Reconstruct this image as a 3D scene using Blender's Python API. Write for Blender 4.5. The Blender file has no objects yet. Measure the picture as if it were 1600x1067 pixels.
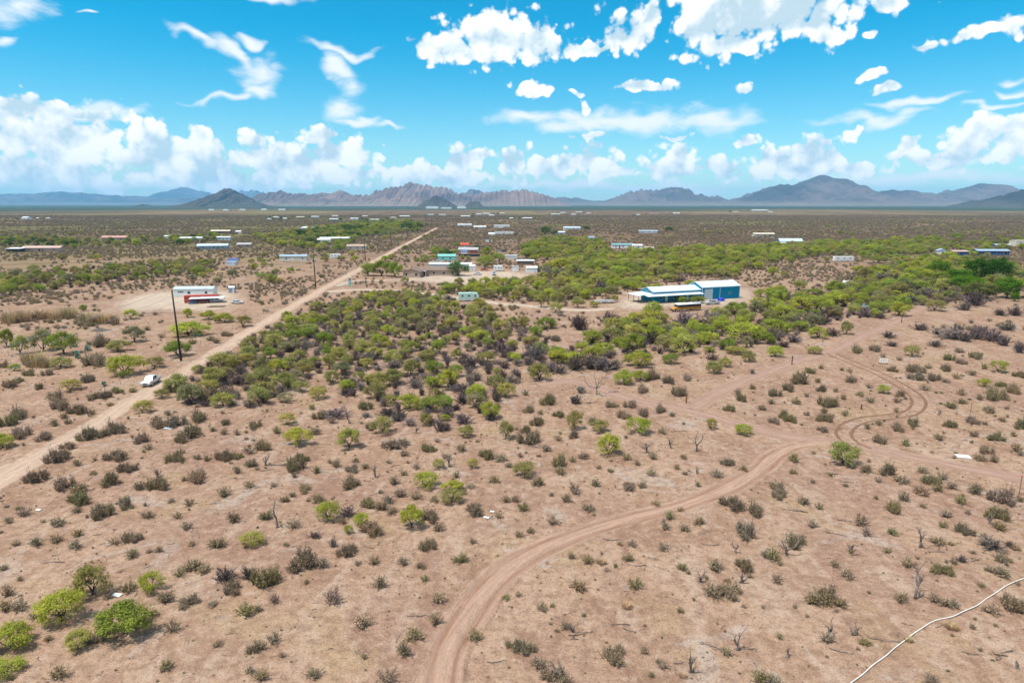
import bpy, math, random
import numpy as np
from mathutils import Vector, Matrix

# ------------------------------------------------------------------ camera
SC = bpy.context.scene
COL = SC.collection
CAM_H = 38.0            # drone height in metres
PITCH = math.radians(11.4)
FPX = 1067.0            # focal length in pixels of the 1600 px wide photograph
cam_d = bpy.data.cameras.new('camera')
cam_d.sensor_width = 36.0
cam_d.lens = 36.0 * FPX / 1600.0
cam_d.clip_start = 0.5
cam_d.clip_end = 120000.0
cam = bpy.data.objects.new('camera', cam_d)
COL.objects.link(cam)
cam.location = (0, 0, CAM_H)
cam.rotation_euler = (math.radians(90) - PITCH, 0, 0)
SC.camera = cam

SUN_EL = math.radians(66)
SUN_AZ = math.radians(-118)      # clockwise from +Y: high, left and a little behind

SC.view_settings.view_transform = 'Standard'
SC.view_settings.look = 'None'
SC.view_settings.exposure = 0.85
SC.view_settings.gamma = 1.0
SC.view_settings.use_curve_mapping = False
SC.render.engine = 'CYCLES'
SC.cycles.max_bounces = 4
SC.cycles.diffuse_bounces = 2
SC.cycles.glossy_bounces = 2
SC.cycles.transmission_bounces = 2
SC.cycles.transparent_max_bounces = 4
SC.cycles.volume_bounces = 1
SC.cycles.use_denoising = True


def px_dir(px, py):
    u = (px - 800.0) / FPX
    v = (py - 533.5) / FPX
    fwd = math.cos(PITCH) - v * math.sin(PITCH)
    up = -(math.sin(PITCH) + v * math.cos(PITCH))
    return u, fwd, up


def px_ae(px, py):
    u, f, up = px_dir(px, py)
    return math.degrees(math.atan2(u, f)), math.degrees(math.atan2(up, math.hypot(u, f)))


# ------------------------------------------------------------------ sky
world = bpy.data.worlds.new('World')
SC.world = world
world.use_nodes = True
try:
    world.cycles.sampling_method = 'NONE'
except Exception:
    pass


class NT:
    """small helper around a node tree"""
    def __init__(s, tree):
        s.t = tree
        s.n = tree.nodes
        s.l = tree.links

    def node(s, typ, **kw):
        n = s.n.new(typ)
        for k, v in kw.items():
            setattr(n, k, v)
        return n

    def put(s, sock, v):
        if isinstance(v, bpy.types.NodeSocket):
            s.l.new(v, sock)
        elif v is not None:
            try:
                sock.default_value = v
            except Exception:
                sock.default_value = (*v, 1.0)

    def math(s, op, a, b=None, c=None, clamp=False):
        n = s.node('ShaderNodeMath', operation=op, use_clamp=clamp)
        s.put(n.inputs[0], a)
        if b is not None:
            s.put(n.inputs[1], b)
        if c is not None:
            s.put(n.inputs[2], c)
        return n.outputs[0]

    def vmath(s, op, a, b=None, out=0):
        n = s.node('ShaderNodeVectorMath', operation=op)
        s.put(n.inputs[0], a)
        if b is not None:
            if op == 'SCALE':
                s.put(n.inputs[3], b)
            else:
                s.put(n.inputs[1], b)
        return n.outputs[out]

    def noise(s, vec, scale, detail=5.0, rough=0.55, dist=0.0, out=0):
        n = s.node('ShaderNodeTexNoise')
        s.put(n.inputs['Vector'], vec)
        n.inputs['Scale'].default_value = scale
        n.inputs['Detail'].default_value = detail
        n.inputs['Roughness'].default_value = rough
        n.inputs['Distortion'].default_value = dist
        return n.outputs[out]

    def mix(s, fac, a, b, blend='MIX'):
        n = s.node('ShaderNodeMix', data_type='RGBA', blend_type=blend)
        s.put(n.inputs[0], fac)
        s.put(n.inputs[6], a if isinstance(a, bpy.types.NodeSocket) else (*a, 1.0))
        s.put(n.inputs[7], b if isinstance(b, bpy.types.NodeSocket) else (*b, 1.0))
        return n.outputs[2]

    def smooth(s, x, lo, hi, to0=0.0, to1=1.0):
        n = s.node('ShaderNodeMapRange', interpolation_type='SMOOTHSTEP')
        s.put(n.inputs[0], x)
        s.put(n.inputs[1], lo)
        s.put(n.inputs[2], hi)
        s.put(n.inputs[3], to0)
        s.put(n.inputs[4], to1)
        return n.outputs[0]

    def mapping(s, vec, loc=(0, 0, 0), rot=(0, 0, 0), scale=(1, 1, 1), typ='TEXTURE'):
        n = s.node('ShaderNodeMapping', vector_type=typ)
        s.put(n.inputs[0], vec)
        n.inputs[1].default_value = loc
        n.inputs[2].default_value = rot
        n.inputs[3].default_value = scale
        return n.outputs[0]


def build_world():
    nt = NT(world.node_tree)
    nt.n.clear()
    out = nt.node('ShaderNodeOutputWorld')
    sky = nt.node('ShaderNodeTexSky', sky_type='NISHITA')
    sky.sun_disc = False
    sky.sun_elevation = SUN_EL
    sky.sun_rotation = SUN_AZ
    sky.altitude = 600
    sky.air_density = 1.0
    sky.dust_density = 0.4
    sky.ozone_density = 1.6
    tc0 = nt.node('ShaderNodeTexCoord')
    s0 = nt.node('ShaderNodeSeparateXYZ')
    nt.put(s0.inputs[0], tc0.outputs['Generated'])
    tint = nt.mix(1.0, sky.outputs[0], nt.mix(nt.smooth(s0.outputs[2], -0.02, 0.24), SKY_LOW, SKY_TINT), 'MULTIPLY')
    bg_sky = nt.node('ShaderNodeBackground')
    nt.put(bg_sky.inputs[0], tint)
    bg_sky.inputs[1].default_value = 0.088

    tc = nt.node('ShaderNodeTexCoord')
    d = tc.outputs['Generated']
    sep = nt.node('ShaderNodeSeparateXYZ')
    nt.put(sep.inputs[0], d)
    az = nt.math('MULTIPLY', nt.math('ARCTAN2', sep.outputs[0], sep.outputs[1]), 57.29578)
    el = nt.math('MULTIPLY', nt.math('ARCSINE', sep.outputs[2]), 57.29578)
    cmb = nt.node('ShaderNodeCombineXYZ')
    nt.put(cmb.inputs[0], az)
    nt.put(cmb.inputs[1], el)
    q = cmb.outputs[0]
    # billowing warp
    w1 = nt.noise(d, 24.0, 2.0, 0.55, out=1)
    w1 = nt.vmath('SCALE', nt.vmath('SUBTRACT', w1, (0.5, 0.5, 0.5)), 1.7)
    qw = nt.vmath('ADD', q, w1)

    def field(lst, src, grow=1.0):
        cur = None
        for (cx, cy, rx, ry, rot) in lst:
            a0, e0 = px_ae(cx, cy)
            sx = grow * max(0.15, (px_ae(cx + rx, cy)[0] - px_ae(cx - rx, cy)[0]) / 2)
            sy = grow * max(0.12, (px_ae(cx, cy - ry)[1] - px_ae(cx, cy + ry)[1]) / 2)
            if rot:
                m = nt.mapping(src, (a0, e0, 0), (0, 0, math.radians(rot)), (sx, sy, 50))
            else:
                n = nt.node('ShaderNodeVectorMath', operation='MULTIPLY_ADD')
                nt.put(n.inputs[0], src)
                n.inputs[1].default_value = (1 / sx, 1 / sy, 0.0)
                n.inputs[2].default_value = (-a0 / sx, -e0 / sy, 0.0)
                m = n.outputs[0]
            ln = nt.vmath('LENGTH', m, out=1)
            cur = ln if cur is None else nt.math('MINIMUM', cur, ln)
        return nt.math('SUBTRACT', 1.0, cur)

    cumulus = [
        (770, 56, 80, 52, 0), (705, 76, 62, 28, 0), (830, 68, 62, 38, 0), (770, 84, 120, 22, 0),
        (908, 76, 36, 14, 0), (985, 56, 46, 30, 0), (1022, 20, 14, 28, 0), (940, 74, 18, 8, 0),
        (1190, 0, 210, 74, 0), (1130, 74, 66, 26, 0), (1110, 30, 80, 40, 0), (1300, 58, 32, 22, 0), (1385, 6, 36, 18, 0), (1362, 52, 15, 7, 0),
        (1265, 40, 60, 30, 0), (1080, 40, 50, 26, 0),
        (1530, 56, 85, 17, 8), (1588, 40, 34, 17, 0), (1452, 70, 30, 8, 0),
        (835, 137, 36, 13, 0), (1005, 136, 62, 10, 0), (1040, 130, 20, 10, 0), (905, 149, 13, 5, 0), (1165, 136, 19, 10, 0), (1362, 118, 34, 9, 0),
        (920, 168, 9, 11, 0), (1165, 219, 20, 9, 0), (930, 212, 22, 6, 0), (895, 213, 9, 4, 0), (1380, 142, 26, 10, 0), (1060, 212, 30, 5, 0),
        (70, 212, 165, 52, 0), (60, 176, 80, 24, 0), (235, 214, 44, 34, 0), (310, 214, 22, 20, 0), (395, 218, 34, 17, 0), (500, 214, 42, 14, 0), (150, 180, 60, 14, 0),
        (270, 250, 140, 42, 0), (430, 250, 120, 34, 0), (530, 246, 76, 28, 0), (90, 262, 170, 42, 0), (330, 278, 230, 24, 0), (520, 272, 100, 20, 0),
        (650, 268, 60, 16, 0), (722, 252, 32, 30, 0), (740, 242, 36, 12, 0), (690, 275, 90, 15, 0),
        (808, 256, 28, 32, 0), (922, 254, 48, 32, 0), (868, 262, 60, 20, 0), (1062, 240, 34, 28, 0), (1045, 262, 56, 20, 0), (970, 268, 70, 13, 0), (1125, 262, 44, 19, 0),
        (1212, 248, 42, 24, 0), (1272, 246, 56, 30, 0), (1290, 228, 10, 13, 0), (1330, 264, 60, 15, 0), (1240, 264, 90, 17, 0), (1410, 235, 17, 26, -40), (1333, 214, 14, 14, 0),
        (1470, 250, 80, 22, 0), (1500, 228, 50, 22, 0), (1535, 204, 60, 26, 0), (1582, 228, 56, 36, 0), (1590, 190, 50, 16, 0),
    ]
    mc = field(cumulus, qw, 1.2)
    n_hi = nt.noise(d, 40.0, 5.0, 0.62)
    n_lo = nt.noise(d, 9.0, 2.0, 0.5)
    vo = nt.node('ShaderNodeTexVoronoi', feature='F1')
    nt.put(vo.inputs['Vector'], nt.vmath('ADD', d, nt.vmath('SCALE', w1, 0.004)))
    vo.inputs['Scale'].default_value = 46.0
    vo.inputs['Detail'].default_value = 1.6
    vo.inputs['Roughness'].default_value = 0.6
    puff = nt.math('SUBTRACT', 0.76, vo.outputs['Distance'])
    edge = nt.math('ADD', nt.math('MULTIPLY', nt.math('SUBTRACT', n_hi, 0.5), 1.0), nt.math('MULTIPLY', puff, 0.75))
    dens = nt.math('ADD', mc, edge)
    # thicker unseen cloud all round and overhead, added to whiten the fill light
    frame_az = nt.smooth(nt.math('ABSOLUTE', az), 37.0, 44.0)
    frame_el = nt.smooth(el, 17.0, 23.0)
    outside = nt.math('MAXIMUM', frame_az, frame_el)
    band = nt.smooth(el, 1.0, 11.0, 0.35, 0.0)
    g = nt.math('ADD', nt.math('MULTIPLY', nt.math('SUBTRACT', n_lo, 0.435), 4.0), band)
    g = nt.math('ADD', g, edge)
    g = nt.math('ADD', nt.math('MULTIPLY', g, 1.0), nt.math('MULTIPLY', nt.math('SUBTRACT', outside, 1.0), 6.0))
    dens = nt.math('MAXIMUM', dens, g)
    cov = nt.smooth(dens, 0.02, 0.34)
    # light and shade inside the cumulus
    d2 = nt.vmath('ADD', d, (-0.006, 0.0, 0.012))
    n_hi2 = nt.noise(d2, 40.0, 3.0, 0.62)
    n_md = nt.noise(d, 20.0, 1.0, 0.5)
    n_md2 = nt.noise(nt.vmath('ADD', d, (-0.01, 0.0, 0.02)), 20.0, 1.0, 0.5)
    lit = nt.math('ADD', 0.70, nt.math('MULTIPLY', nt.math('SUBTRACT', n_hi, n_hi2), 2.0))
    lit = nt.math('ADD', lit, nt.math('MULTIPLY', puff, 0.95))
    lit = nt.math('ADD', lit, nt.math('MULTIPLY', nt.math('SUBTRACT', n_md, n_md2), 2.6))
    thick = nt.smooth(dens, 0.25, 1.3, 0.18, -0.20)
    lit = nt.math('ADD', lit, thick, clamp=False)
    # the big cloud overhead shows its grey base
    grey = field([(1200, 8, 150, 44, 0), (1230, 34, 100, 22, 0)], qw)
    lit = nt.math('SUBTRACT', lit, nt.smooth(grey, 0.0, 0.6, 0.0, 0.75))
    lit = nt.math('MAXIMUM', nt.math('MINIMUM', lit, 1.0), 0.0)
    ccol = nt.mix(lit, (0.50, 0.65, 0.74), (1.0, 1.0, 1.0))
    bg_c = nt.node('ShaderNodeBackground')
    nt.put(bg_c.inputs[0], ccol)
    bg_c.inputs[1].default_value = 0.67

    # thin ice-cloud wisps and smeared layers
    wisps = [
        (312, 66, 62, 9, -16), (372, 92, 46, 15, -38), (405, 112, 44, 28, 0), (345, 146, 84, 9, 10), (395, 70, 28, 9, 0), (412, 132, 40, 15, 0),
        (535, 75, 68, 9, 2), (530, 98, 36, 24, -40), (545, 132, 26, 34, 20), (535, 168, 34, 24, 0), (565, 188, 58, 7, -6), (615, 196, 34, 6, 0),
        (25, 18, 75, 28, 8), (8, 62, 34, 9, 0), (430, 3, 60, 9, 0), (142, 35, 20, 3, 0),
        (960, 188, 230, 20, 0), (820, 184, 80, 18, 0), (1105, 192, 90, 20, 0),
        (1360, 186, 130, 11, 3), (1440, 161, 100, 8, 3), (1560, 168, 60, 6, 3), (1590, 145, 50, 6, 3), (1580, 132, 30, 5, 3),
        (120, 172, 150, 16, 6), (300, 290, 420, 14, 0), (900, 290, 500, 12, 0), (1450, 285, 300, 14, 0),
    ]
    w2 = nt.noise(d, 15.0, 2.0, 0.6, out=1)
    w2 = nt.vmath('SCALE', nt.vmath('SUBTRACT', w2, (0.5, 0.5, 0.5)), 3.2)
    mw = field(wisps, nt.vmath('ADD', q, w2))
    n_w = nt.noise(nt.mapping(d, scale=(1.6, 1.6, 0.5), typ='TEXTURE'), 22.0, 5.0, 0.62, 0.6)
    dw = nt.math('ADD', mw, nt.math('MULTIPLY', nt.math('SUBTRACT', n_w, 0.5), 1.7))
    covw = nt.math('MULTIPLY', nt.smooth(dw, -0.05, 0.95), 0.92)
    bg_w = nt.node('ShaderNodeBackground')
    bg_w.inputs[0].default_value = (0.93, 0.96, 0.97, 1)
    bg_w.inputs[1].default_value = 0.63
    mx1 = nt.node('ShaderNodeMixShader')
    nt.put(mx1.inputs[0], covw)
    nt.l.new(bg_sky.outputs[0], mx1.inputs[1])
    nt.l.new(bg_w.outputs[0], mx1.inputs[2])
    mx2 = nt.node('ShaderNodeMixShader')
    nt.put(mx2.inputs[0], cov)
    nt.l.new(mx1.outputs[0], mx2.inputs[1])
    nt.l.new(bg_c.outputs[0], mx2.inputs[2])
    nt.l.new(mx2.outputs[0], out.inputs[0])


SKY_TINT = (0.0, 0.80, 0.98)
SKY_LOW = (0.74, 0.96, 0.95)
build_world()

# ------------------------------------------------------------------ sun
sun_d = bpy.data.lights.new('sun', 'SUN')
sun_d.energy = 3.2
sun_d.angle = math.radians(4.0)
sun_d.color = (1.0, 0.94, 0.85)
sun = bpy.data.objects.new('sun', sun_d)
COL.objects.link(sun)
sdir = Vector((math.sin(SUN_AZ) * math.cos(SUN_EL), math.cos(SUN_AZ) * math.cos(SUN_EL), math.sin(SUN_EL)))
sun.rotation_euler = sdir.to_track_quat('Z', 'Y').to_euler()
sun.location = (-60, -40, 120)

# ------------------------------------------------------------------ helpers
RNG = np.random.default_rng(11)
R = random.Random(5)


def gh(x, y):
    """gentle height of the desert floor"""
    x = np.asarray(x, dtype=float)
    y = np.asarray(y, dtype=float)
    a = 0.17 * np.sin(x * 0.071 + 0.3 * np.sin(y * 0.043)) * np.sin(y * 0.059 + 1.3)
    a = a + 0.10 * np.sin(x * 0.19 + 1.7 + 0.5 * np.sin(y * 0.11)) * np.sin(y * 0.16 + 0.4)
    return a * np.clip((1500.0 - y) / 900.0, 0, 1)


def vnoise(x, y, cell, seed):
    """smooth random field in -1..1"""
    t = np.random.default_rng(seed).uniform(-1, 1, (256, 256))
    fx, fy = np.asarray(x) / cell, np.asarray(y) / cell
    i, j = np.floor(fx).astype(int), np.floor(fy).astype(int)
    u, v = fx - i, fy - j
    u, v = u * u * (3 - 2 * u), v * v * (3 - 2 * v)
    g = lambda a, b: t[a % 256, b % 256]
    return (g(i, j) * (1 - u) + g(i + 1, j) * u) * (1 - v) + (g(i, j + 1) * (1 - u) + g(i + 1, j + 1) * u) * v


def P(px, py):
    """photograph pixel -> point of the ground it shows"""
    u, f, up = px_dir(px, py)
    t = -CAM_H / up
    return t * u, t * f


def SCALE(py):
    """pixels of the photograph per metre on the ground row py"""
    u, f, up = px_dir(800, py)
    return FPX / (-CAM_H / up)


def to_px(x, y, z=0.0):
    dz = z - CAM_H
    dep = y * math.cos(PITCH) - dz * math.sin(PITCH)
    vv = -(dz * math.cos(PITCH) + y * math.sin(PITCH))
    return 800 + FPX * x / dep, 533.5 + FPX * vv / dep


def to_px_np(x, y):
    dep = y * math.cos(PITCH) + CAM_H * math.sin(PITCH)
    vv = CAM_H * math.cos(PITCH) - y * math.sin(PITCH)
    return 800 + FPX * x / dep, 533.5 + FPX * vv / dep


def tag(o, label=None, cat=None, group=None, kind=None):
    if label:
        o['label'] = label
    if cat:
        o['category'] = cat
    if group:
        o['group'] = group
    if kind:
        o['kind'] = kind
    return o


def empty(name, loc=(0, 0, 0), rz=0.0):
    o = bpy.data.objects.new(name, None)
    o.empty_display_size = 0.3
    o.location = loc
    o.rotation_euler = (0, 0, rz)
    COL.objects.link(o)
    return o


def link(name, mesh, parent=None):
    o = bpy.data.objects.new(name, mesh)
    COL.objects.link(o)
    if parent is not None:
        o.parent = parent
    return o


def np_mesh(name, V, F, mats, midx=None, smooth=False, attrs=None):
    """V (n,3); F list of (k,m) index arrays"""
    me = bpy.data.meshes.new(name)
    V = np.asarray(V, dtype=np.float32)
    me.vertices.add(len(V))
    me.vertices.foreach_set('co', V.ravel())
    loops = np.concatenate([np.asarray(f, dtype=np.int32).ravel() for f in F])
    sizes = np.concatenate([np.full(len(f), np.asarray(f).shape[1], dtype=np.int32) for f in F])
    starts = np.concatenate([[0], np.cumsum(sizes)[:-1]]).astype(np.int32)
    me.loops.add(len(loops))
    me.loops.foreach_set('vertex_index', loops)
    me.polygons.add(len(sizes))
    me.polygons.foreach_set('loop_start', starts)
    me.polygons.foreach_set('loop_total', sizes)
    for m in mats:
        me.materials.append(m)
    if midx is not None:
        me.polygons.foreach_set('material_index', np.asarray(midx, dtype=np.int32))
    me.polygons.foreach_set('use_smooth', np.full(len(sizes), smooth, dtype=bool))
    if attrs:
        for k, a in attrs.items():
            at = me.attributes.new(k, 'FLOAT', 'POINT')
            at.data.foreach_set('value', np.asarray(a, dtype=np.float32))
    me.update(calc_edges=True)
    return me


class MB:
    """collects boxes, prisms and tubes into one mesh"""
    def __init__(s):
        s.v = []
        s.f = []

    def box(s, c, size, top=None, rz=0.0):
        x, y, z = c
        a, b, h = size[0] / 2, size[1] / 2, size[2] / 2
        ta, tb = (a, b) if top is None else (top[0] / 2, top[1] / 2)
        n = len(s.v)
        pts = [(-a, -b, -h), (a, -b, -h), (a, b, -h), (-a, b, -h), (-ta, -tb, h), (ta, -tb, h), (ta, tb, h), (-ta, tb, h)]
        ca, sa = math.cos(rz), math.sin(rz)
        for p in pts:
            s.v.append((x + p[0] * ca - p[1] * sa, y + p[0] * sa + p[1] * ca, z + p[2]))
        s.f += [(n, n + 3, n + 2, n + 1), (n + 4, n + 5, n + 6, n + 7), (n, n + 1, n + 5, n + 4), (n + 1, n + 2, n + 6, n + 5), (n + 2, n + 3, n + 7, n + 6), (n + 3, n, n + 4, n + 7)]
        return s

    def prism(s, poly, a, b, axis='y'):
        """poly: list of 2d points extruded from a to b along an axis"""
        n = len(s.v)
        k = len(poly)
        for t in (a, b):
            for (p, q) in poly:
                s.v.append({'y': (p, t, q), 'x': (t, p, q), 'z': (p, q, t)}[axis])
        s.f.append(tuple(range(n, n + k)))
        s.f.append(tuple(range(n + 2 * k - 1, n + k - 1, -1)))
        for i in range(k):
            j = (i + 1) % k
            s.f.append((n + i, n + k + i, n + k + j, n + j))
        return s

    def tube(s, pts, rad, sides=6, cap=True):
        n0 = len(s.v)
        pts = [Vector(p) for p in pts]
        if not isinstance(rad, (list, tuple)):
            rad = [rad] * len(pts)
        for i, p in enumerate(pts):
            d = (pts[min(i + 1, len(pts) - 1)] - pts[max(i - 1, 0)]).normalized()
            u = d.cross(Vector((0.31, 0.2, 0.93)))
            if u.length < 0.05:
                u = d.cross(Vector((1, 0, 0)))
            u.normalize()
            w = d.cross(u)
            for k in range(sides):
                an = 2 * math.pi * k / sides
                q = p + (u * math.cos(an) + w * math.sin(an)) * rad[i]
                s.v.append(tuple(q))
        for i in range(len(pts) - 1):
            for k in range(sides):
                k2 = (k + 1) % sides
                a = n0 + i * sides
                s.f.append((a + k, a + k2, a + sides + k2, a + sides + k))
        if cap:
            s.f.append(tuple(n0 + k for k in range(sides))[::-1])
            e = n0 + (len(pts) - 1) * sides
            s.f.append(tuple(e + k for k in range(sides)))
        return s

    def quad(s, a, b, c, d):
        n = len(s.v)
        s.v += [a, b, c, d]
        s.f.append((n, n + 1, n + 2, n + 3))
        return s

    def wheel(s, c, r, w, sides=14, axis='y'):
        n = len(s.v)
        for t in (-w / 2, w / 2):
            for k in range(sides):
                an = 2 * math.pi * k / sides
                s.v.append((c[0] + r * math.cos(an), c[1] + t, c[2] + r * math.sin(an)))
        s.f.append(tuple(range(n, n + sides)))
        s.f.append(tuple(range(n + 2 * sides - 1, n + sides - 1, -1)))
        for i in range(sides):
            j = (i + 1) % sides
            s.f.append((n + i, n + sides + i, n + sides + j, n + j))
        return s

    def mesh(s, name, mat, smooth=False):
        me = bpy.data.meshes.new(name)
        me.from_pydata(s.v, [], s.f)
        me.materials.append(mat)
        if smooth:
            me.polygons.foreach_set('use_smooth', [True] * len(me.polygons))
        me.update()
        return me

    def build(s, name, mat, parent=None, smooth=False, bevel=0.0):
        o = link(name, s.mesh(name, mat, smooth), parent)
        if bevel:
            m = o.modifiers.new('bevel', 'BEVEL')
            m.width = bevel
            m.segments = 2
            m.limit_method = 'ANGLE'
        return o


MATS = {}


def mat_plain(name, col, rough=0.6, metal=0.0, grime=0.25, scale=1.5, spec=0.4, trans=0.0):
    """painted or plain surface with a little dirt and unevenness"""
    if name in MATS:
        return MATS[name]
    m = bpy.data.materials.new(name)
    m.use_nodes = True
    nt = NT(m.node_tree)
    nt.n.clear()
    out = nt.node('ShaderNodeOutputMaterial')
    b = nt.node('ShaderNodeBsdfPrincipled')
    tc = nt.node('ShaderNodeTexCoord')
    n1 = nt.noise(tc.outputs['Object'], scale, 5, 0.6)
    n2 = nt.noise(nt.mapping(tc.outputs['Object'], scale=(1, 1, 0.2), typ='POINT'), scale * 3, 3, 0.6)
    f = nt.math('MULTIPLY', nt.smooth(n1, 0.40, 0.72), grime)
    dirt = tuple(c * 0.55 + d * 0.25 for c, d in zip(col, (0.30, 0.22, 0.16)))
    c = nt.mix(f, col, dirt)
    c = nt.mix(nt.math('MULTIPLY', nt.smooth(n2, 0.45, 0.7), grime * 0.5), c, tuple(x * 0.7 for x in col))
    nt.put(b.inputs['Base Color'], c)
    b.inputs['Roughness'].default_value = rough
    b.inputs['Metallic'].default_value = metal
    b.inputs['Specular IOR Level'].default_value = spec
    nt.l.new(b.outputs[0], out.inputs[0])
    MATS[name] = m
    return m


def mat_instanced(name, translucent=0.3, lo=0.55, hi=1.35, rough=0.75):
    """plant matter: colour comes with each plant, light and dark pieces with each leaf"""
    m = bpy.data.materials.new(name)
    m.use_nodes = True
    nt = NT(m.node_tree)
    nt.n.clear()
    out = nt.node('ShaderNodeOutputMaterial')
    a = nt.node('ShaderNodeAttribute', attribute_type='INSTANCER', attribute_name='col')
    lv = nt.node('ShaderNodeAttribute', attribute_type='GEOMETRY', attribute_name='lv')
    k = nt.math('MULTIPLY_ADD', lv.outputs['Fac'], hi - lo, lo)
    c = nt.vmath('SCALE', a.outputs['Vector'], k)
    # drier, yellower tips here and there
    c2 = nt.mix(nt.smooth(lv.outputs['Fac'], 0.8, 1.0, 0.0, 0.35), c, nt.vmath('MULTIPLY', c, (1.35, 1.1, 0.9)))
    df = nt.node('ShaderNodeBsdfDiffuse')
    nt.put(df.inputs[0], c2)
    tr = nt.node('ShaderNodeBsdfTranslucent')
    nt.put(tr.inputs[0], c2)
    mx = nt.node('ShaderNodeMixShader')
    mx.inputs[0].default_value = translucent
    nt.l.new(df.outputs[0], mx.inputs[1])
    nt.l.new(tr.outputs[0], mx.inputs[2])
    nt.l.new(mx.outputs[0], out.inputs[0])
    return m


M_LEAF = mat_instanced('leaf', 0.48, 0.68, 1.32)
M_DRYLEAF = mat_instanced('dry_leaf', 0.28)
M_TWIG = mat_instanced('twig', 0.0, 0.6, 1.3)
M_BARK = mat_plain('bark', (0.075, 0.058, 0.048), 0.9, grime=0.5, scale=4)
M_DEAD = mat_plain('dead_wood', (0.17, 0.135, 0.115), 0.9, grime=0.5, scale=4)
M_STEM = mat_plain('bush_stem', (0.150, 0.118, 0.085), 0.9, grime=0.4, scale=3)

# ------------------------------------------------------------------ ground, roads
def ground_nodes(nt):
    """colour and relief of the desert floor, in world metres"""
    geo = nt.node('ShaderNodeNewGeometry')
    pos = geo.outputs['Position']
    sep = nt.node('ShaderNodeSeparateXYZ')
    nt.put(sep.inputs[0], pos)
    dist = nt.vmath('LENGTH', nt.vmath('MULTIPLY', pos, (1, 1, 0)), out=1)
    nA = nt.noise(pos, 0.035, 3, 0.6, 0.4)
    nB = nt.noise(pos, 0.13, 4, 0.62, 0.6)
    nC = nt.noise(pos, 0.9, 4, 0.65)
    nD = nt.noise(pos, 6.0, 2, 0.7)
    st = nt.noise(nt.mapping(pos, rot=(0, 0, math.radians(-24)), scale=(1, 0.28, 1), typ='POINT'), 0.28, 4, 0.62, 0.8)
    c = nt.mix(nt.smooth(nB, 0.36, 0.62), (0.365, 0.232, 0.152), (0.470, 0.322, 0.220))
    c = nt.mix(nt.smooth(nA, 0.48, 0.62, 0, 0.8), c, (0.375, 0.240, 0.172))
    c = nt.mix(nt.smooth(st, 0.52, 0.66, 0, 0.8), c, (0.500, 0.372, 0.275))
    c = nt.mix(nt.smooth(st, 0.32, 0.44, 0.7, 0), c, (0.300, 0.180, 0.125))
    nY = nt.noise(nt.vmath('ADD', pos, (91, 17, 0)), 0.075, 3, 0.6, 0.5)
    c = nt.mix(nt.smooth(nY, 0.56, 0.68, 0, 0.6), c, (0.435, 0.315, 0.180))
    nW = nt.noise(nt.vmath('ADD', pos, (-31, 57, 0)), 0.09, 4, 0.65, 1.0)
    c = nt.mix(nt.smooth(nW, 0.57, 0.67, 0, 0.75), c, (0.480, 0.395, 0.325))
    c = nt.mix(nt.smooth(nC, 0.36, 0.54, 0.5, 0), c, (0.225, 0.140, 0.098))
    c = nt.mix(nt.smooth(nC, 0.54, 0.68, 0, 0.55), c, (0.540, 0.420, 0.325))
    c = nt.mix(nt.smooth(nD, 0.38, 0.48, 0.42, 0), c, (0.160, 0.104, 0.076))
    c = nt.mix(nt.smooth(nD, 0.58, 0.70, 0, 0.45), c, (0.560, 0.440, 0.340))
    nE = nt.noise(nt.mapping(pos, rot=(0, 0, 0.4), scale=(1, 2.6, 1), typ='POINT'), 1.7, 4, 0.72, 1.4)
    c = nt.mix(nt.smooth(nE, 0.58, 0.65, 0, 0.55), c, (0.150, 0.095, 0.068))
    c = nt.mix(nt.smooth(nE, 0.33, 0.40, 0.35, 0), c, (0.530, 0.410, 0.290))
    # far plain: the scrub closes up and hides most of the sand
    nF = nt.noise(nt.mapping(pos, scale=(1, 0.35, 1), typ='POINT'), 0.012, 4, 0.65, 0.3)
    nG = nt.noise(nt.mapping(pos, scale=(1, 0.22, 1), typ='POINT'), 0.0022, 3, 0.6, 0.3)
    scrub = nt.mix(nt.smooth(nF, 0.40, 0.62), (0.120, 0.085, 0.058), (0.215, 0.155, 0.105))
    scrub = nt.mix(nt.smooth(nG, 0.46, 0.60, 0, 0.8), scrub, (0.150, 0.150, 0.060))
    nP = nt.noise(nt.mapping(pos, loc=(300, 100, 0), scale=(1, 0.4, 1), typ='POINT'), 0.0045, 4, 0.6, 0.4)
    scrub = nt.mix(nt.smooth(nP, 0.56, 0.66, 0, 0.5), scrub, (0.330, 0.245, 0.165))
    k = nt.smooth(nt.math('ADD', dist, nt.math('MULTIPLY', nt.math('SUBTRACT', nA, 0.5), 500)), 260, 850, 0, 0.93)
    c = nt.mix(k, c, scrub)
    # dry yellow grassland a few kilometres out, then darker, greener flats
    nH = nt.noise(nt.mapping(pos, scale=(1, 0.5, 1), typ='POINT'), 0.0006, 2, 0.6)
    d2 = nt.math('ADD', dist, nt.math('MULTIPLY', nt.math('SUBTRACT', nH, 0.5), 6500))
    kg = nt.math('MULTIPLY', nt.smooth(d2, 2400, 3200), nt.smooth(d2, 3600, 4600, 1, 0))
    c = nt.mix(nt.math('MULTIPLY', nt.math('MULTIPLY', kg, nt.smooth(nG, 0.42, 0.60, 0.1, 1.0)), 0.55), c, (0.290, 0.220, 0.110))
    c = nt.mix(nt.smooth(d2, 3600, 4800, 0, 0.92), c, (0.060, 0.088, 0.055))
    h = nt.math('ADD', nt.math('MULTIPLY', nC, 0.5), nt.math('MULTIPLY', nD, 0.14))
    h = nt.math('ADD', h, nt.math('MULTIPLY', nB, 1.2))
    bump = nt.node('ShaderNodeBump')
    bump.inputs['Strength'].default_value = 0.85
    bump.inputs['Distance'].default_value = 0.6
    nt.put(bump.inputs['Height'], h)
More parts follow.
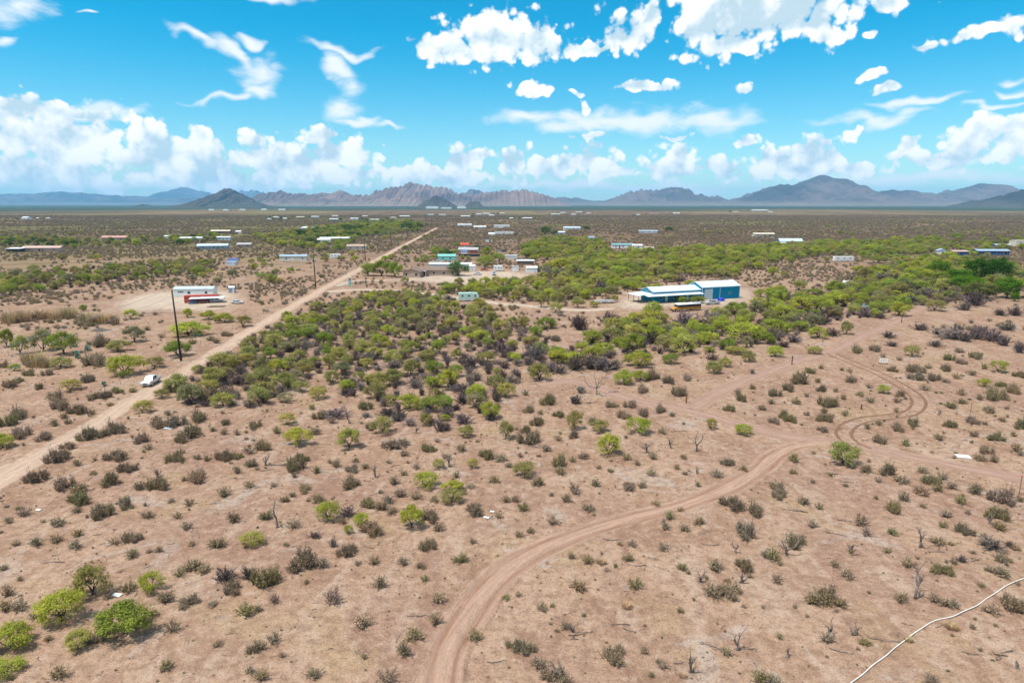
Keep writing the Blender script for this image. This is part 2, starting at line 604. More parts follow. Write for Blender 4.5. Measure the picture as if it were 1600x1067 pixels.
    return nt.vmath('MULTIPLY', c, (0.750, 0.725, 0.735)), bump.outputs[0], pos


def mat_ground():
    m = bpy.data.materials.new('desert_floor')
    m.use_nodes = True
    nt = NT(m.node_tree)
    nt.n.clear()
    out = nt.node('ShaderNodeOutputMaterial')
    b = nt.node('ShaderNodeBsdfDiffuse')
    c, bump, pos = ground_nodes(nt)
    nt.put(b.inputs[0], c)
    nt.put(b.inputs['Normal'], bump)
    nt.l.new(b.outputs[0], out.inputs[0])
    return m


def mat_road(name, base, rut, rut_amt, lo=0.55, hi=0.95):
    base = tuple(0.84 * v for v in base)
    rut = tuple(0.84 * v for v in rut)
    m = bpy.data.materials.new(name)
    m.use_nodes = True
    nt = NT(m.node_tree)
    nt.n.clear()
    out = nt.node('ShaderNodeOutputMaterial')
    g, bump, pos = ground_nodes(nt)
    u = nt.node('ShaderNodeAttribute', attribute_name='u').outputs['Fac']
    v = nt.node('ShaderNodeAttribute', attribute_name='v').outputs['Fac']
    n1 = nt.noise(pos, 0.7, 6, 0.65)
    cmb = nt.node('ShaderNodeCombineXYZ')
    nt.put(cmb.inputs[0], nt.math('MULTIPLY', u, 3.0))
    nt.put(cmb.inputs[1], nt.math('MULTIPLY', v, 0.10))
    n2 = nt.noise(cmb.outputs[0], 1.6, 6, 0.6, 0.5)
    au = nt.math('ABSOLUTE', nt.math('ADD', u, nt.math('MULTIPLY', nt.math('SUBTRACT', n2, 0.5), 0.35)))
    c = nt.mix(nt.smooth(n2, 0.35, 0.65), tuple(x * 0.86 for x in base), tuple(min(1, x * 1.10) for x in base))
    r1 = nt.math('MULTIPLY', nt.smooth(au, 0.24, 0.42), nt.smooth(au, 0.50, 0.72, 1, 0))
    c = nt.mix(nt.math('MULTIPLY', nt.math('MULTIPLY', r1, nt.smooth(n2, 0.30, 0.62)), rut_amt), c, rut)
    c = nt.mix(nt.smooth(n1, 0.32, 0.46, 0.45, 0), c, tuple(x * 0.68 for x in base))
    cm3 = nt.node('ShaderNodeCombineXYZ')
    nt.put(cm3.inputs[0], nt.math('ADD', nt.math('MULTIPLY', u, 11.0), nt.math('MULTIPLY', n1, 2.0)))
    nt.put(cm3.inputs[1], nt.math('MULTIPLY', v, 0.22))
    n3 = nt.noise(cm3.outputs[0], 1.0, 5, 0.65, 0.6)
    c = nt.mix(nt.smooth(n3, 0.54, 0.66, 0, 0.6 * rut_amt), c, rut)
    c = nt.mix(nt.smooth(n3, 0.33, 0.43, 0.35, 0), c, tuple(min(1, x * 1.22) for x in base))
    n4 = nt.noise(pos, 4.5, 4, 0.7)
    c = nt.mix(nt.smooth(n4, 0.36, 0.46, 0.35, 0), c, tuple(x * 0.55 for x in base))
    # worn edge: sand of the open desert comes in irregularly
    e = nt.smooth(nt.math('ADD', nt.math('ABSOLUTE', u), nt.math('MULTIPLY', nt.math('SUBTRACT', n1, 0.5), 1.1)), lo, hi)
    c = nt.mix(e, c, g)
    b = nt.node('ShaderNodeBsdfDiffuse')
    nt.put(b.inputs[0], c)
    nt.put(b.inputs['Normal'], bump)
    nt.l.new(b.outputs[0], out.inputs[0])
    return m


def spline(pts, step=1.0):
    """smooth line through points, resampled"""
    p = np.array(pts, dtype=float)
    ext = np.vstack([2 * p[0] - p[1], p, 2 * p[-1] - p[-2]])
    res = []
    for i in range(1, len(ext) - 2):
        a, b, c, d = ext[i - 1], ext[i], ext[i + 1], ext[i + 2]
        n = max(2, int(np.linalg.norm(c - b) / step))
        t = np.linspace(0, 1, n, endpoint=False)[:, None]
        res.append(0.5 * (2 * b + (c - a) * t + (2 * a - 5 * b + 4 * c - d) * t ** 2 + (3 * b - a - 3 * c + d) * t ** 3))
    res.append(p[-1:])
    return np.vstack(res)


# centre lines read off the photograph, turned into ground metres
def gl(*pp):
    return [P(x, y) for x, y in pp]


ROADS = {
    'dirt_road': (gl((-210, 870), (20, 738), (235, 613), (410, 507), (500, 455), (612, 393.5), (668, 364), (683, 356)), 6.2, 'main'),
    'two_track_road': (gl((682, 1120), (690, 1067), (700, 1020), (718, 982), (748, 935), (792, 890), (850, 855), (920, 828), (1000, 805), (1080, 785), (1140, 762), (1185, 735), (1210, 712), (1245, 697), (1300, 692)), 4.5, 'track'),
    'graded_path': (gl((838, 600), (900, 596), (950, 612), (1000, 628), (1080, 643), (1150, 662), (1220, 680), (1300, 692), (1400, 708), (1500, 728), (1610, 752), (1760, 785)), 5.4, 'path'),
    'branch_path': (gl((1080, 640), (1120, 615), (1180, 590), (1240, 568), (1300, 548), (1350, 525), (1405, 501), (1430, 486), (1480, 478)), 5.0, 'path'),
    'driveway': (gl((522, 447), (560, 439), (640, 438.5), (740, 441), (850, 432)), 7.0, 'pale'),
    'gravel_drive': (gl((512, 456), (560, 453), (640, 456), (740, 470), (800, 476), (860, 481), (920, 485), (980, 478), (1010, 468), (985, 458)), 7.5, 'pale'),
}
M_GROUND = mat_ground()
ROADM = {
    'main': mat_road('graded_dirt', (0.520, 0.378, 0.285), (0.420, 0.285, 0.205), 0.5),
    'track': mat_road('rutted_dirt', (0.420, 0.278, 0.205), (0.245, 0.128, 0.082), 0.85, 0.62, 0.98),
    'path': mat_road('pinkish_dirt', (0.385, 0.252, 0.195), (0.285, 0.165, 0.125), 0.55),
    'pale': mat_road('pale_gravel', (0.500, 0.400, 0.315), (0.420, 0.320, 0.245), 0.35),
    'rut': mat_road('soft_rut', (0.235, 0.135, 0.095), (0.190, 0.108, 0.075), 0.4, 0.7, 1.1),
}
LINES = {k: spline(v[0], 1.0 if k != 'dirt_road' else 2.0) for k, v in ROADS.items()}
PADS = {  # bare, driven-over lots (outline in the photograph)
    'house_lot': gl((600, 434), (660, 431), (700, 425), (800, 421), (858, 428), (850, 436), (770, 444), (700, 446), (640, 441), (600, 441)),
    'metal_building_lot': gl((925, 478), (960, 466), (985, 455), (1040, 447), (1160, 446), (1195, 452), (1200, 466), (1180, 478), (1120, 482), (1040, 484), (960, 488)),
    'carport_lot': gl((150, 478), (190, 460), (260, 452), (345, 450), (390, 455), (392, 476), (350, 490), (260, 488), (180, 492)),
}


def in_poly(x, y, poly):
    x = np.asarray(x, float)
    y = np.asarray(y, float)
    ins = np.zeros(x.shape, bool)
    n = len(poly)
    j = n - 1
    for i in range(n):
        xi, yi = poly[i]
        xj, yj = poly[j]
        cond = ((yi > y) != (yj > y)) & (x < (xj - xi) * (y - yi) / (yj - yi + 1e-12) + xi)
        ins ^= cond
        j = i
    return ins


def road_dist(x, y, skip=()):
    """distance to the nearest road edge (negative on a road)"""
    x = np.asarray(x, float).ravel()
    y = np.asarray(y, float).ravel()
    best = np.full(x.shape, 1e9)
    for k, ln in LINES.items():
        if k in skip:
            continue
        hw = ROADS[k][1] / 2
        sel = np.where((x > ln[:, 0].min() - 12) & (x < ln[:, 0].max() + 12) & (y > ln[:, 1].min() - 12) & (y < ln[:, 1].max() + 12))[0]
        for c in range(0, len(sel), 4000):
            s = sel[c:c + 4000]
            d = np.sqrt(((x[s, None] - ln[None, :, 0]) ** 2 + (y[s, None] - ln[None, :, 1]) ** 2).min(axis=1)) - hw
            best[s] = np.minimum(best[s], d)
    return best


def axis_steps(lo, hi, step, far_lo, far_hi, grow):
    core = list(np.arange(lo, hi + 1e-6, step))
    s, v = step, hi
    up = []
    while v < far_hi:
        s *= grow
        v += s
        up.append(v)
    s, v = step, lo
    dn = []
    while v > far_lo:
        s *= grow
        v -= s
        dn.append(v)
    return np.array(dn[::-1] + core + up)


def build_ground():
    xs = axis_steps(-110, 110, 1.0, -30000, 30000, 1.055)
    ys = axis_steps(40, 260, 1.0, -1500, 30000, 1.05)
    xs = np.unique(np.clip(xs, -30000, 30000))
    ys = np.unique(np.clip(ys, -1500, 30000))
    X, Y = np.meshgrid(xs, ys)
    Z = gh(X, Y)
    near = (Y > 20) & (Y < 1700) & (np.abs(X) < 500)
    rd = np.full(X.shape, 1e9)
    rd[near] = road_dist(X[near], Y[near])
    rut = np.clip((0.6 - rd) / 1.2, 0, 1)
    Z = Z - 0.10 * rut
    # small hummocks between the roads
    h = 0.05 * np.sin(X * 1.3 + 2 * np.sin(Y * 0.6)) * np.sin(Y * 1.1 + 1.5 * np.sin(X * 0.5))
    Z = Z + np.where(near, h * np.clip((rd - 0.5) / 3, 0, 1), 0)
    for nm, poly in PADS.items():
        c = np.mean(poly, axis=0)
        grown = [(c[0] + (px - c[0]) * 1.03, c[1] + (py - c[1]) * 1.03) for px, py in poly]
        Z = np.where(in_poly(X, Y, grown), gh(X, Y) - 0.12, Z)
    ny, nx = X.shape
    V = np.stack([X.ravel(), Y.ravel(), Z.ravel()], 1)
    i = np.arange(ny * nx).reshape(ny, nx)
    F = np.stack([i[:-1, :-1].ravel(), i[:-1, 1:].ravel(), i[1:, 1:].ravel(), i[1:, :-1].ravel()], 1)
    me = np_mesh('ground', V, [F], [M_GROUND], smooth=True)
    tag(link('ground', me), kind='structure')


def strip(name, line, width, mat, lift=0.02, ruts=0.06, seed=0, nu=13, parent=None):
    rg = np.random.default_rng(seed)
    d = np.gradient(line, axis=0)
    d /= np.linalg.norm(d, axis=1)[:, None] + 1e-9
    nrm = np.stack([-d[:, 1], d[:, 0]], 1)
    n = len(line)
    s = np.concatenate([[0], np.cumsum(np.linalg.norm(np.diff(line, axis=0), axis=1))])
    wl = width / 2 * (1 + 0.12 * np.sin(s * 0.13 + rg.uniform(0, 6)) + 0.08 * np.sin(s * 0.41 + rg.uniform(0, 6)))
    wr = width / 2 * (1 + 0.12 * np.sin(s * 0.17 + rg.uniform(0, 6)) + 0.08 * np.sin(s * 0.37 + rg.uniform(0, 6)))
    us = np.linspace(-1, 1, nu)
    V, U, W = [], [], []
    for u in us:
        off = np.where(u < 0, wl, wr) * u
        p = line + nrm * off[:, None]
        prof = lift - 0.09 * max(0, (abs(u) - 0.8) / 0.2) ** 1.5 - ruts * math.exp(-((abs(u) - 0.5) / 0.14) ** 2) + ruts * 0.8 * math.exp(-((abs(u) - 0.80) / 0.09) ** 2) + ruts * 0.4 * math.exp(-(u / 0.2) ** 2)
        z = gh(p[:, 0], p[:, 1]) + prof
        V.append(np.stack([p[:, 0], p[:, 1], z], 1))
        U.append(np.full(n, u))
        W.append(s)
    V = np.vstack(V)
    i = np.arange(nu * n).reshape(nu, n)
    F = np.stack([i[:-1, :-1].ravel(), i[1:, :-1].ravel(), i[1:, 1:].ravel(), i[:-1, 1:].ravel()], 1)[:, ::-1]
    me = np_mesh(name, V, [F], [mat], smooth=True, attrs={'u': np.concatenate(U), 'v': np.concatenate(W)})
    return link(name, me, parent)


def build_roads():
    for k, (pts, w, m) in ROADS.items():
        tag(strip(k, LINES[k], w, ROADM[m], seed=len(k), ruts=0.12 if m == 'track' else 0.05, nu=21), kind='structure')
    # the pair of wheel ruts winding in an S beside the path
    c = spline(gl((1300, 553), (1330, 566), (1368, 582), (1402, 600), (1428, 616), (1436, 630), (1424, 643), (1392, 650), (1350, 655), (1326, 664), (1318, 678), (1330, 692), (1352, 702)), 0.6)
    d = np.gradient(c, axis=0)
    d /= np.linalg.norm(d, axis=1)[:, None] + 1e-9
    nrm = np.stack([-d[:, 1], d[:, 0]], 1)
    for s in (-1, 1):
        tag(strip('wheel_rut', c + nrm * 1.15 * s, 0.62, ROADM['rut'], lift=0.085, ruts=0.0, seed=7 + s, nu=5), kind='structure')
    # bare lots
    for nm, poly in PADS.items():
        c = np.mean(poly, axis=0)
        edge = spline(list(poly) + [poly[0]], 2.0)[:-1]
        V, U = [], []
        rings = np.linspace(1.0, 0.0, 9)
        for r in rings:
            p = c + (edge - c) * r
            z = gh(p[:, 0], p[:, 1]) + (0.03 if r < 0.99 else -0.05)
            V.append(np.stack([p[:, 0], p[:, 1], z], 1))
            U.append(np.full(len(p), r))
        n = len(edge)
        V = np.vstack(V)
        i = np.arange(len(rings) * n).reshape(len(rings), n)
        j = np.roll(i, -1, axis=1)
        F = np.stack([i[:-1].ravel(), i[1:].ravel(), j[1:].ravel(), j[:-1].ravel()], 1)
        a, b, cc = V[F[0][0]], V[F[0][1]], V[F[0][2]]
        if np.cross(b - a, cc - a)[2] < 0:
            F = F[:, ::-1]
        me = np_mesh(nm, V, [F], [ROADM['pale']], smooth=True, attrs={'u': np.concatenate(U), 'v': V[:, 0]})
        tag(link(nm, me), kind='structure')


build_ground()
build_roads()

# ------------------------------------------------------------------ mountains
def mat_rock(name, a, b, c, foot):
    m = bpy.data.materials.new(name)
    m.use_nodes = True
    nt = NT(m.node_tree)
    nt.n.clear()
    out = nt.node('ShaderNodeOutputMaterial')
    geo = nt.node('ShaderNodeNewGeometry')
    pos = geo.outputs['Position']
    n1 = nt.noise(pos, 0.0011, 6, 0.65, 0.5)
    n2 = nt.noise(pos, 0.006, 6, 0.7, 0.4)
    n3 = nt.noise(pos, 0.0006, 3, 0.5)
    col = nt.mix(nt.smooth(n1, 0.40, 0.60), a, b)
    col = nt.mix(nt.smooth(n2, 0.52, 0.66, 0, 0.7), col, c)
    col = nt.mix(nt.smooth(n3, 0.50, 0.60, 0, 0.6), col, tuple(x * 0.42 for x in a))  # broad dark patches, like cloud shadows, painted into the rock colour
    sep = nt.node('ShaderNodeSeparateXYZ')
    nt.put(sep.inputs[0], pos)
    lo = nt.smooth(nt.math('ADD', sep.outputs[2], nt.math('MULTIPLY', nt.math('SUBTRACT', n1, 0.5), 120)), 20, 110, 1, 0)
    col = nt.mix(nt.math('MULTIPLY', lo, 0.8), col, foot)
    bs = nt.node('ShaderNodeBsdfDiffuse')
    nt.put(bs.inputs[0], nt.vmath('SCALE', col, 0.72))
    bump = nt.node('ShaderNodeBump')
    bump.inputs['Strength'].default_value = 1.0
    bump.inputs['Distance'].default_value = 60.0
    nt.put(bump.inputs['Height'], nt.math('ADD', n2, nt.math('MULTIPLY', n1, 2.0)))
    nt.put(bs.inputs['Normal'], bump.outputs[0])
    nt.l.new(bs.outputs[0], out.inputs[0])
    return m


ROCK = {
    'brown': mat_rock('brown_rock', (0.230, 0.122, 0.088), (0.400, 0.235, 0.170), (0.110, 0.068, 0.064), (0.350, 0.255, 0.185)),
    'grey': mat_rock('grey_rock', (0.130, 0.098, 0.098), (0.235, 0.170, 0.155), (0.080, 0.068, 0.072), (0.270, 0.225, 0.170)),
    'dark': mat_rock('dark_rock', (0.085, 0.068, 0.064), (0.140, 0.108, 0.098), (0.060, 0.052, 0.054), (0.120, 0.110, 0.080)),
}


def noise1(x, seed, octs=5):
    rg = np.random.default_rng(seed)
    r = np.zeros_like(x)
    a = 1.0
    f = 1.0
    for _ in range(octs):
        ph = rg.uniform(0, 6.28, 3)
        r += a * (np.sin(x * f + ph[0]) + 0.6 * np.sin(x * f * 1.73 + ph[1])) / 1.6
        a *= 0.5
        f *= 2.1
    return r


def mountain(name, D, prof, depth, mat, seed):
    """a range whose crest follows prof [(px, py)...] at distance D (m)"""
    rg = np.random.default_rng(seed)
    base_y = 318.0
    xs = np.array([p[0] for p in prof], float)
    hs = np.array([max(0.0, (base_y - p[1])) for p in prof], float)
    n = max(60, int((xs[-1] - xs[0]) * 1.5))
    px = np.linspace(xs[0], xs[-1], n)
    hp = np.interp(px, xs, hs)
    jag = noise1(px * 0.22, seed) * 1.6 + noise1(px * 0.8, seed + 1) * 1.2
    hp = np.maximum(0, hp + jag * np.clip(hp / 14.0, 0, 1))
    X0 = (px - 800) / FPX * D * math.cos(PITCH)
    crest = hp * D / FPX * math.cos(PITCH) ** 2 + np.where(hp > 0, 36.0, 0.0) * np.clip(hp / 4, 0, 1)
    nd = 60
    T = np.linspace(-1, 1, nd)
    V = []
    for j, t in enumerate(T):
        # spurs and gullies branch down from the crest
        a = abs(t)
        u = X0 / (crest.max() + 1e-6)
        yy = t * depth / (crest.max() + 1e-6) * 0.55
        wx = 0.55 * vnoise(u * 1.0, yy * 1.0 + np.zeros_like(u), 1.3, seed) + 0.2 * vnoise(u, yy + np.zeros_like(u), 0.5, seed + 7)
        spur = 1 - 2.2 * np.abs(vnoise(u + wx, yy * 0.45 + wx, 1.5, seed + 3))
        spur2 = 1 - 2.2 * np.abs(vnoise(u + wx * 0.8, yy * 0.7 + wx, 0.6, seed + 5))
        spur3 = vnoise(u + wx, yy + wx * 0.5, 0.24, seed + 6)
        fall = (1 - a) ** 1.35 if t < 0 else (1 - a) ** 1.1
        env = min(1.0, a * 3.0) * (1 - a)
        z = crest * (fall + env * (0.34 * spur + 0.17 * spur2 + 0.09 * spur3))
        z = np.maximum(z, 0) - 8.0 * a
        y = D + t * depth * (0.55 + 0.45 * np.clip(crest / (crest.max() + 1e-6), 0, 1)) + (spur * 0.04 * depth) * a
        # keep the crest at the same bearing when it is nearer or farther
        V.append(np.stack([X0, y, z], 1))
    V = np.vstack(V)
    i = np.arange(nd * n).reshape(nd, n)
    F = np.stack([i[:-1, :-1].ravel(), i[:-1, 1:].ravel(), i[1:, 1:].ravel(), i[1:, :-1].ravel()], 1)
    me = np_mesh(name, V, [F], [mat], smooth=True)
    return tag(link(name, me), kind='structure')


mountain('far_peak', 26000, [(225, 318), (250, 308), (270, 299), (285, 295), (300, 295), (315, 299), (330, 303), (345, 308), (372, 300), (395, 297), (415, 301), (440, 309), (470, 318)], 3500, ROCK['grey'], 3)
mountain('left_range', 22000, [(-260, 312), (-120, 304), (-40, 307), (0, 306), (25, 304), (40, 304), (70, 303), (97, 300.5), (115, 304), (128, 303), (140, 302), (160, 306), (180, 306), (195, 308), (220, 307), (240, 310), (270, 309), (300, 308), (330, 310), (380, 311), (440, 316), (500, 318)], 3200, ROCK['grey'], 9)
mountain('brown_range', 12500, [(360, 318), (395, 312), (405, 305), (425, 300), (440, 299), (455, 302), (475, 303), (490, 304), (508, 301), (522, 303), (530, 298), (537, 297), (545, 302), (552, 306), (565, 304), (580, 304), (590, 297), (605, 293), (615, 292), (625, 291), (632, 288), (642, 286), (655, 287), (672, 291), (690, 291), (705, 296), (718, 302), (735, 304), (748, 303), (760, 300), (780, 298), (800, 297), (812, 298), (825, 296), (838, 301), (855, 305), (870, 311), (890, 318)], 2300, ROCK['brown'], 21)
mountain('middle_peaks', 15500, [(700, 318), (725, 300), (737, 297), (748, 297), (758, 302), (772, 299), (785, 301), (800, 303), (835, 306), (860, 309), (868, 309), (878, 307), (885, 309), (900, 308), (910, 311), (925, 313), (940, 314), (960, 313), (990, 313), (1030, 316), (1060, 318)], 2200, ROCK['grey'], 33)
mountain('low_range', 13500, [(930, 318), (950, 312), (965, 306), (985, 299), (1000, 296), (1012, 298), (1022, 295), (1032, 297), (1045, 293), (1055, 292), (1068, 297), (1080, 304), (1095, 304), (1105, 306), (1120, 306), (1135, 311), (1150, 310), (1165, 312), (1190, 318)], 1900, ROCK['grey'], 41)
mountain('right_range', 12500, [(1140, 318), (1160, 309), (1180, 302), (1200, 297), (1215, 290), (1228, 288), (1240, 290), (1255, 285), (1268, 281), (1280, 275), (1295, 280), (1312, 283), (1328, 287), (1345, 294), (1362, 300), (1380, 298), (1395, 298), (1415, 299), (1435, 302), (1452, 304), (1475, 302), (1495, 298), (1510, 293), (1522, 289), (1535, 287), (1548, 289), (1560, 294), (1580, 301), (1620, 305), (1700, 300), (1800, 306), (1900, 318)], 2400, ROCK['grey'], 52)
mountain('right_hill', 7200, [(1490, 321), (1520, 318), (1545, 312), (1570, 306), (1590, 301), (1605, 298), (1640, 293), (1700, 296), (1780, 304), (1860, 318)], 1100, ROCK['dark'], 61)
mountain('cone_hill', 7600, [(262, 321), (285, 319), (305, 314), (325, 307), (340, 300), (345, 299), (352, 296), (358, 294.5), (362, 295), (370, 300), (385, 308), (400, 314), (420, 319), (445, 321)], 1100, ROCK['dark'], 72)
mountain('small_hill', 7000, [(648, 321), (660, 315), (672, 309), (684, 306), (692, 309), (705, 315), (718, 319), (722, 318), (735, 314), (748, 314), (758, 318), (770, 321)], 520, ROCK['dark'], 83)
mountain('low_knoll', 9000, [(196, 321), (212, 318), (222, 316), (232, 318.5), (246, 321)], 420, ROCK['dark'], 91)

# ------------------------------------------------------------------ buildings
OCC = []        # (x, y, radius) kept clear of plants


def keep_clear(x, y, r, toward=0.0):
    """no plants here, nor on the side towards the viewer's path"""
    OCC.append((x, y, r))
    d = math.hypot(x, y)
    k = r
    while k < toward:
        OCC.append((x - x / d * k, y - y / d * k, r * 0.85))
        k += r


PAINT = {
    'white': (0.72, 0.72, 0.70), 'cream': (0.62, 0.56, 0.44), 'tan': (0.40, 0.29, 0.215), 'pinkish': (0.47, 0.33, 0.28), 'grey': (0.36, 0.36, 0.36),
    'pale_blue': (0.46, 0.56, 0.64), 'blue_grey': (0.27, 0.36, 0.45), 'blue': (0.06, 0.16, 0.36), 'deep_blue': (0.03, 0.07, 0.22), 'teal': (0.001, 0.215, 0.375),
    'teal_roof': (0.16, 0.34, 0.38), 'mint': (0.40, 0.62, 0.54), 'brown': (0.20, 0.13, 0.095), 'red': (0.50, 0.07, 0.035), 'brick_red': (0.30, 0.075, 0.05), 'pink_red': (0.52, 0.26, 0.24),
    'dark': (0.035, 0.035, 0.04), 'roof_white': (0.74, 0.76, 0.77), 'light_grey': (0.55, 0.57, 0.58), 'aqua': (0.18, 0.50, 0.45), 'silver': (0.50, 0.52, 0.54), 'yellow': (0.60, 0.30, 0.03),
    'wood': (0.24, 0.16, 0.10), 'glass': (0.03, 0.04, 0.05), 'rust': (0.22, 0.085, 0.05),
}


def pm(c, rough=0.55, grime=0.22):
    return mat_plain('paint_' + c, PAINT[c], rough, 0.0, grime, 0.8)


M_GLASS = mat_plain('window_glass', (0.020, 0.026, 0.032), 0.12, 0, 0.0, 1, 0.4)
M_RUBBER = mat_plain('tyre_rubber', (0.018, 0.018, 0.018), 0.85)
M_CHROME = mat_plain('bare_metal', (0.55, 0.56, 0.58), 0.35, 0.8, 0.15)
M_POLE = mat_plain('creosoted_wood', (0.040, 0.028, 0.022), 0.9, 0, 0.4, 2)
M_ROOFM = mat_plain('galvanised_roof', (0.60, 0.63, 0.66), 0.45, 0.0, 0.18, 0.5)


def window(root, x, y, z, w, h, side='f', frame='white'):
    """frame proud of the wall with a dark pane set in it; side f front (-y), b back, l left (-x), r right"""
    t = 0.05
    s = {'f': (0, -1), 'b': (0, 1), 'l': (-1, 0), 'r': (1, 0)}[side]
    horizontal = side in 'fb'
    mb = MB()
    cx, cy = x + s[0] * t / 2, y + s[1] * t / 2
    b = 0.09
    if horizontal:
        mb.box((cx, cy, z + h / 2 + b / 2), (w + 2 * b, t, b)).box((cx, cy, z - h / 2 - b / 2), (w + 2 * b, t, b))
        mb.box((cx - w / 2 - b / 2, cy, z), (b, t, h)).box((cx + w / 2 + b / 2, cy, z), (b, t, h))
        fr = mb.build('window', pm(frame), root)
        MB().box((x + s[0] * 0.01, y + s[1] * 0.01, z), (w, 0.02, h)).build('pane', M_GLASS, fr)
    else:
        mb.box((cx, cy, z + h / 2 + b / 2), (t, w + 2 * b, b)).box((cx, cy, z - h / 2 - b / 2), (t, w + 2 * b, b))
        mb.box((cx, cy - w / 2 - b / 2, z), (t, b, h)).box((cx, cy + w / 2 + b / 2, z), (t, b, h))
        fr = mb.build('window', pm(frame), root)
        MB().box((x + s[0] * 0.01, y, z), (0.02, w, h)).build('pane', M_GLASS, fr)
    return fr


def door(root, x, y, w=0.95, h=2.0, col='white', z0=0.1):
    d = MB().box((x, y - 0.03, z0 + h / 2), (w, 0.06, h)).build('door', pm(col), root)
    MB().box((x + w * 0.36, y - 0.09, z0 + h * 0.48), (0.05, 0.06, 0.16)).build('handle', M_CHROME, d)
    return d


def gable_poly(W, H, rh, z0=-0.3):
    return [(-W / 2, z0), (W / 2, z0), (W / 2, H), (0, H + rh), (-W / 2, H)]


def roof_poly(W, H, rh, ov, th=0.14):
    sl = rh / (W / 2)
    lo = [(-W / 2 - ov, H - ov * sl + 0.03), (0, H + rh + 0.03), (W / 2 + ov, H - ov * sl + 0.03)]
    return lo + [(p, q + th) for p, q in lo[::-1]]


def house(name, label, cat, px, py, wpx, W, H, rh, yaw, wall, roof, kind='gable', wins=(), doors=(), over=0.4, group=None, clear=10, skirt=None, L=None):
    """front wall centred over the photograph pixel (px, py); wins (u, z, w, h[, side]) along the wall"""
    x, y = P(px, py)
    yw = math.radians(yaw)
    if L is None:
        q = x / y
        L = wpx / SCALE(py) / max(0.25, math.cos(yw) - q * math.sin(yw))
    r = empty(name, (x - math.sin(yw) * W / 2, y + math.cos(yw) * W / 2, float(gh(x, y))), yw)
    if kind == 'gable':
        MB().prism(gable_poly(W, H, rh), -L / 2, L / 2, 'x').build('wall', pm(wall), r)
        MB().prism(roof_poly(W, H, rh, over), -L / 2 - over, L / 2 + over, 'x').build('roof', pm(roof, 0.5), r)
    elif kind == 'cross':      # gable end to the front
        MB().prism(gable_poly(L, H, rh), -W / 2, W / 2, 'y').build('wall', pm(wall), r)
        MB().prism(roof_poly(L, H, rh, over), -W / 2 - over, W / 2 + over, 'y').build('roof', pm(roof, 0.5), r)
    elif kind == 'hip':
        MB().box((0, 0, H / 2 - 0.15), (L, W, H + 0.3)).build('wall', pm(wall), r)
        mb = MB().box((0, 0, H + 0.10 + 0.02), (L + 2 * over, W + 2 * over, 0.16))
        mb.box((0, 0, H + 0.20 + rh / 2), (L + 2 * over, W + 2 * over, rh), (max(0.4, L - W), 0.3))
        mb.build('roof', pm(roof, 0.5), r)
    elif kind == 'shed':
        MB().prism([(-W / 2, -0.3), (W / 2, -0.3), (W / 2, H + rh), (-W / 2, H)], -L / 2, L / 2, 'x').build('wall', pm(wall), r)
        sl = rh / W
        a, b = (-W / 2 - over, H - over * sl + 0.03), (W / 2 + over, H + rh + over * sl + 0.03)
        MB().prism([a, b, (b[0], b[1] + 0.14), (a[0], a[1] + 0.14)], -L / 2 - over, L / 2 + over, 'x').build('roof', pm(roof, 0.5), r)
    elif kind == 'flat':
        MB().box((0, 0, H / 2 - 0.15), (L, W, H + 0.3)).build('wall', pm(wall), r)
        MB().box((0, 0, H + 0.11), (L + 0.3, W + 0.3, 0.2)).build('roof', pm(roof, 0.5), r)
    elif kind == 'arch':
        pts = [(W / 2 * math.cos(t), H + rh * math.sin(t)) for t in np.linspace(0, math.pi, 9)]
        MB().prism([(-W / 2, -0.3), (W / 2, -0.3)] + pts, -L / 2, L / 2, 'x').build('wall', pm(wall), r)
        o = [((W / 2 + 0.15) * math.cos(t), H + 0.03 + (rh + 0.14) * math.sin(t)) for t in np.linspace(0, math.pi, 9)]
        i = [((W / 2 + 0.03) * math.cos(t), H + 0.03 + (rh + 0.02) * math.sin(t)) for t in np.linspace(math.pi, 0, 9)]
        MB().prism(o + i, -L / 2 - 0.15, L / 2 + 0.15, 'x').build('roof', pm(roof, 0.5), r)
    if skirt:
        MB().box((0, 0, 0.2), (L + 0.06, W + 0.06, 0.5)).build('skirting', pm(skirt), r)
    for wv in wins:
        u, z, w, h = wv[:4]
        sd = wv[4] if len(wv) > 4 else 'f'
        if sd == 'f':
            window(r, u * L, -W / 2, z, w, h, 'f')
        else:
            window(r, -L / 2 if sd == 'l' else L / 2, u * W, z, w, h, sd)
    for dv in doors:
        door(r, dv[0] * L, -W / 2, dv[1] if len(dv) > 1 else 0.95, dv[2] if len(dv) > 2 else 2.0, dv[3] if len(dv) > 3 else 'white')
    tag(r, label, cat, group)
    nx = max(1, int(L / W))
    for k in range(nx):
        t = (k + 0.5) / nx - 0.5
        keep_clear(r.location.x + math.cos(yw) * t * L, r.location.y + math.sin(yw) * t * L, W * 0.62 + 0.6, clear)
    return r, L


def post(mb, x, y, h, w=0.12):
    mb.box((x, y, h / 2 - 0.1), (w, w, h + 0.2))


def steps(root, x, y, n=3, w=1.2):
    mb = MB()
    for i in range(n):
        mb.box((x, y - 0.15 - 0.28 * (n - 1 - i), 0.09 + 0.17 * i), (w, 0.28, 0.18 + 0.0))
    return mb.build('steps', pm('wood'), root)


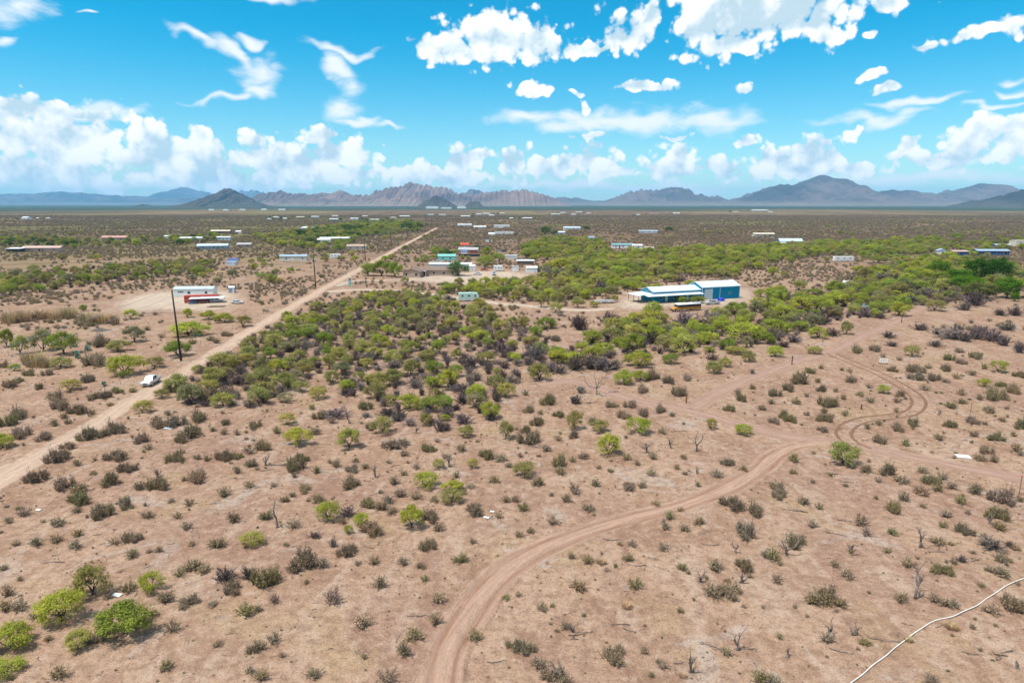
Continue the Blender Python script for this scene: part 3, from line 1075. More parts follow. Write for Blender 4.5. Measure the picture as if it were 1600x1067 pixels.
# ---- blue metal building with lean-to canopies
def metal_building():
    x, y = P(1096.5, 469.3)
    yw = math.radians(21)
    r = empty('metal_building', (x, y, float(gh(x, y)) + 0.03), yw)
    tag(r, 'teal blue metal barn and workshop wing with white roofs and canopy', 'building')
    BL, BW, BH, BR_ = 18.4, 9.5, 5.0, 1.7
    WL, WW, WH, WR = 22.5, 8.6, 4.1, 1.35
    teal = mat_plain('teal_sheet_metal', PAINT['teal'], 0.55, 0.0, 0.06, 0.5, 0.12)
    white = mat_plain('white_sheet_metal', (0.56, 0.67, 0.70), 0.4, 0.0, 0.12, 0.4)
    sh = lambda poly, dy: [(p + dy, q) for p, q in poly]
    MB().prism(sh(gable_poly(BW, BH, BR_), BW / 2), 0, BL, 'x').build('barn_wall', teal, r)
    MB().prism(sh(roof_poly(BW, BH, BR_, 0.25), BW / 2), -0.25, BL + 0.25, 'x').build('barn_roof', white, r)
    MB().prism(sh(gable_poly(WW, WH, WR), WW / 2 + 0.6), -WL, -0.02, 'x').build('wing_wall', teal, r)
    MB().prism(sh(roof_poly(WW, WH, WR, 0.25), WW / 2 + 0.6), -WL - 0.25, -0.27, 'x').build('wing_roof', white, r)
    # raised ribs of the roof sheets and the wall panels
    mb = MB()
    for i in range(int(BL / 0.9)):
        u = 0.4 + i * 0.9
        mb.prism(sh([(-BW / 2 - 0.24, BH + 0.13), (0, BH + BR_ + 0.175), (0, BH + BR_ + 0.23), (-BW / 2 - 0.24, BH + 0.18)], BW / 2), u, u + 0.06, 'x')
    mb.build('roof_rib', white, r)['kind'] = 'stuff'
    mb = MB()
    for i in range(int(WL / 0.9)):
        u = -WL + 0.4 + i * 0.9
        mb.prism(sh([(-WW / 2 - 0.24, WH + 0.13), (0, WH + WR + 0.175), (0, WH + WR + 0.23), (-WW / 2 - 0.24, WH + 0.18)], WW / 2 + 0.6), u, u + 0.06, 'x')
    mb.build('roof_rib', white, r)['kind'] = 'stuff'
    # white trim: corner strips, downspouts, eaves
    for u in (0.08, 8.6, BL - 0.08):
        MB().box((u, -0.04, BH / 2), (0.22, 0.08, BH - 0.06)).build('downspout', white, r)
    MB().box((BL / 2, -0.30, BH - 0.16), (BL + 0.4, 0.12, 0.16)).build('gutter', white, r)
    MB().box((-WL / 2 - 0.2, 0.28, WH - 0.16), (WL, 0.12, 0.14)).build('gutter', white, r)
    mb = MB().prism(sh([(-BW / 2, BH - 0.05), (0, BH + BR_ - 0.05), (BW / 2, BH - 0.05), (BW / 2, BH - 0.22), (0, BH + BR_ - 0.26), (-BW / 2, BH - 0.22)], BW / 2), -0.06, -0.003, 'x')
    mb.build('gable_trim', white, r)
    # roller door with its slats
    d = MB().box((3.1, -0.05, 2.1), (3.9, 0.10, 4.2)).build('roller_door', white, r)
    mb = MB()
    for i in range(10):
        mb.box((3.1, -0.115, 0.25 + i * 0.41), (3.8, 0.03, 0.05))
    mb.build('slat', pm('light_grey'), d)['kind'] = 'stuff'
    # canopies
    ch, cd = 2.75, 3.3
    MB().prism([(0.58, ch + 0.42), (0.58, ch + 0.54), (0.6 - cd, ch + 0.12), (0.6 - cd, ch)], -WL - 4.2, -0.8, 'x').build('canopy', white, r)
    MB().prism([(-WL - 0.02, ch + 0.60), (-WL - 0.02, ch + 0.72), (-WL - 6.4, ch + 0.14), (-WL - 6.4, ch + 0.02)], 0.7, WW + 0.6, 'y').build('canopy', white, r)
    for i in range(6):
        u = -WL - 4.0 + i * 5.0
        MB().box((u, 0.75 - cd, ch / 2), (0.14, 0.14, ch)).build('post', pm('dark'), r)
    for v in (1.0, 4.6, 8.6):
        MB().box((-WL - 6.2, v, ch / 2), (0.14, 0.14, ch)).build('post', pm('dark'), r)
    door(r, -16.3, 0.6, 1.0, 2.1)
    door(r, -6.5, 0.6, 1.0, 2.1)
    for u in (-18.8, -12.4, -9.4):
        window(r, u, 0.6, 1.6, 1.3, 1.0)
    window(r, -11.0, 0.6, 3.55, 0.5, 0.5)
    window(r, 13.5, 0.0, 2.2, 0.9, 0.7)
    for v in (3.4, 6.4):
        window(r, -WL, v, 3.9, 1.4, 0.8, 'l')
    ca, sa = math.cos(yw), math.sin(yw)
    for u in np.arange(-29, 19, 4.0):
        for v in (-2, 3, 8):
            keep_clear(x + ca * u - sa * v, y + sa * u + ca * v, 4.0, 0)
    for u in np.arange(-29, 19, 5.0):
        keep_clear(x + ca * u, y + sa * u, 3.5, 9 if u < 8 else 7)


metal_building()


# ---- vehicles: length along x, front at +x
def glass_quad(mb, a, b, c, d, mx=0.1, my=0.14, off=0.012):
    a, b, c, d = map(Vector, (a, b, c, d))
    n = (b - a).cross(d - a).normalized() * off

    def at(u, v):
        return (a * (1 - u) + b * u) * (1 - v) + (d * (1 - u) + c * u) * v
    mb.quad(*[tuple(at(u, v) + n) for u, v in ((mx, my), (1 - mx, my), (1 - mx, 1 - my), (mx, 1 - my))])


def car(name, label, kind, x, y, heading, paint, group=None, cat='car'):
    """pickup, sedan or suv"""
    r = empty(name, (x, y, float(gh(x, y)) + 0.02), heading)
    P_ = mat_plain('car_paint_' + paint, tuple(0.78 * v for v in PAINT[paint]), 0.25, 0.0, 0.05, 1.0, 0.6)
    if kind == 'pickup':
        L, W, zt, h = 5.6, 1.94, 1.12, 1.84
        c0, c1, t0, t1 = -0.95, 1.25, -0.80, 0.50
        prof = [(-0.95, 0.42), (2.72, 0.42), (2.80, 0.62), (2.78, 0.92), (2.60, 1.04), (1.25, zt), (-0.95, zt)]
    elif kind == 'suv':
        L, W, zt, h = 4.7, 1.85, 1.02, 1.74
        c0, c1, t0, t1 = -2.25, 1.05, -2.05, 0.35
        prof = [(-2.32, 0.38), (2.28, 0.38), (2.35, 0.6), (2.30, 0.86), (1.05, zt), (-2.30, zt)]
    else:
        L, W, zt, h = 4.6, 1.80, 0.90, 1.44
        c0, c1, t0, t1 = -1.75, 0.95, -1.10, 0.25
        prof = [(-2.28, 0.34), (2.22, 0.34), (2.30, 0.5), (2.22, 0.74), (0.95, zt), (-1.75, zt + 0.03), (-2.30, 0.86)]
    body = MB().prism(prof, -W / 2, W / 2, 'y').build('body', P_, r, bevel=0.07)
    if kind == 'pickup':
        mb = MB()
        mb.box((-1.88, 0, 0.62), (1.84, W - 0.02, 0.36))
        mb.box((-1.88, W / 2 - 0.06, 0.99), (1.84, 0.11, 0.38)).box((-1.88, -W / 2 + 0.06, 0.99), (1.84, 0.11, 0.38))
        mb.box((-2.755, 0, 0.90), (0.09, W - 0.04, 0.56))
        mb.build('bed', P_, r, bevel=0.02)
        MB().box((-1.85, 0, 0.815), (1.66, W - 0.26, 0.03)).build('bed_liner', pm('dark'), r)
    wt, wb = W - 0.42, W - 0.10
    b = [(c0, -wb / 2, zt - 0.02), (c1, -wb / 2, zt - 0.02), (c1, wb / 2, zt - 0.02), (c0, wb / 2, zt - 0.02)]
    t = [(t0, -wt / 2, h), (t1, -wt / 2, h), (t1, wt / 2, h), (t0, wt / 2, h)]
    mb = MB()
    n = len(mb.v)
    mb.v += b + t
    mb.f += [(4, 5, 6, 7), (0, 1, 5, 4), (1, 2, 6, 5), (2, 3, 7, 6), (3, 0, 4, 7)]
    mb.build('cabin', P_, r, bevel=0.05)
    g = MB()
    glass_quad(g, b[1], b[2], t[2], t[1], 0.07, 0.12)
    g.build('windscreen', M_GLASS, r)
    g = MB()
    glass_quad(g, b[3], b[0], t[0], t[3], 0.1, 0.2)
    g.build('rear_window', M_GLASS, r)
    for sd in (0, 1):
        a_, b_, c_, d_ = (b[0], b[1], t[1], t[0]) if sd == 0 else (b[2], b[3], t[3], t[2])
        mid = 0.5
        for k in (0, 1):
            lerp = lambda p, q, s: tuple(Vector(p) * (1 - s) + Vector(q) * s)
            g = MB()
            glass_quad(g, lerp(a_, b_, k * 0.5), lerp(a_, b_, k * 0.5 + 0.5), lerp(d_, c_, k * 0.5 + 0.5), lerp(d_, c_, k * 0.5), 0.08, 0.14)
            g.build('side_window', M_GLASS, r)
    wr = 0.39 if kind != 'sedan' else 0.33
    for wx in (L * 0.31, -L * 0.31):
        for wy in (-1, 1):
            ty = MB().wheel((wx, wy * (W / 2 - 0.12), wr), wr, 0.27).build('wheel', M_RUBBER, r)
            MB().wheel((wx, wy * (W / 2 - 0.12), wr), wr * 0.58, 0.30, 10).build('rim', M_CHROME, ty)
    for wy in (-1, 1):
        MB().box((prof[2][0] - 0.06, wy * W * 0.36, zt * 0.72), (0.12, 0.34, 0.16)).build('headlight', pm('roof_white', 0.2), r)
        MB().box((-L / 2 + 0.02, wy * W * 0.44, zt * 0.80), (0.06, 0.16, 0.26)).build('tail_light', pm('brick_red', 0.3), r)
        MB().box((c1 - 0.25, wy * (W / 2 + 0.08), zt + 0.10), (0.12, 0.18, 0.14)).build('mirror', pm('dark'), r)
    MB().box((prof[2][0] + 0.0, 0, zt * 0.66), (0.06, W * 0.42, 0.24)).build('grille', pm('dark'), r)
    MB().box((prof[2][0] + 0.03, 0, 0.46), (0.12, W * 0.96, 0.18)).build('bumper', M_CHROME if kind == 'pickup' else pm('dark'), r)
    MB().box((-L / 2 - 0.02, 0, 0.48), (0.12, W * 0.94, 0.18)).build('bumper', M_CHROME if kind == 'pickup' else pm('dark'), r)
    tag(r, label, cat, group)
    keep_clear(x, y, 3.0, 4)
    return r


tx, ty_ = P(232, 602)
car('pickup_truck', 'white crew cab pickup truck parked on the dirt road edge', 'pickup', tx, ty_ + 1.2, math.radians(-86.5), 'white', cat='truck')


def school_bus():
    x, y = P(1071, 486)
    r = empty('school_bus', (x, y, float(gh(x, y))), math.radians(180 + 20))
    yel = mat_plain('bus_yellow', (0.56, 0.27, 0.02), 0.4, 0, 0.2, 0.7)
    tag(r, 'old yellow school bus with white roof parked before the blue metal building', 'bus')
    L, W = 11.6, 2.45
    MB().box((-0.9, 0, 1.10), (L - 1.9, W, 1.0)).build('body', yel, r, bevel=0.05)
    prof = [(-W / 2, 1.6), (W / 2, 1.6), (W / 2, 2.35), (W / 2 - 0.08, 2.62), (W / 2 - 0.35, 2.82), (0, 2.92), (-W / 2 + 0.35, 2.82), (-W / 2 + 0.08, 2.62), (-W / 2, 2.35)]
    MB().prism([(p * 0.985, q) for p, q in prof[:4]] + [(-W / 2 + 0.08, 2.62), (-W / 2 * 0.985, 2.35)], -0.9 - (L - 1.9) / 2, -0.9 + (L - 1.9) / 2, 'x').build('window_band', pm('dark'), r)
    MB().prism([(-W / 2 - 0.01, 2.36), (W / 2 + 0.01, 2.36), (W / 2 - 0.06, 2.64), (W / 2 - 0.35, 2.84), (0, 2.95), (-W / 2 + 0.35, 2.84), (-W / 2 + 0.06, 2.64)], -0.9 - (L - 1.8) / 2, -0.9 + (L - 1.8) / 2, 'x').build('roof', pm('roof_white'), r, True)
    MB().prism([(3.90, 0.5), (5.7, 0.5), (5.78, 0.9), (5.62, 1.30), (3.90, 1.52)], -W * 0.42, W * 0.42, 'y').build('hood', yel, r, bevel=0.08)
    for sgn in (-1, 1):
        for i in range(11):
            w = MB().box((-5.25 + i * 0.83, sgn * (W / 2 + 0.0), 2.0), (0.66, 0.06, 0.52)).build('window', M_GLASS, r)
        MB().box((-0.9, sgn * (W / 2 + 0.015), 1.30), (L - 2.0, 0.04, 0.09)).build('rub_rail', pm('dark'), r)
        MB().box((-0.9, sgn * (W / 2 + 0.015), 0.80), (L - 2.0, 0.04, 0.09)).build('rub_rail', pm('dark'), r)
        for wx in (4.55, -2.9):
            t = MB().wheel((wx, sgn * (W / 2 - 0.18), 0.5), 0.5, 0.32).build('wheel', M_RUBBER, r)
            MB().wheel((wx, sgn * (W / 2 - 0.18), 0.5), 0.27, 0.35, 10).build('rim', pm('silver'), t)
        MB().box((5.72, sgn * 0.78, 0.95), (0.10, 0.30, 0.24)).build('headlight', pm('roof_white', 0.2), r)
        MB().box((4.1, sgn * (W / 2 + 0.12), 1.9), (0.1, 0.22, 0.36)).build('mirror', pm('dark'), r)
    MB().box((3.98, 0, 1.98), (0.05, W * 0.86, 0.62)).build('windscreen', M_GLASS, r)
    MB().box((5.76, 0, 0.86), (0.06, 1.1, 0.44)).build('grille', pm('dark'), r)
    MB().box((5.86, 0, 0.52), (0.14, W * 0.92, 0.22)).build('bumper', pm('dark'), r)
    MB().box((-5.82, 0, 0.58), (0.14, W * 0.98, 0.22)).build('bumper', pm('dark'), r)
    for t in (-4, -2, 0, 2, 4):
        keep_clear(x + t * math.cos(math.radians(20)), y + t * math.sin(math.radians(20)), 2.6, 22)


school_bus()


def rv(name, label, px, py, wpx, yaw, paint='white', stripe='blue_grey', group=None, H=2.7, clear=10):
    """travel trailer: rounded box on two wheels, windows, door, roof unit, drawbar"""
    x, y = P(px, py)
    yw = math.radians(yaw)
    q = x / y
    L = wpx / SCALE(py) / max(0.3, math.cos(yw) - q * math.sin(yw))
    W = 2.4
    r = empty(name, (x - math.sin(yw) * W / 2, y + math.cos(yw) * W / 2, float(gh(x, y))), yw)
    z0 = 0.55
    prof = [(-L / 2, z0), (L / 2 - 0.5, z0), (L / 2, z0 + 0.6), (L / 2 - 0.1, z0 + H * 0.62), (L / 2 - 0.7, z0 + H), (-L / 2 + 0.25, z0 + H), (-L / 2, z0 + H - 0.3)]
    MB().prism(prof, -W / 2, W / 2, 'y').build('body', pm(paint, 0.4), r, bevel=0.06)
    MB().box((0, -W / 2 - 0.01, z0 + 0.5), (L * 0.9, 0.03, 0.14)).build('stripe', pm(stripe), r)
    for u in (-0.32, 0.0, 0.30):
        window(r, u * L, -W / 2, z0 + H * 0.62, min(1.1, L * 0.11), 0.6)
    door(r, 0.16 * L, -W / 2, 0.7, 1.8, 'light_grey', z0 + 0.05)
    for wx in (-0.5, 0.4):
        for s in (-1, 1):
            t = MB().wheel((wx, s * (W / 2 - 0.15), 0.34), 0.34, 0.22).build('wheel', M_RUBBER, r)
            MB().wheel((wx, s * (W / 2 - 0.15), 0.34), 0.19, 0.25, 10).build('rim', pm('silver'), t)
    MB().box((L * 0.05, 0, z0 + H + 0.12), (0.9, 0.8, 0.24)).build('roof_unit', pm('light_grey'), r)
    MB().tube([(L / 2 - 0.4, -0.5, 0.5), (L / 2 + 0.9, 0, 0.45)], 0.05, 5).tube([(L / 2 - 0.4, 0.5, 0.5), (L / 2 + 0.9, 0, 0.45)], 0.05, 5).build('drawbar', pm('dark'), r)
    MB().tube([(L / 2 + 0.85, 0, -0.05), (L / 2 + 0.85, 0, 0.5)], 0.05, 5).build('jack', pm('dark'), r)
    tag(r, label, 'trailer', group)
    for t in np.arange(-L / 2, L / 2 + 0.1, 2.5):
        keep_clear(r.location.x + math.cos(yw) * t, r.location.y + math.sin(yw) * t, 2.0, clear)
    return r


w4 = [(-0.38, 1.9, 0.7, 0.5), (-0.33, 1.9, 0.7, 0.5), (-0.28, 1.9, 0.7, 0.5), (-0.12, 1.6, 1.1, 1.0), (0.32, 1.6, 1.0, 1.0)]
# ---- left: mobile home, container with awning
house('mobile_home', 'white mobile home with pale blue roof behind the red container', 'house', 303, 463.5, 61, 4.6, 3.1, 0.75, 2, 'white', 'pale_blue', 'gable', w4, [(0.19,), (0.05,)], 0.25, skirt='light_grey', clear=16)
x0, y0 = P(309, 473)


def container_awning():
    yw = math.radians(16)
    x, y = P(300, 474)
    c = empty('shipping_container', (x, y + 2.6, float(gh(x, y))), yw)
    tag(c, 'orange red shipping container carrying one side of the white awning', 'container')
    Lc = 12.2
    MB().box((Lc / 2 - 3.6, 0, 1.5), (Lc, 2.44, 2.8)).build('body', pm('red', 0.5), c, bevel=0.03)
    mb = MB()
    for i in range(30):
        mb.box((-3.4 + i * 0.4, -1.24, 1.5), (0.16, 0.06, 2.6))
    mb.build('corrugation', pm('red', 0.5), c)['kind'] = 'stuff'
    for s in (-0.56, 0.56):
        d = MB().box((-3.63, s, 1.5), (0.06, 1.08, 2.65)).build('door', pm('red', 0.5), c)
        MB().tube([(-3.69, s * 0.4, 0.3), (-3.69, s * 0.4, 2.4)], 0.03, 5).build('lock_bar', M_CHROME, d)
    a = empty('awning', (x + math.cos(yw) * 5.0 + math.sin(yw) * 3.2, y + 2.6 + math.sin(yw) * 5.0 - math.cos(yw) * 3.2, float(gh(x, y))), yw)
    tag(a, 'flat white awning on thin posts sheltering parked cars', 'awning')
    La = 12.6
    MB().prism([(-2.6, 2.02), (1.9, 2.16), (1.9, 2.24), (-2.6, 2.10)], -La / 2, La / 2, 'x').build('roof_sheet', M_ROOFM, a)
    for u in (-La / 2 + 0.2, -2.1, 2.1, La / 2 - 0.2):
        MB().box((u, -2.45, 0.98), (0.1, 0.1, 2.06)).build('post', pm('dark'), a)
    for u in (2.6, La / 2 - 0.2):
        MB().box((u, 1.75, 1.03), (0.1, 0.1, 2.20)).build('post', pm('dark'), a)
    ca, sa = math.cos(yw), math.sin(yw)
    for k, (du, dv, kd, pt, lb) in enumerate([(-4.4, -0.9, 'sedan', 'blue', 'blue car at the left end under the white awning'), (-1.4, -0.8, 'sedan', 'brick_red', 'dark red car in the middle under the white awning'), (3.2, -0.4, 'suv', 'pale_blue', 'pale blue car at the right end under the white awning')]):
        car('parked_car', lb, kd, a.location.x + ca * du - sa * dv, a.location.y + sa * du + ca * dv, yw + math.radians(200 if k == 1 else 15), pt, 'cars under the awning')
    for t in np.arange(-5, 16, 3.0):
        keep_clear(x + ca * t, y + 2.6 + sa * t, 4.2, 11)


container_awning()
house('garden_shed', 'small dark blue grey shed with white door right of the awning', 'shed', 362, 458, 9, 2.4, 2.2, 0.6, 10, 'blue_grey', 'light_grey', 'gable', [], [(0.3, 0.8, 1.9)], 0.15, clear=8)
car('parked_car', 'white car parked right of the awning beyond a bush', 'sedan', *P(371, 475), math.radians(10), 'white')

# low pile of boards before the awning
def board_pile():
    x, y = P(338, 480)
    r = empty('board_pile', (x, y, float(gh(x, y))), 0.1)
    tag(r, 'low pile of old boards in front of the awning', 'lumber')
    for i in range(14):
        MB().box((R.uniform(-0.5, 0.5), -1.2 + 0.19 * i, 0.07 + 0.14 * (i % 3)), (R.uniform(4, 6.5), 0.2, 0.08), rz=R.uniform(-0.08, 0.08)).build('board', pm('wood'), r)
    keep_clear(x, y, 3.5, 4)


board_pile()


def gravel_mound():
    x, y = P(155, 516)
    rg = np.random.default_rng(4)
    n, m = 30, 14
    V = []
    for j in range(m):
        t = j / (m - 1)
        for i in range(n):
            a = 6.283 * i / n
            rr = (1 - t) * (1 + 0.12 * math.sin(3 * a + 1) + 0.05 * rg.normal())
            V.append((3.3 * rr * math.cos(a), 2.4 * rr * math.sin(a), -0.1 + 1.05 * t ** 1.25 + 0.03 * rg.normal()))
    i = np.arange(n * m).reshape(m, n)
    F = np.stack([i[:-1].ravel(), np.roll(i, -1, 1)[:-1].ravel(), np.roll(i, -1, 1)[1:].ravel(), i[1:].ravel()], 1)
    o = link('gravel_mound', np_mesh('gravel_mound', V, [F], [mat_plain('dark_gravel', (0.105, 0.090, 0.080), 0.95, 0, 0.5, 6)], smooth=False))
    o.location = (x, y, float(gh(x, y)))
    tag(o, 'low dark grey gravel mound on the bare lot at left', 'mound')
    keep_clear(x, y, 4.0, 3)


gravel_mound()

# ---- homes across the plain.  (all sizes from the photograph)
WN = [(-0.30, 1.6, 1.2, 1.0), (0.05, 1.6, 1.2, 1.0), (0.34, 1.6, 1.2, 1.0)]
WF = [(-0.28, 1.6, 1.4, 1.1), (0.28, 1.6, 1.4, 1.1)]
G = 'homes spread over the plain'
house('long_house', 'pinkish tan long house with low roof at far left', 'house', 64, 393, 60, 8, 3.0, 1.3, 4, 'pinkish', 'pinkish', 'gable', WN + [(-0.44, 1.6, 1, 1)], [(-0.04, 1.4, 2.1, 'dark')], 0.5, G)
house('carport', 'white roofed carport with dark opening left of the pinkish house', 'carport', 21, 394, 22, 7, 2.5, 0.8, 4, 'dark', 'roof_white', 'hip', [], [], 0.6, G)  # solid dark walls paint in the shade under the roof
house('red_roofed_house', 'pink walled house with red roof among green shrubs', 'house', 178, 375.5, 38, 8, 3.0, 1.3, 3, 'pinkish', 'pink_red', 'gable', WF, [(0.0, 2.0, 2.1, 'dark')], 0.8, G)
house('blue_grey_house', 'blue grey manufactured home with blue roof left of the road', 'house', 332, 389.5, 48, 8, 3.0, 1.4, 12, 'blue_grey', 'pale_blue', 'gable', WN, [(0.18, 1, 2.1, 'deep_blue')], 0.4, G)
house('white_cabin', 'tiny white cabin at the left end of the distant green belt', 'house', 261, 373, 9, 5, 2.6, 1.0, 0, 'white', 'light_grey', 'gable', WF, [], 0.3, G)
house('pale_barn', 'long low pale roof among shrubs left of the cyan home', 'barn', 298, 376, 34, 8, 2.6, 1.0, 8, 'light_grey', 'light_grey', 'gable', WF, [], 0.5, G)
house('cyan_home', 'white and cyan mobile home in green shrubs', 'house', 349, 375.5, 21, 5, 3.0, 0.8, 0, 'pale_blue', 'roof_white', 'gable', WF + [(0.0, 1.6, 1.2, 1.0)], [], 0.3, G)
house('cream_barn', 'long cream roofed barn beyond the cyan home', 'barn', 344, 365, 30, 8, 3.0, 1.2, 3, 'brown', 'cream', 'gable', [], [(0, 2, 2.2, 'dark')], 0.5, G)
house('white_hut', 'small bright white hut right of the cream barn', 'hut', 372, 365, 8, 5, 2.6, 1.0, 0, 'white', 'roof_white', 'gable', [(0, 1.4, 1, 1)], [], 0.3, G)
house('tan_cottage', 'dull tan cottage right of the blue grey home', 'house', 381, 387, 22, 7, 2.8, 1.2, 6, 'tan', 'grey', 'gable', WF, [], 0.4, G)
house('grey_roofed_home', 'cream mobile home with blue grey roof near the transformer pole', 'house', 458, 407.5, 42, 5.5, 3.0, 0.9, 2, 'cream', 'blue_grey', 'gable', [(-0.25, 1.6, 1, 1), (0.36, 1.6, 1, 1)], [(-0.02, 1.3, 2.1)], 0.3, G, skirt='light_grey')
house('long_white_roof_home', 'long home with bright white roof behind a dark thicket', 'house', 525, 377, 50, 7, 3.0, 1.0, 6, 'teal_roof', 'roof_white', 'gable', WN, [], 0.4, G)
house('white_garage', 'low white garage left of the long white roofed home', 'garage', 506, 379, 20, 6, 2.6, 1.0, 6, 'white', 'roof_white', 'gable', [], [(0, 2.4, 2.1, 'light_grey')], 0.3, G)
house('white_hip_house', 'white hip roofed house above the dark green trees', 'house', 479, 359.5, 19, 9, 3.0, 1.6, 0, 'pale_blue', 'roof_white', 'hip', WF, [], 0.5, G)
house('tan_bungalow', 'pale tan bungalow behind bright green shrubs by the road', 'house', 557, 390, 30, 8, 2.9, 1.2, 8, 'cream', 'tan', 'gable', WN, [], 0.4, G)
rv('travel_trailer', 'white travel trailer with dark windows left of the dirt road', 524, 404.5, 17, 0)
car('parked_car', 'white car in front of the grey roofed home', 'sedan', *P(447, 409.5), 0.1, 'white')


def solar_array():
    x, y = P(364, 411)
    r = empty('solar_array', (x, y, float(gh(x, y))), 0.0)
    tag(r, 'dark blue solar panels on a rack beside a pale blue box', 'solar panels')
    for k in (-1, 0, 1):
        f = MB().prism([(-1.5, 1.2), (1.5, 3.0), (1.5, 3.08), (-1.5, 1.28)], k * 2.5 - 1.15, k * 2.5 + 1.15, 'x').build('panel', pm('deep_blue', 0.2), r)
        MB().prism([(-1.56, 1.12), (-1.5, 1.16), (-1.5, 1.30), (-1.56, 1.26)], k * 2.5 - 1.2, k * 2.5 + 1.2, 'x').build('frame', M_CHROME, f)
        MB().box((k * 2.5, 1.0, 1.25), (0.12, 0.12, 2.7)).build('post', pm('light_grey'), r)
    keep_clear(x, y, 4, 8)


solar_array()
house('pale_blue_box', 'pale blue storage box in front of the solar panels', 'shed', 361, 414.5, 14, 2.6, 2.0, 0.3, 0, 'pale_blue', 'pale_blue', 'flat', [], [(0.2, 0.9, 1.8)], 0.1)

# ---- middle: ranch house and its yard
rh, Lh = house('ranch_house', 'tan ranch house with brown roof left of the dark green tree', 'house', 681, 431.5, 62, 8.5, 3.1, 1.3, -6, 'tan', 'brown', 'gable', [(-0.05, 1.6, 1.3, 1.3), (0.20, 1.6, 1.3, 1.3), (0.42, 1.6, 1.2, 1.2)], [(-0.28, 1.0, 2.1, 'dark')], 0.5, None, 6)
wing, _ = house('ranch_house_wing', 'x', 'x', 643, 433.5, 26, 9.0, 3.1, 1.5, -6, 'tan', 'brown', 'cross', [(-0.30, 1.6, 1.1, 1.4), (0.28, 1.6, 1.3, 1.4)], [], 0.5, None, 5)
for ch in list(wing.children):     # the front-facing gable wing belongs to the same house
    mw = Matrix.Translation(wing.location) @ Matrix.Rotation(wing.rotation_euler.z, 4, 'Z')
    mr = Matrix.Translation(rh.location) @ Matrix.Rotation(rh.rotation_euler.z, 4, 'Z')
    ch.parent = rh
    ch.matrix_local = mr.inverted() @ mw
    if ch.name.startswith('wall'):
        ch.name = 'wing_wall'
    if ch.name.startswith('roof'):
        ch.name = 'wing_roof'
bpy.data.objects.remove(wing)
# porch of the ranch house
pp = MB().box((-Lh * 0.30, -5.6, 2.78), (3.4, 2.8, 0.14)).build('porch_roof', pm('pale_blue'), rh)
for dx in (-1.5, 1.5):
    MB().box((-Lh * 0.30 + dx, -6.85, 1.33), (0.14, 0.14, 2.76)).build('porch_post', pm('white'), rh)
MB().box((-Lh * 0.30, -5.6, 0.12), (3.4, 2.8, 0.24)).build('porch_floor', pm('grey'), rh)
house('long_awning_shed', 'long shed with white roof behind the ranch house', 'shed', 703, 420, 66, 5, 2.6, 0.5, -4, 'light_grey', 'roof_white', 'shed', [], [(0.1, 2.4, 2.1)], 0.3)
G2 = 'small white outbuildings on the ranch yard'
house('tall_white_shed', 'narrow white shed right of the dark green tree', 'shed', 738, 424, 9, 3.0, 2.9, 0.6, 0, 'white', 'white', 'gable', [], [(0.0, 1.0, 2.0, 'light_grey')], 0.15, G2)
rv('cargo_trailer', 'white cargo trailer left of the blue car on the yard', 779, 424.5, 15, 2, 'white', 'light_grey')
house('white_storage_box', 'white storage box at the right side of the yard', 'shed', 805, 424, 10, 2.6, 2.6, 0.2, 0, 'white', 'light_grey', 'flat', [], [(0.2, 1.0, 2.0)], 0.1, G2)
house('open_shelter', 'low white shelter roof behind the storage box', 'shelter', 821, 414, 26, 5, 2.4, 0.3, 0, 'brown', 'roof_white', 'shed', [], [], 0.4, G2)
house('white_shed', 'white shed partly behind bright green bush right of the yard', 'shed', 831, 426, 17, 4, 2.7, 0.7, 3, 'white', 'roof_white', 'gable', [], [(0.3, 1.0, 2.0, 'light_grey')], 0.2, G2)
car('parked_car', 'white sedan parked on the pink yard', 'sedan', *P(746, 430), math.radians(175), 'white')
car('parked_car', 'blue car parked on the pink yard', 'suv', *P(772, 430), math.radians(-88), 'pale_blue')
car('parked_car', 'red car by the green tree behind the yard', 'sedan', *P(757, 423), math.radians(5), 'red')
house('aqua_home', 'aqua roofed round topped trailer home behind a dark tree', 'house', 698, 407, 28, 5, 2.6, 1.4, 0, 'aqua', 'aqua', 'arch', [(-0.2, 1.6, 1.4, 0.9), (0.2, 1.6, 1.4, 0.9)], [], 0.2)
car('parked_car', 'white tall car left of the sedan below the aqua trailer', 'suv', *P(684, 411), math.radians(8), 'white')
car('parked_car', 'white sedan right of the other white car below the aqua trailer', 'sedan', *P(699, 412.5), math.radians(175), 'white')
house('red_roofed_home', 'grey house with red roof patch in the middle yard', 'house', 731, 396, 30, 8, 3.0, 1.5, -8, 'pinkish', 'grey', 'gable', WF, [], 0.4)
house('red_gable_shed', 'shed with bright red roof behind the blue tarpaulin', 'shed', 726, 389, 13, 5, 3.4, 1.4, 0, 'pinkish', 'red', 'gable', [], [(0, 1, 2)], 0.3)
house('blue_tarpaulin_shelter', 'bright blue tarpaulin shelter in the middle yard', 'shelter', 725, 397.5, 9, 3, 2.3, 0.7, 0, 'white', 'blue', 'gable', [], [], 0.2)
house('brick_red_shed', 'brick red box shed at the right of the middle yard', 'shed', 739, 396.5, 11, 4, 2.8, 0.3, 0, 'brick_red', 'brick_red', 'flat', [], [(0.2, 1.0, 2.0, 'brown')], 0.1)
house('dark_flat_shed', 'long dark flat shed at the front of the middle yard', 'shed', 733, 401.5, 33, 3, 2.0, 0.2, -2, 'dark', 'brown', 'flat', [], [], 0.1)
house('white_slab_shelter', 'flat white shelter roof right of the round green trees', 'shelter', 799, 405, 19, 5, 2.3, 0.2, 0, 'light_grey', 'roof_white', 'flat', [], [], 0.1)
car('parked_car', 'dark car right of the dark green round tree', 'suv', *P(788, 394), math.radians(4), 'dark')
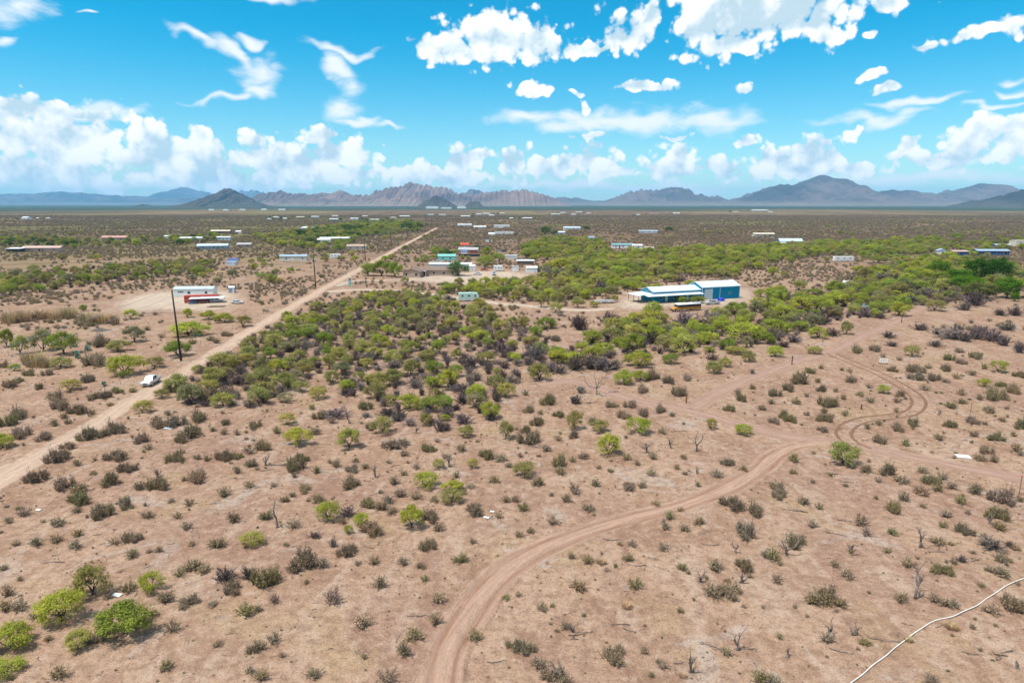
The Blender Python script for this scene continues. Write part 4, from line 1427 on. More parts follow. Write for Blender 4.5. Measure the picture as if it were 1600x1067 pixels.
car('parked_car', 'grey car left of the dark one by the round tree', 'sedan', *P(777, 393), math.radians(176), 'grey')
rv('mint_trailer', 'white trailer with mint green side half hidden in mesquite', 733, 472, 32, 8, 'mint', 'white', H=2.8, clear=9)
G3 = 'white homes in the middle distance'
house('white_home', 'long white home with green trim at the far yard left', 'house', 726, 354, 22, 7, 3.0, 1.0, 5, 'white', 'roof_white', 'gable', WF, [], 0.4, G3)
house('white_home', 'white home right of the long far one', 'house', 750, 357.5, 19, 7, 3.0, 1.2, 5, 'cream', 'roof_white', 'gable', WF, [], 0.4, G3)
house('white_home', 'plain white long box home above the windowed trailer', 'house', 784, 356, 24, 6, 3.4, 0.6, 0, 'white', 'roof_white', 'gable', WF, [], 0.3, G3)
rv('long_trailer', 'long white trailer with dark windows in the far yard', 788, 366.5, 30, 2, 'white', 'blue_grey', H=3.0)
house('round_white_shed', 'small round topped white shed left of the windowed trailer', 'shed', 768, 368, 10, 5, 1.8, 1.4, 0, 'white', 'roof_white', 'arch', [], [(0, 1, 1.8)], 0.2, G3)
car('parked_car', 'white car at the right end of the far yard', 'suv', *P(813, 366), 0.0, 'white')
house('dark_shed', 'white shed with black door below the far yard', 'shed', 764, 378.5, 10, 4, 2.8, 0.6, 0, 'white', 'dark', 'gable', [], [(0.15, 1.6, 2.1, 'dark')], 0.2)
car('parked_car', 'white van on the track below the far yard', 'suv', *P(800, 377.5), 0.1, 'white')

# ---- right middle
house('white_house', 'white house with blue grey roof and dark windows beyond the green belt', 'house', 894, 359.5, 26, 8, 3.2, 1.4, 3, 'white', 'pale_blue', 'gable', WN, [], 0.4)
house('white_workshop', 'white workshop left of the far white house', 'shed', 876, 366.5, 14, 6, 2.8, 1.0, 5, 'pale_blue', 'roof_white', 'gable', [], [(0.1, 2, 2.2, 'white')], 0.3)
house('blue_dome_shed', 'small blue round roofed shed below the far white house', 'shed', 924, 374, 10, 5, 1.6, 1.4, 0, 'blue_grey', 'blue_grey', 'arch', [], [(0, 1, 1.8, 'dark')], 0.2)
house('long_grey_home', 'long grey mobile home near the round dark green bush', 'house', 1013, 364.5, 29, 5, 3.0, 0.7, 0, 'light_grey', 'pale_blue', 'gable', WN + [(-0.45, 1.6, 1, 1)], [(0.18,)], 0.3)
house('teal_roofed_home', 'white home with teal roof beyond the mesquite belt', 'house', 972, 388, 32, 7, 3.0, 0.9, -4, 'white', 'teal_roof', 'gable', WN, [(-0.12, 1, 2.1, 'dark')], 0.3)
house('white_annexe', 'white gabled annexe at the right end of the teal roofed home', 'house', 996, 389, 15, 8, 3.0, 0.9, -4, 'white', 'white', 'gable', [(0.1, 1.6, 1.1, 1.1)], [], 0.3)
house('white_yard_wall', 'low white shed right of the teal roofed home', 'shed', 1015, 391, 14, 4, 2.0, 0.4, -4, 'white', 'cream', 'shed', [], [(0.2, 0.9, 1.8)], 0.2)
house('cream_house', 'cream house with a wide porch near the right middle', 'house', 1194, 369.5, 32, 8, 3.0, 1.0, -3, 'cream', 'cream', 'gable', [(-0.3, 1.6, 1.4, 1.0), (0.0, 1.6, 1.4, 1.0)], [(0.30, 2.2, 2.2, 'dark')], 0.6)
car('parked_car', 'dark blue car in front of the cream house', 'suv', *P(1187, 373), 0.1, 'deep_blue')
car('parked_car', 'white pickup right of the cream house', 'pickup', *P(1207, 372.5), 0.5, 'white', cat='truck')
house('blue_gabled_barn', 'blue barn with pale blue gable roof and white awning', 'barn', 1236, 383, 36, 10, 3.6, 2.2, -6, 'blue', 'pale_blue', 'gable', [], [(0.42, 1.2, 2.1, 'deep_blue')], 0.3, None, 5)
house('white_awning', 'white awning roof before the blue barn', 'awning', 1233, 384.6, 30, 3.2, 2.9, 0.5, -6, 'teal_roof', 'roof_white', 'shed', [], [], 0.3, None, 5)
rv('fifth_wheel_trailer', 'white pointed travel trailer right of the blue barn', 1263, 383.8, 21, -4, 'white', 'blue_grey', H=2.8)
rv('white_trailer', 'long white trailer alone in the right middle scrub', 1319, 409, 31, 3, 'white', 'pale_blue', H=2.9, clear=16)
rv('small_trailer', 'small white trailer sunk in dark bare shrubs', 1327, 448.5, 14, 5, 'white', 'dark', H=2.3, clear=8)
car('parked_car', 'silver pickup beside the school bus', 'pickup', *P(1113, 476.5), math.radians(190), 'silver', cat='truck')
car('parked_car', 'pale green car half hidden by trees at the right', 'sedan', *P(1346, 481), math.radians(170), 'mint')


def drum():
    x, y = P(1126.5, 470.6)
    r = empty('blue_tank', (x, y, float(gh(x, y)) + 0.03))
    tag(r, 'bright blue low tank against the teal barn wall', 'tank')
    pts = [(0, 1.35), (0.5, 1.32), (1.1, 1.15), (1.35, 0.85), (1.4, 0.0)]
    mb = MB()
    n = 18
    for rr, z in pts:
        for i in range(n):
            mb.v.append((rr * math.cos(6.283 * i / n), rr * math.sin(6.283 * i / n), z))
    for j in range(len(pts) - 1):
        for i in range(n):
            k = (i + 1) % n
            mb.f.append((j * n + i, (j + 1) * n + i, (j + 1) * n + k, j * n + k))
    mb.build('tank_body', mat_plain('tank_blue', (0.012, 0.035, 0.42), 0.4, 0, 0.1), r, True)
    MB().wheel((0, 0, 0), 0.01, 0.01).build('outlet', pm('dark'), r).location = (1.42, 0, 0.15)
    MB().box((0, 0, 1.40), (0.5, 0.5, 0.10)).build('lid', pm('dark'), r)


drum()


def boat_trailer():
    """flat trailer with white deck on the pale drive"""
    x, y = P(945, 473)
    r = empty('flat_trailer', (x, y, float(gh(x, y))), math.radians(4))
    tag(r, 'flat white decked trailer among small trees left of the metal building', 'trailer')
    MB().box((0, 0, 0.75), (7.6, 2.3, 0.18)).build('deck', pm('roof_white'), r)
    for s in (-1, 1):
        for wx in (-0.5, 0.5):
            t = MB().wheel((wx, s * 1.05, 0.34), 0.34, 0.2).build('wheel', M_RUBBER, r)
            MB().wheel((wx, s * 1.05, 0.34), 0.18, 0.23, 10).build('rim', pm('silver'), t)
        MB().box((0, s * 1.16, 1.0), (7.6, 0.06, 0.4)).build('side_rail', pm('silver'), r)
    MB().tube([(3.7, -0.6, 0.7), (5.0, 0, 0.5)], 0.06, 5).tube([(3.7, 0.6, 0.7), (5.0, 0, 0.5)], 0.06, 5).tube([(4.9, 0, 0), (4.9, 0, 0.55)], 0.05, 5).build('drawbar', pm('dark'), r)
    keep_clear(x, y, 4.5, 7)


boat_trailer()
# ---- far right
bh, Lb = house('blue_white_house', 'deep blue house with white window frames and blue roof at far right', 'house', 1552, 399.5, 50, 8, 3.4, 1.0, -3, 'deep_blue', 'blue_grey', 'gable', [(-0.42, 1.7, 1.3, 1.5), (-0.33, 1.7, 1.3, 1.5), (-0.24, 1.7, 1.3, 1.5), (0.24, 1.7, 1.6, 1.6), (0.38, 1.7, 2.2, 1.9)], [(-0.13, 1.2, 2.2), (0.1, 1.2, 2.2, 'teal')], 0.5, None, 5)
house('blue_roofed_shed', 'low pale blue roofed shed behind the blue house', 'shed', 1567, 386.5, 23, 5, 2.2, 0.6, -3, 'blue', 'pale_blue', 'gable', [], [], 0.4)
house('dark_blue_trailer_home', 'dark blue trailer home with tan roof left of the blue house', 'house', 1502, 399.5, 24, 4.5, 2.9, 0.6, -2, 'deep_blue', 'pinkish', 'shed', [(-0.2, 1.6, 1.1, 0.9)], [(0.2, 0.9, 2.0, 'blue')], 0.4)
house('white_blue_cabin', 'white cabin with blue gable left of the dark blue trailer', 'house', 1473, 397.5, 15, 5, 2.9, 1.3, -10, 'white', 'blue_grey', 'cross', [(0, 1.5, 1.6, 1.5)], [], 0.4)
house('cream_block', 'tall cream block building at the right picture edge', 'building', 1599, 385.5, 24, 9, 5.2, 0.3, 0, 'cream', 'cream', 'flat', [(-0.2, 3.2, 1.2, 1.2), (0.2, 3.2, 1.2, 1.2)], [(0, 2.4, 2.6, 'tan')], 0.1)


def water_tank():
    x, y = P(1457, 401.5)
    r = empty('water_tank', (x, y, float(gh(x, y))))
    tag(r, 'round mint green water tank left of the white cabin', 'tank')
    mb = MB()
    n = 18
    pts = [(0.0, 2.9), (0.9, 2.75), (1.7, 2.3), (1.75, 0.0)]
    for rr, z in pts:
        for i in range(n):
            mb.v.append((rr * math.cos(6.283 * i / n), rr * math.sin(6.283 * i / n), z))
    for j in range(len(pts) - 1):
        for i in range(n):
            k = (i + 1) % n
            mb.f.append((j * n + i, (j + 1) * n + i, (j + 1) * n + k, j * n + k))
    mb.build('tank_body', pm('aqua'), r, True)
    MB().box((0, 0, 2.93), (0.6, 0.6, 0.12)).build('lid', pm('mint'), r)
    keep_clear(x, y, 3, 6)


water_tank()

# ---- far small white homes
FAR = [  # px py width wall roof words
    (38, 343.5, 11, 5, 'white', 'roof_white', 'lone white box building on the far left plain'), (59, 343, 6, 3, 'white', 'light_grey', 'tiny pale building right of the lone white box'),
    (74, 343, 6, 3, 'cream', 'light_grey', 'tiny cream building farther right of the lone white box'),
    (420, 344, 8, 3, 'white', 'roof_white', 'white hut leftmost in the far left row'), (430, 341, 11, 3, 'light_grey', 'roof_white', 'light grey roofed home at the far left row'),
    (445, 343.5, 6, 3, 'white', 'roof_white', 'small white hut third in the far left row'), (469, 341, 15, 3, 'tan', 'cream', 'cream roofed long home in the far left row'),
    (492, 340.5, 14, 3.2, 'white', 'roof_white', 'white home beside a dark round tree far off'), (521, 344.5, 16, 3.2, 'pale_blue', 'roof_white', 'pale blue white roofed home far off left of the road'),
    (523, 339, 11, 3, 'white', 'light_grey', 'white home right behind the pale blue one'), (553, 343.5, 15, 3.2, 'white', 'roof_white', 'white long home far off near the road trees'),
    (570, 339.5, 10, 3, 'pinkish', 'light_grey', 'pinkish home far off near the road trees'), (585, 345.5, 18, 3.2, 'light_grey', 'light_grey', 'grey white home above the dark green belt'),
    (632, 339.5, 19, 3.2, 'cream', 'roof_white', 'cream white home left of the far road end'), (614, 342, 12, 3, 'cream', 'cream', 'low cream home by the trees left of the far road end'),
    (673, 337, 11, 3, 'pale_blue', 'light_grey', 'grey home under dark trees past the road end'), (691, 337, 12, 3, 'light_grey', 'light_grey', 'second grey home past the road end'),
    (727, 339.5, 18, 3.2, 'white', 'roof_white', 'white roofed home left of the far cluster'), (748, 336, 9, 3, 'light_grey', 'roof_white', 'small white home in the far cluster'),
    (760, 335, 13, 3, 'white', 'roof_white', 'wide white home in the far cluster'), (768, 338, 10, 3, 'pale_blue', 'roof_white', 'pale blue home in the far cluster'),
    (785, 334.5, 8, 3, 'white', 'roof_white', 'white home right of the far cluster'), (799, 343, 6, 3, 'white', 'roof_white', 'little white box home below the far cluster'),
    (824, 343, 18, 3.2, 'blue_grey', 'roof_white', 'blue grey home with white roof far off in the middle'), (868, 336, 16, 3, 'cream', 'roof_white', 'cream white row of homes far off in the middle'),
    (879, 333.5, 10, 3, 'white', 'roof_white', 'white home just behind the cream row'), (896, 336.5, 10, 3, 'white', 'roof_white', 'bright white home right of the cream row'),
    (905, 332.5, 12, 3, 'light_grey', 'roof_white', 'grey white home before the yellow grassland'), (920, 334, 9, 3, 'cream', 'roof_white', 'cream home before the yellow grassland'),
    (997, 337, 6, 3, 'white', 'roof_white', 'tiny white box left of the pink home'), (1022, 335, 17, 3, 'pinkish', 'pink_red', 'pink roofed home far off right of the middle'),
    (1057, 334, 12, 3, 'white', 'roof_white', 'white home right of the pink roofed one'), (1188, 329.6, 32, 4.5, 'white', 'roof_white', 'very long white building at the grassland edge'),
    (1150, 332, 10, 3, 'light_grey', 'roof_white', 'small grey home left of the very long building'), (1204, 332, 7, 3, 'white', 'roof_white', 'white hut under the very long building'),
    (675, 326.2, 24, 14, 'white', 'roof_white', 'large white hall below the small dark hill'), (697, 326.4, 20, 8, 'white', 'roof_white', 'lower white hall right of the large one'), (721, 326, 17, 14, 'white', 'roof_white', 'white hall rightmost below the small dark hill'),
    (330, 329.2, 10, 5, 'white', 'roof_white', 'white town building leftmost at the foot of the cone hill'), (352, 329.4, 9, 5, 'white', 'roof_white', 'white town building second at the foot of the cone hill'), (378, 329, 12, 5, 'white', 'roof_white', 'white town building third at the foot of the cone hill'),
    (412, 328.6, 10, 5, 'white', 'roof_white', 'white town building right of the cone hill foot'), (440, 328.8, 13, 5, 'white', 'roof_white', 'wide white town building farther right of the cone hill'),
]
for (px, py, w, hgt, wc, rc, lb) in FAR:
    house('plains_home', lb, 'house', px, py, w * 0.8, 9 if hgt < 4 else 16, hgt, 1.1 if hgt < 4 else 2.0, R.uniform(-8, 8), wc, rc, R.choice(['gable', 'gable', 'hip']), WF if hgt < 6 else [], [(0.05, 2.0, 2.2, 'dark')], 0.5, 'far homes on the plain', 4)

# ------------------------------------------------------------------ poles, wires, fences, small things
POLES = []
for k in range(8):
    Y = 165.0 + 147.5 * k
    POLES.append((-82.0 - (Y - 165) * 0.0555, Y))
PLAB = ['tall dark utility pole nearest the camera beside the dirt road', 'second utility pole carrying a transformer drum beside the road', 'third utility pole along the dirt road, left of the green trees', 'fourth utility pole along the dirt road, before the narrowing bend', 'fifth utility pole along the dirt road', 'sixth utility pole along the dirt road', 'seventh utility pole along the dirt road', 'eighth and farthest utility pole along the dirt road']
TOPZ = 17.7
for k, (x, y) in enumerate(POLES):
    r = empty('utility_pole', (x, y, float(gh(x, y))))
    lean = -0.6 if k == 0 else -0.25
    MB().tube([(0, 0, -0.5), (lean * 0.5, 0, TOPZ * 0.5), (lean, 0, TOPZ)], [0.27, 0.23, 0.17], 9).build('shaft', M_POLE, r, True)
    MB().tube([(lean, 0, TOPZ - 0.02), (lean, 0, TOPZ + 0.35)], [0.06, 0.05], 6).build('insulator', pm('light_grey'), r)
    MB().tube([(lean + 0.17, 0, TOPZ - 1.4), (lean + 0.40, 0, TOPZ - 1.35)], [0.05, 0.07], 6).build('insulator', pm('light_grey'), r)
    MB().tube([(lean * 0.8 - 0.17, 0, TOPZ - 3.4), (lean * 0.8 - 0.36, 0, TOPZ - 3.4)], [0.04, 0.06], 6).build('insulator', pm('light_grey'), r)
    if k == 1:
        MB().tube([(lean * 0.7 + 0.62, 0, TOPZ - 5.6), (lean * 0.7 + 0.62, 0, TOPZ - 4.4)], 0.42, 12).build('transformer', pm('blue_grey'), r, True)
        MB().box((lean * 0.7 + 0.25, 0, TOPZ - 5.0), (0.3, 0.16, 0.3)).build('bracket', pm('dark'), r)
        MB().box((lean * 0.7 - 0.35, 0, TOPZ - 5.2), (0.4, 0.4, 0.8)).build('fuse_box', pm('dark'), r)
    tag(r, PLAB[k], 'utility pole', 'utility poles along the dirt road')
    keep_clear(x, y, 1.2, 3)
M_WIRE = mat_plain('aluminium_wire', (0.46, 0.46, 0.46), 0.5, 0.4, 0.1)
ext = [(-82.0 - (17.5 - 165) * 0.0555, 17.5)] + POLES
for j, (dx, dz, lb) in enumerate([(0.0, 0.34, 'highest thin power line along the pole tops'), (0.4, -1.35, 'middle thin power line on the right of the poles'), (-0.36, -3.4, 'lowest thin power line on the left of the poles')]):
    mb = MB()
    pts = []
    for a, b in zip(ext[:-1], ext[1:]):
        for t in np.linspace(0, 1, 16, endpoint=False):
            sag = 4 * 2.0 * t * (1 - t)
            pts.append((a[0] + (b[0] - a[0]) * t - 0.4 + dx, a[1] + (b[1] - a[1]) * t, TOPZ + dz - sag))
    mb.tube(pts, 0.03, 4)
    o = mb.build('power_line', M_WIRE)
    tag(o, lb, 'wire', 'wires strung between the utility poles')


def fence(label, a, b, step, h=1.25):
    a, b = np.array(a), np.array(b)
    L = float(np.linalg.norm(b - a))
    d = (b - a) / L
    r = empty('wire_fence', (a[0], a[1], float(gh(a[0], a[1]))), math.atan2(d[1], d[0]))
    tag(r, label, 'fence')
    n = int(L / step)
    me = MB().tube([(0, 0, -0.3), (0, 0, h)], [0.055, 0.05], 6).mesh('post', pm('wood'))
    tops = []
    for i in range(n + 1):
        p = link('post', me, r)
        q = a + d * i * step
        z = float(gh(q[0], q[1]) - gh(a[0], a[1]))
        p.location = (i * step, 0, z)
        p.rotation_euler = (R.uniform(-0.05, 0.05), R.uniform(-0.05, 0.05), 0)
        tops.append((i * step, 0, z))
    for k in range(3):
        MB().tube([(x, y - 0.06, z + 0.4 + 0.35 * k) for x, y, z in tops], 0.012, 3).build('wire', M_WIRE, r)


fence('thin wire fence along the left side of the dirt road', P(110, 640), P(560, 417), 6.0)
fence('wire fence running left from the dirt road near the lower left', P(-40, 560), P(100, 548), 7.0)
fence('wire fence along the driveway in front of the ranch house', P(556, 449), P(700, 446), 6.0)


def gate():
    x, y = P(547, 447.5)
    r = empty('entrance_gate', (x, y, float(gh(x, y))), math.radians(-8))
    tag(r, 'white entrance frame with a hanging sign board beside the dirt road', 'gate')
    M = pm('white')
    for dx in (-0.9, 0.9):
        MB().box((dx, 0, 2.1), (0.22, 0.22, 4.3)).build('post', M, r)
    MB().box((0, 0, 4.15), (2.1, 0.26, 0.26)).build('beam', M, r)
    MB().box((0, 0, 2.3), (1.5, 0.10, 1.0)).build('sign_board', pm('blue_grey'), r)
    MB().box((0, 0, 0.6), (1.5, 0.10, 0.9)).build('sign_board', pm('aqua'), r)
    for k in range(5):
        MB().box((-5.2 + 0.9 * k, 1.2 + 0.5 * k, 0.6), (0.12, 0.12, 1.3)).build('rail_post', M, r)
    MB().tube([(-5.2, 1.2, 1.05), (-1.6, 3.2, 1.05)], 0.05, 5).tube([(-5.2, 1.2, 0.6), (-1.6, 3.2, 0.6)], 0.05, 5).build('rail', M, r)
    keep_clear(x, y, 5, 6)


gate()


def ground_pipe():
    c = spline(gl((1290, 1102), (1336, 1062), (1372, 1034), (1420, 996), (1455, 973), (1490, 963), (1525, 948), (1560, 926), (1585, 912), (1640, 896), (1720, 880)), 0.5)
    z = gh(c[:, 0], c[:, 1])
    pts = [(p[0] + 0.03 * math.sin(i * 0.7), p[1] + 0.03 * math.sin(i * 0.9 + 1), float(zz) + 0.10) for i, (p, zz) in enumerate(zip(c, z))]
    o = MB().tube(pts, 0.048, 8).build('ground_pipe', mat_plain('white_plastic', (0.70, 0.67, 0.62), 0.6, 0, 0.45, 1.2), None, True)
    tag(o, 'white plastic pipe lying across the sand at bottom right', 'pipe')
    for p in pts[::4]:
        OCC.append((p[0], p[1], 0.25))


ground_pipe()


def marker(name, label, px, py, hpx, w, col, cat='post', cap=None):
    x, y = P(px, py)
    h = hpx / SCALE(py) / math.cos(depress0(py))
    r = empty(name, (x, y, float(gh(x, y))))
    MB().tube([(0, 0, -0.3), (0.03, 0, h)], [w, w * 0.9], 8).build('shaft', pm(col), r)
    if cap:
        MB().box((0.03, 0, h + 0.06), (w * 2.6, w * 2.6, 0.14)).build('cap', pm(cap), r)
    tag(r, label, cat)
    OCC.append((x, y, 0.8))


def depress0(py):
    u, f, up = px_dir(800, py)
    return math.atan2(-up, f)


marker('fence_post', 'rust red post under a small tree beside the pink path', 1072, 631, 15, 0.16, 'rust', cap='brown')
marker('fence_post', 'short dark post left of the branching path', 1237, 571, 12, 0.13, 'dark', cap='dark')
marker('fence_post', 'dark post at the far end of the branching path', 1408.5, 504, 9, 0.14, 'dark', cap='dark')
marker('fence_post', 'stubby dark post beside the S-shaped ruts', 1345.5, 639, 7, 0.14, 'dark', cap='wood')
marker('marker_stake', 'thin red stake at the right picture edge', 1592, 774, 28, 0.05, 'rust', 'stake', 'red')
marker('marker_stake', 'thin grey stake above a bush right of the ruts', 1516.5, 644, 14, 0.05, 'rust', 'stake', 'red')
marker('valve_post', 'small pale valve post at the foot of the nearest utility pole', 275, 573, 10, 0.10, 'cream', cap='white')


def small_board(name, label, px, py, L, W, col, tilt=0.06, cat='panel', z=0.12):
    x, y = P(px, py)
    r = empty(name, (x, y, float(gh(x, y))), math.radians(-12))
    mb = MB().box((0, 0, z), (L, W, 0.05))
    b = mb.build('sheet', pm(col), r)
    b.rotation_euler = (tilt, tilt * 0.6, 0)
    for s in (-1, 1):
        MB().box((s * L * 0.32, 0, 0.03), (0.09, W * 0.9, 0.10)).build('batten', pm('wood'), r)
    tag(r, label, cat)
    OCC.append((x, y, max(L, W) * 0.7))


small_board('sheet_of_plywood', 'white panel lying flat on the sand right of the path', 1505, 712, 2.0, 1.2, 'white')
small_board('scrap_sheet', 'pale blue sheet of scrap under a bush near the pickup truck', 263, 671, 1.4, 0.8, 'pale_blue', cat='scrap')
small_board('scrap_sheet', 'white scrap sheet by the bottom left trees', 183, 931, 0.9, 0.5, 'white', cat='scrap')
small_board('scrap_sheet', 'white scrap by the bushes right of the twin lime trees', 760, 810, 0.7, 0.35, 'white', cat='scrap')
small_board('scrap_sheet', 'small white scrap above and right of the other one', 769, 801, 0.5, 0.3, 'white', cat='scrap')
small_board('scrap_sheet', 'white scrap at the left edge beside a dark bush', 60, 797, 0.6, 0.35, 'white', cat='scrap')
small_board('scrap_sheet', 'pale timber scrap at the lower right edge', 1562, 1022, 1.0, 0.4, 'wood', cat='scrap')


def slatted_chair():
    x, y = P(1380, 568)
    r = empty('slatted_seat', (x, y, float(gh(x, y))), math.radians(160))
    tag(r, 'white slatted wooden pallet seat on the sand above the ruts', 'seat')
    for i in range(4):
        MB().box((-0.75 + 0.5 * i, 0.35, 0.95), (0.28, 0.06, 1.1)).build('back_slat', pm('white'), r)
        MB().box((-0.75 + 0.5 * i, -0.1, 0.42), (0.28, 0.85, 0.06)).build('seat_slat', pm('white'), r)
    for sx in (-0.85, 0.85):
        for sy in (-0.45, 0.3):
            MB().box((sx, sy, 0.18), (0.1, 0.1, 0.44)).build('leg', pm('wood'), r)
    MB().box((0, -0.45, 0.36), (1.9, 0.08, 0.08)).build('rail', pm('wood'), r)
    OCC.append((x, y, 1.6))


slatted_chair()

# ------------------------------------------------------------------ plants: shapes
def rand_unit(rg, n):
    v = rg.normal(size=(n, 3))
    return v / (np.linalg.norm(v, axis=1)[:, None] + 1e-9)


def leaf_quads(rg, C, N, L, Wd):
    """one small quad per centre C with normal about N"""
    n = len(C)
    N = N / (np.linalg.norm(N, axis=1)[:, None] + 1e-9)
    a = np.cross(N, rand_unit(rg, n))
    a /= np.linalg.norm(a, axis=1)[:, None] + 1e-9
    b = np.cross(N, a)
    l = L[:, None] if isinstance(L, np.ndarray) else L
    w = Wd[:, None] if isinstance(Wd, np.ndarray) else Wd
    V = np.stack([C - a * l, C - b * w, C + a * l, C + b * w], 1).reshape(-1, 3)
    F = np.arange(n * 4).reshape(n, 4)
    return V, F


def limb(rg, a, b, bend=0.15, k=4):
    a, b = np.array(a, float), np.array(b, float)
    t = np.linspace(0, 1, k)[:, None]
    off = rand_unit(rg, 1)[0] * np.linalg.norm(b - a) * bend
    p = a + (b - a) * t + np.sin(t * math.pi) * off
    return [tuple(q) for q in p]


def make_tree(seed, W=6.0, H=4.2, nl=5, n_leaf=4000, clump=1.0, leaf=0.125, low=0.30, dense=1.0):
    """trunk mesh and crown mesh of one tree, base at the origin: a soft rounded dome of overlapping clumps"""
    rg = np.random.default_rng(seed)
    tb = MB()
    blobs = []
    k = W / 6
    rot0 = rg.uniform(0, 6.28)
    base_h = H * rg.uniform(0.05, 0.13)
    lean = rg.uniform(-0.2, 0.2, 2)
    fork = np.array([lean[0], lean[1], base_h])
    tb.tube([(0, 0, -0.3), (lean[0] * 0.4, lean[1] * 0.4, base_h * 0.5), tuple(fork)], [0.20 * k, 0.17 * k, 0.15 * k], 7)
    for i in range(nl):
        an = rot0 + 6.283 * i / nl + rg.uniform(-0.35, 0.35)
        r1 = W * rg.uniform(0.10, 0.17)
        p1 = np.array([math.cos(an) * r1, math.sin(an) * r1, H * rg.uniform(0.30, 0.42)])
        tb.tube(limb(rg, fork, p1, 0.14), [0.11 * k, 0.09 * k, 0.075 * k, 0.06 * k], 5)
        for j in range(2 + (rg.random() < 0.4)):
            a2 = an + rg.uniform(-0.6, 0.6)
            r2 = W * rg.uniform(0.20, 0.345)
            z2 = H * (0.74 - 0.30 * (r2 / (0.345 * W)) ** 2 + rg.uniform(-0.08, 0.08))
            p2 = np.array([math.cos(a2) * r2, math.sin(a2) * r2, z2])
            tb.tube(limb(rg, p1, p2, 0.12), [0.055 * k, 0.042 * k, 0.03 * k, 0.016 * k], 4)
            for q in range(3):
                p3 = p2 + rand_unit(rg, 1)[0] * np.array([0.14 * W, 0.14 * W, 0.13 * H])
                tb.tube([tuple(p1 + (p2 - p1) * 0.7), tuple(p3)], [0.02 * k, 0.008 * k], 3, False)
            blobs.append((p2, W * rg.uniform(0.11, 0.19) * clump, H * rg.uniform(0.14, 0.24) * clump))
            if rg.random() < 0.35 + low:     # skirt that droops towards the ground
                blobs.append((np.array([p2[0] * 1.12, p2[1] * 1.12, H * rg.uniform(0.20, 0.36)]), W * rg.uniform(0.08, 0.13), H * rg.uniform(0.12, 0.18)))
    for _ in range(3):
        blobs.append((np.array([rg.uniform(-0.12, 0.12) * W, rg.uniform(-0.12, 0.12) * W, H * rg.uniform(0.66, 0.80)]), W * rg.uniform(0.13, 0.19), H * rg.uniform(0.13, 0.19)))
    wts = np.array([b[1] ** 2 * b[2] ** 0.6 for b in blobs])
    wts /= wts.sum()
    cnt = np.maximum(30, (wts * n_leaf * dense).astype(int))
    C, N, B = [], [], []
    for (c, r, h), m in zip(blobs, cnt):
        B.append(np.full(m, rg.uniform(-0.28, 0.28)))
        d = rand_unit(rg, m)
        d[:, 2] = np.where(d[:, 2] < -0.45, -d[:, 2] * 0.7, d[:, 2])
        rr = 0.40 + 0.66 * rg.random(m) ** 0.55
        lump = 1 + 0.30 * np.sin(d[:, 0] * 5 + c[0]) * np.sin(d[:, 1] * 5 + c[1] * 2) + 0.14 * np.sin(d[:, 2] * 9 + c[2])
        C.append(c + d * (rr * lump)[:, None] * np.array([r, r, h]))
        N.append(d * 1.1 + rand_unit(rg, m) * 0.7 + np.array([0, 0, 0.4]))
    C = np.vstack(C)
    N = np.vstack(N)
    # loose sprigs past the outline
    m = int(len(C) * 0.13)
    s = rg.integers(0, len(C), m)
    B = np.concatenate(B + [np.zeros(m)])
    cc = C[s] + (C[s] - np.array([0, 0, H * 0.42])) * rg.uniform(0.03, 0.26, (m, 1))
    C = np.vstack([C, cc])
    N = np.vstack([N, rand_unit(rg, m)])
    C[:, 2] = np.maximum(C[:, 2], 0.12)
    L = rg.uniform(0.6, 1.35, len(C)) * leaf * k
    V, F = leaf_quads(rg, C, N, L, L * rg.uniform(0.4, 0.7, len(C)))
    lv = np.repeat(np.clip(rg.random(len(C)) * 0.7 + 0.15 + B, 0, 1), 4)
    crown = np_mesh('crown', V, [F], [M_LEAF], attrs={'lv': lv})
    return tb.mesh('trunk', M_BARK, True), crown


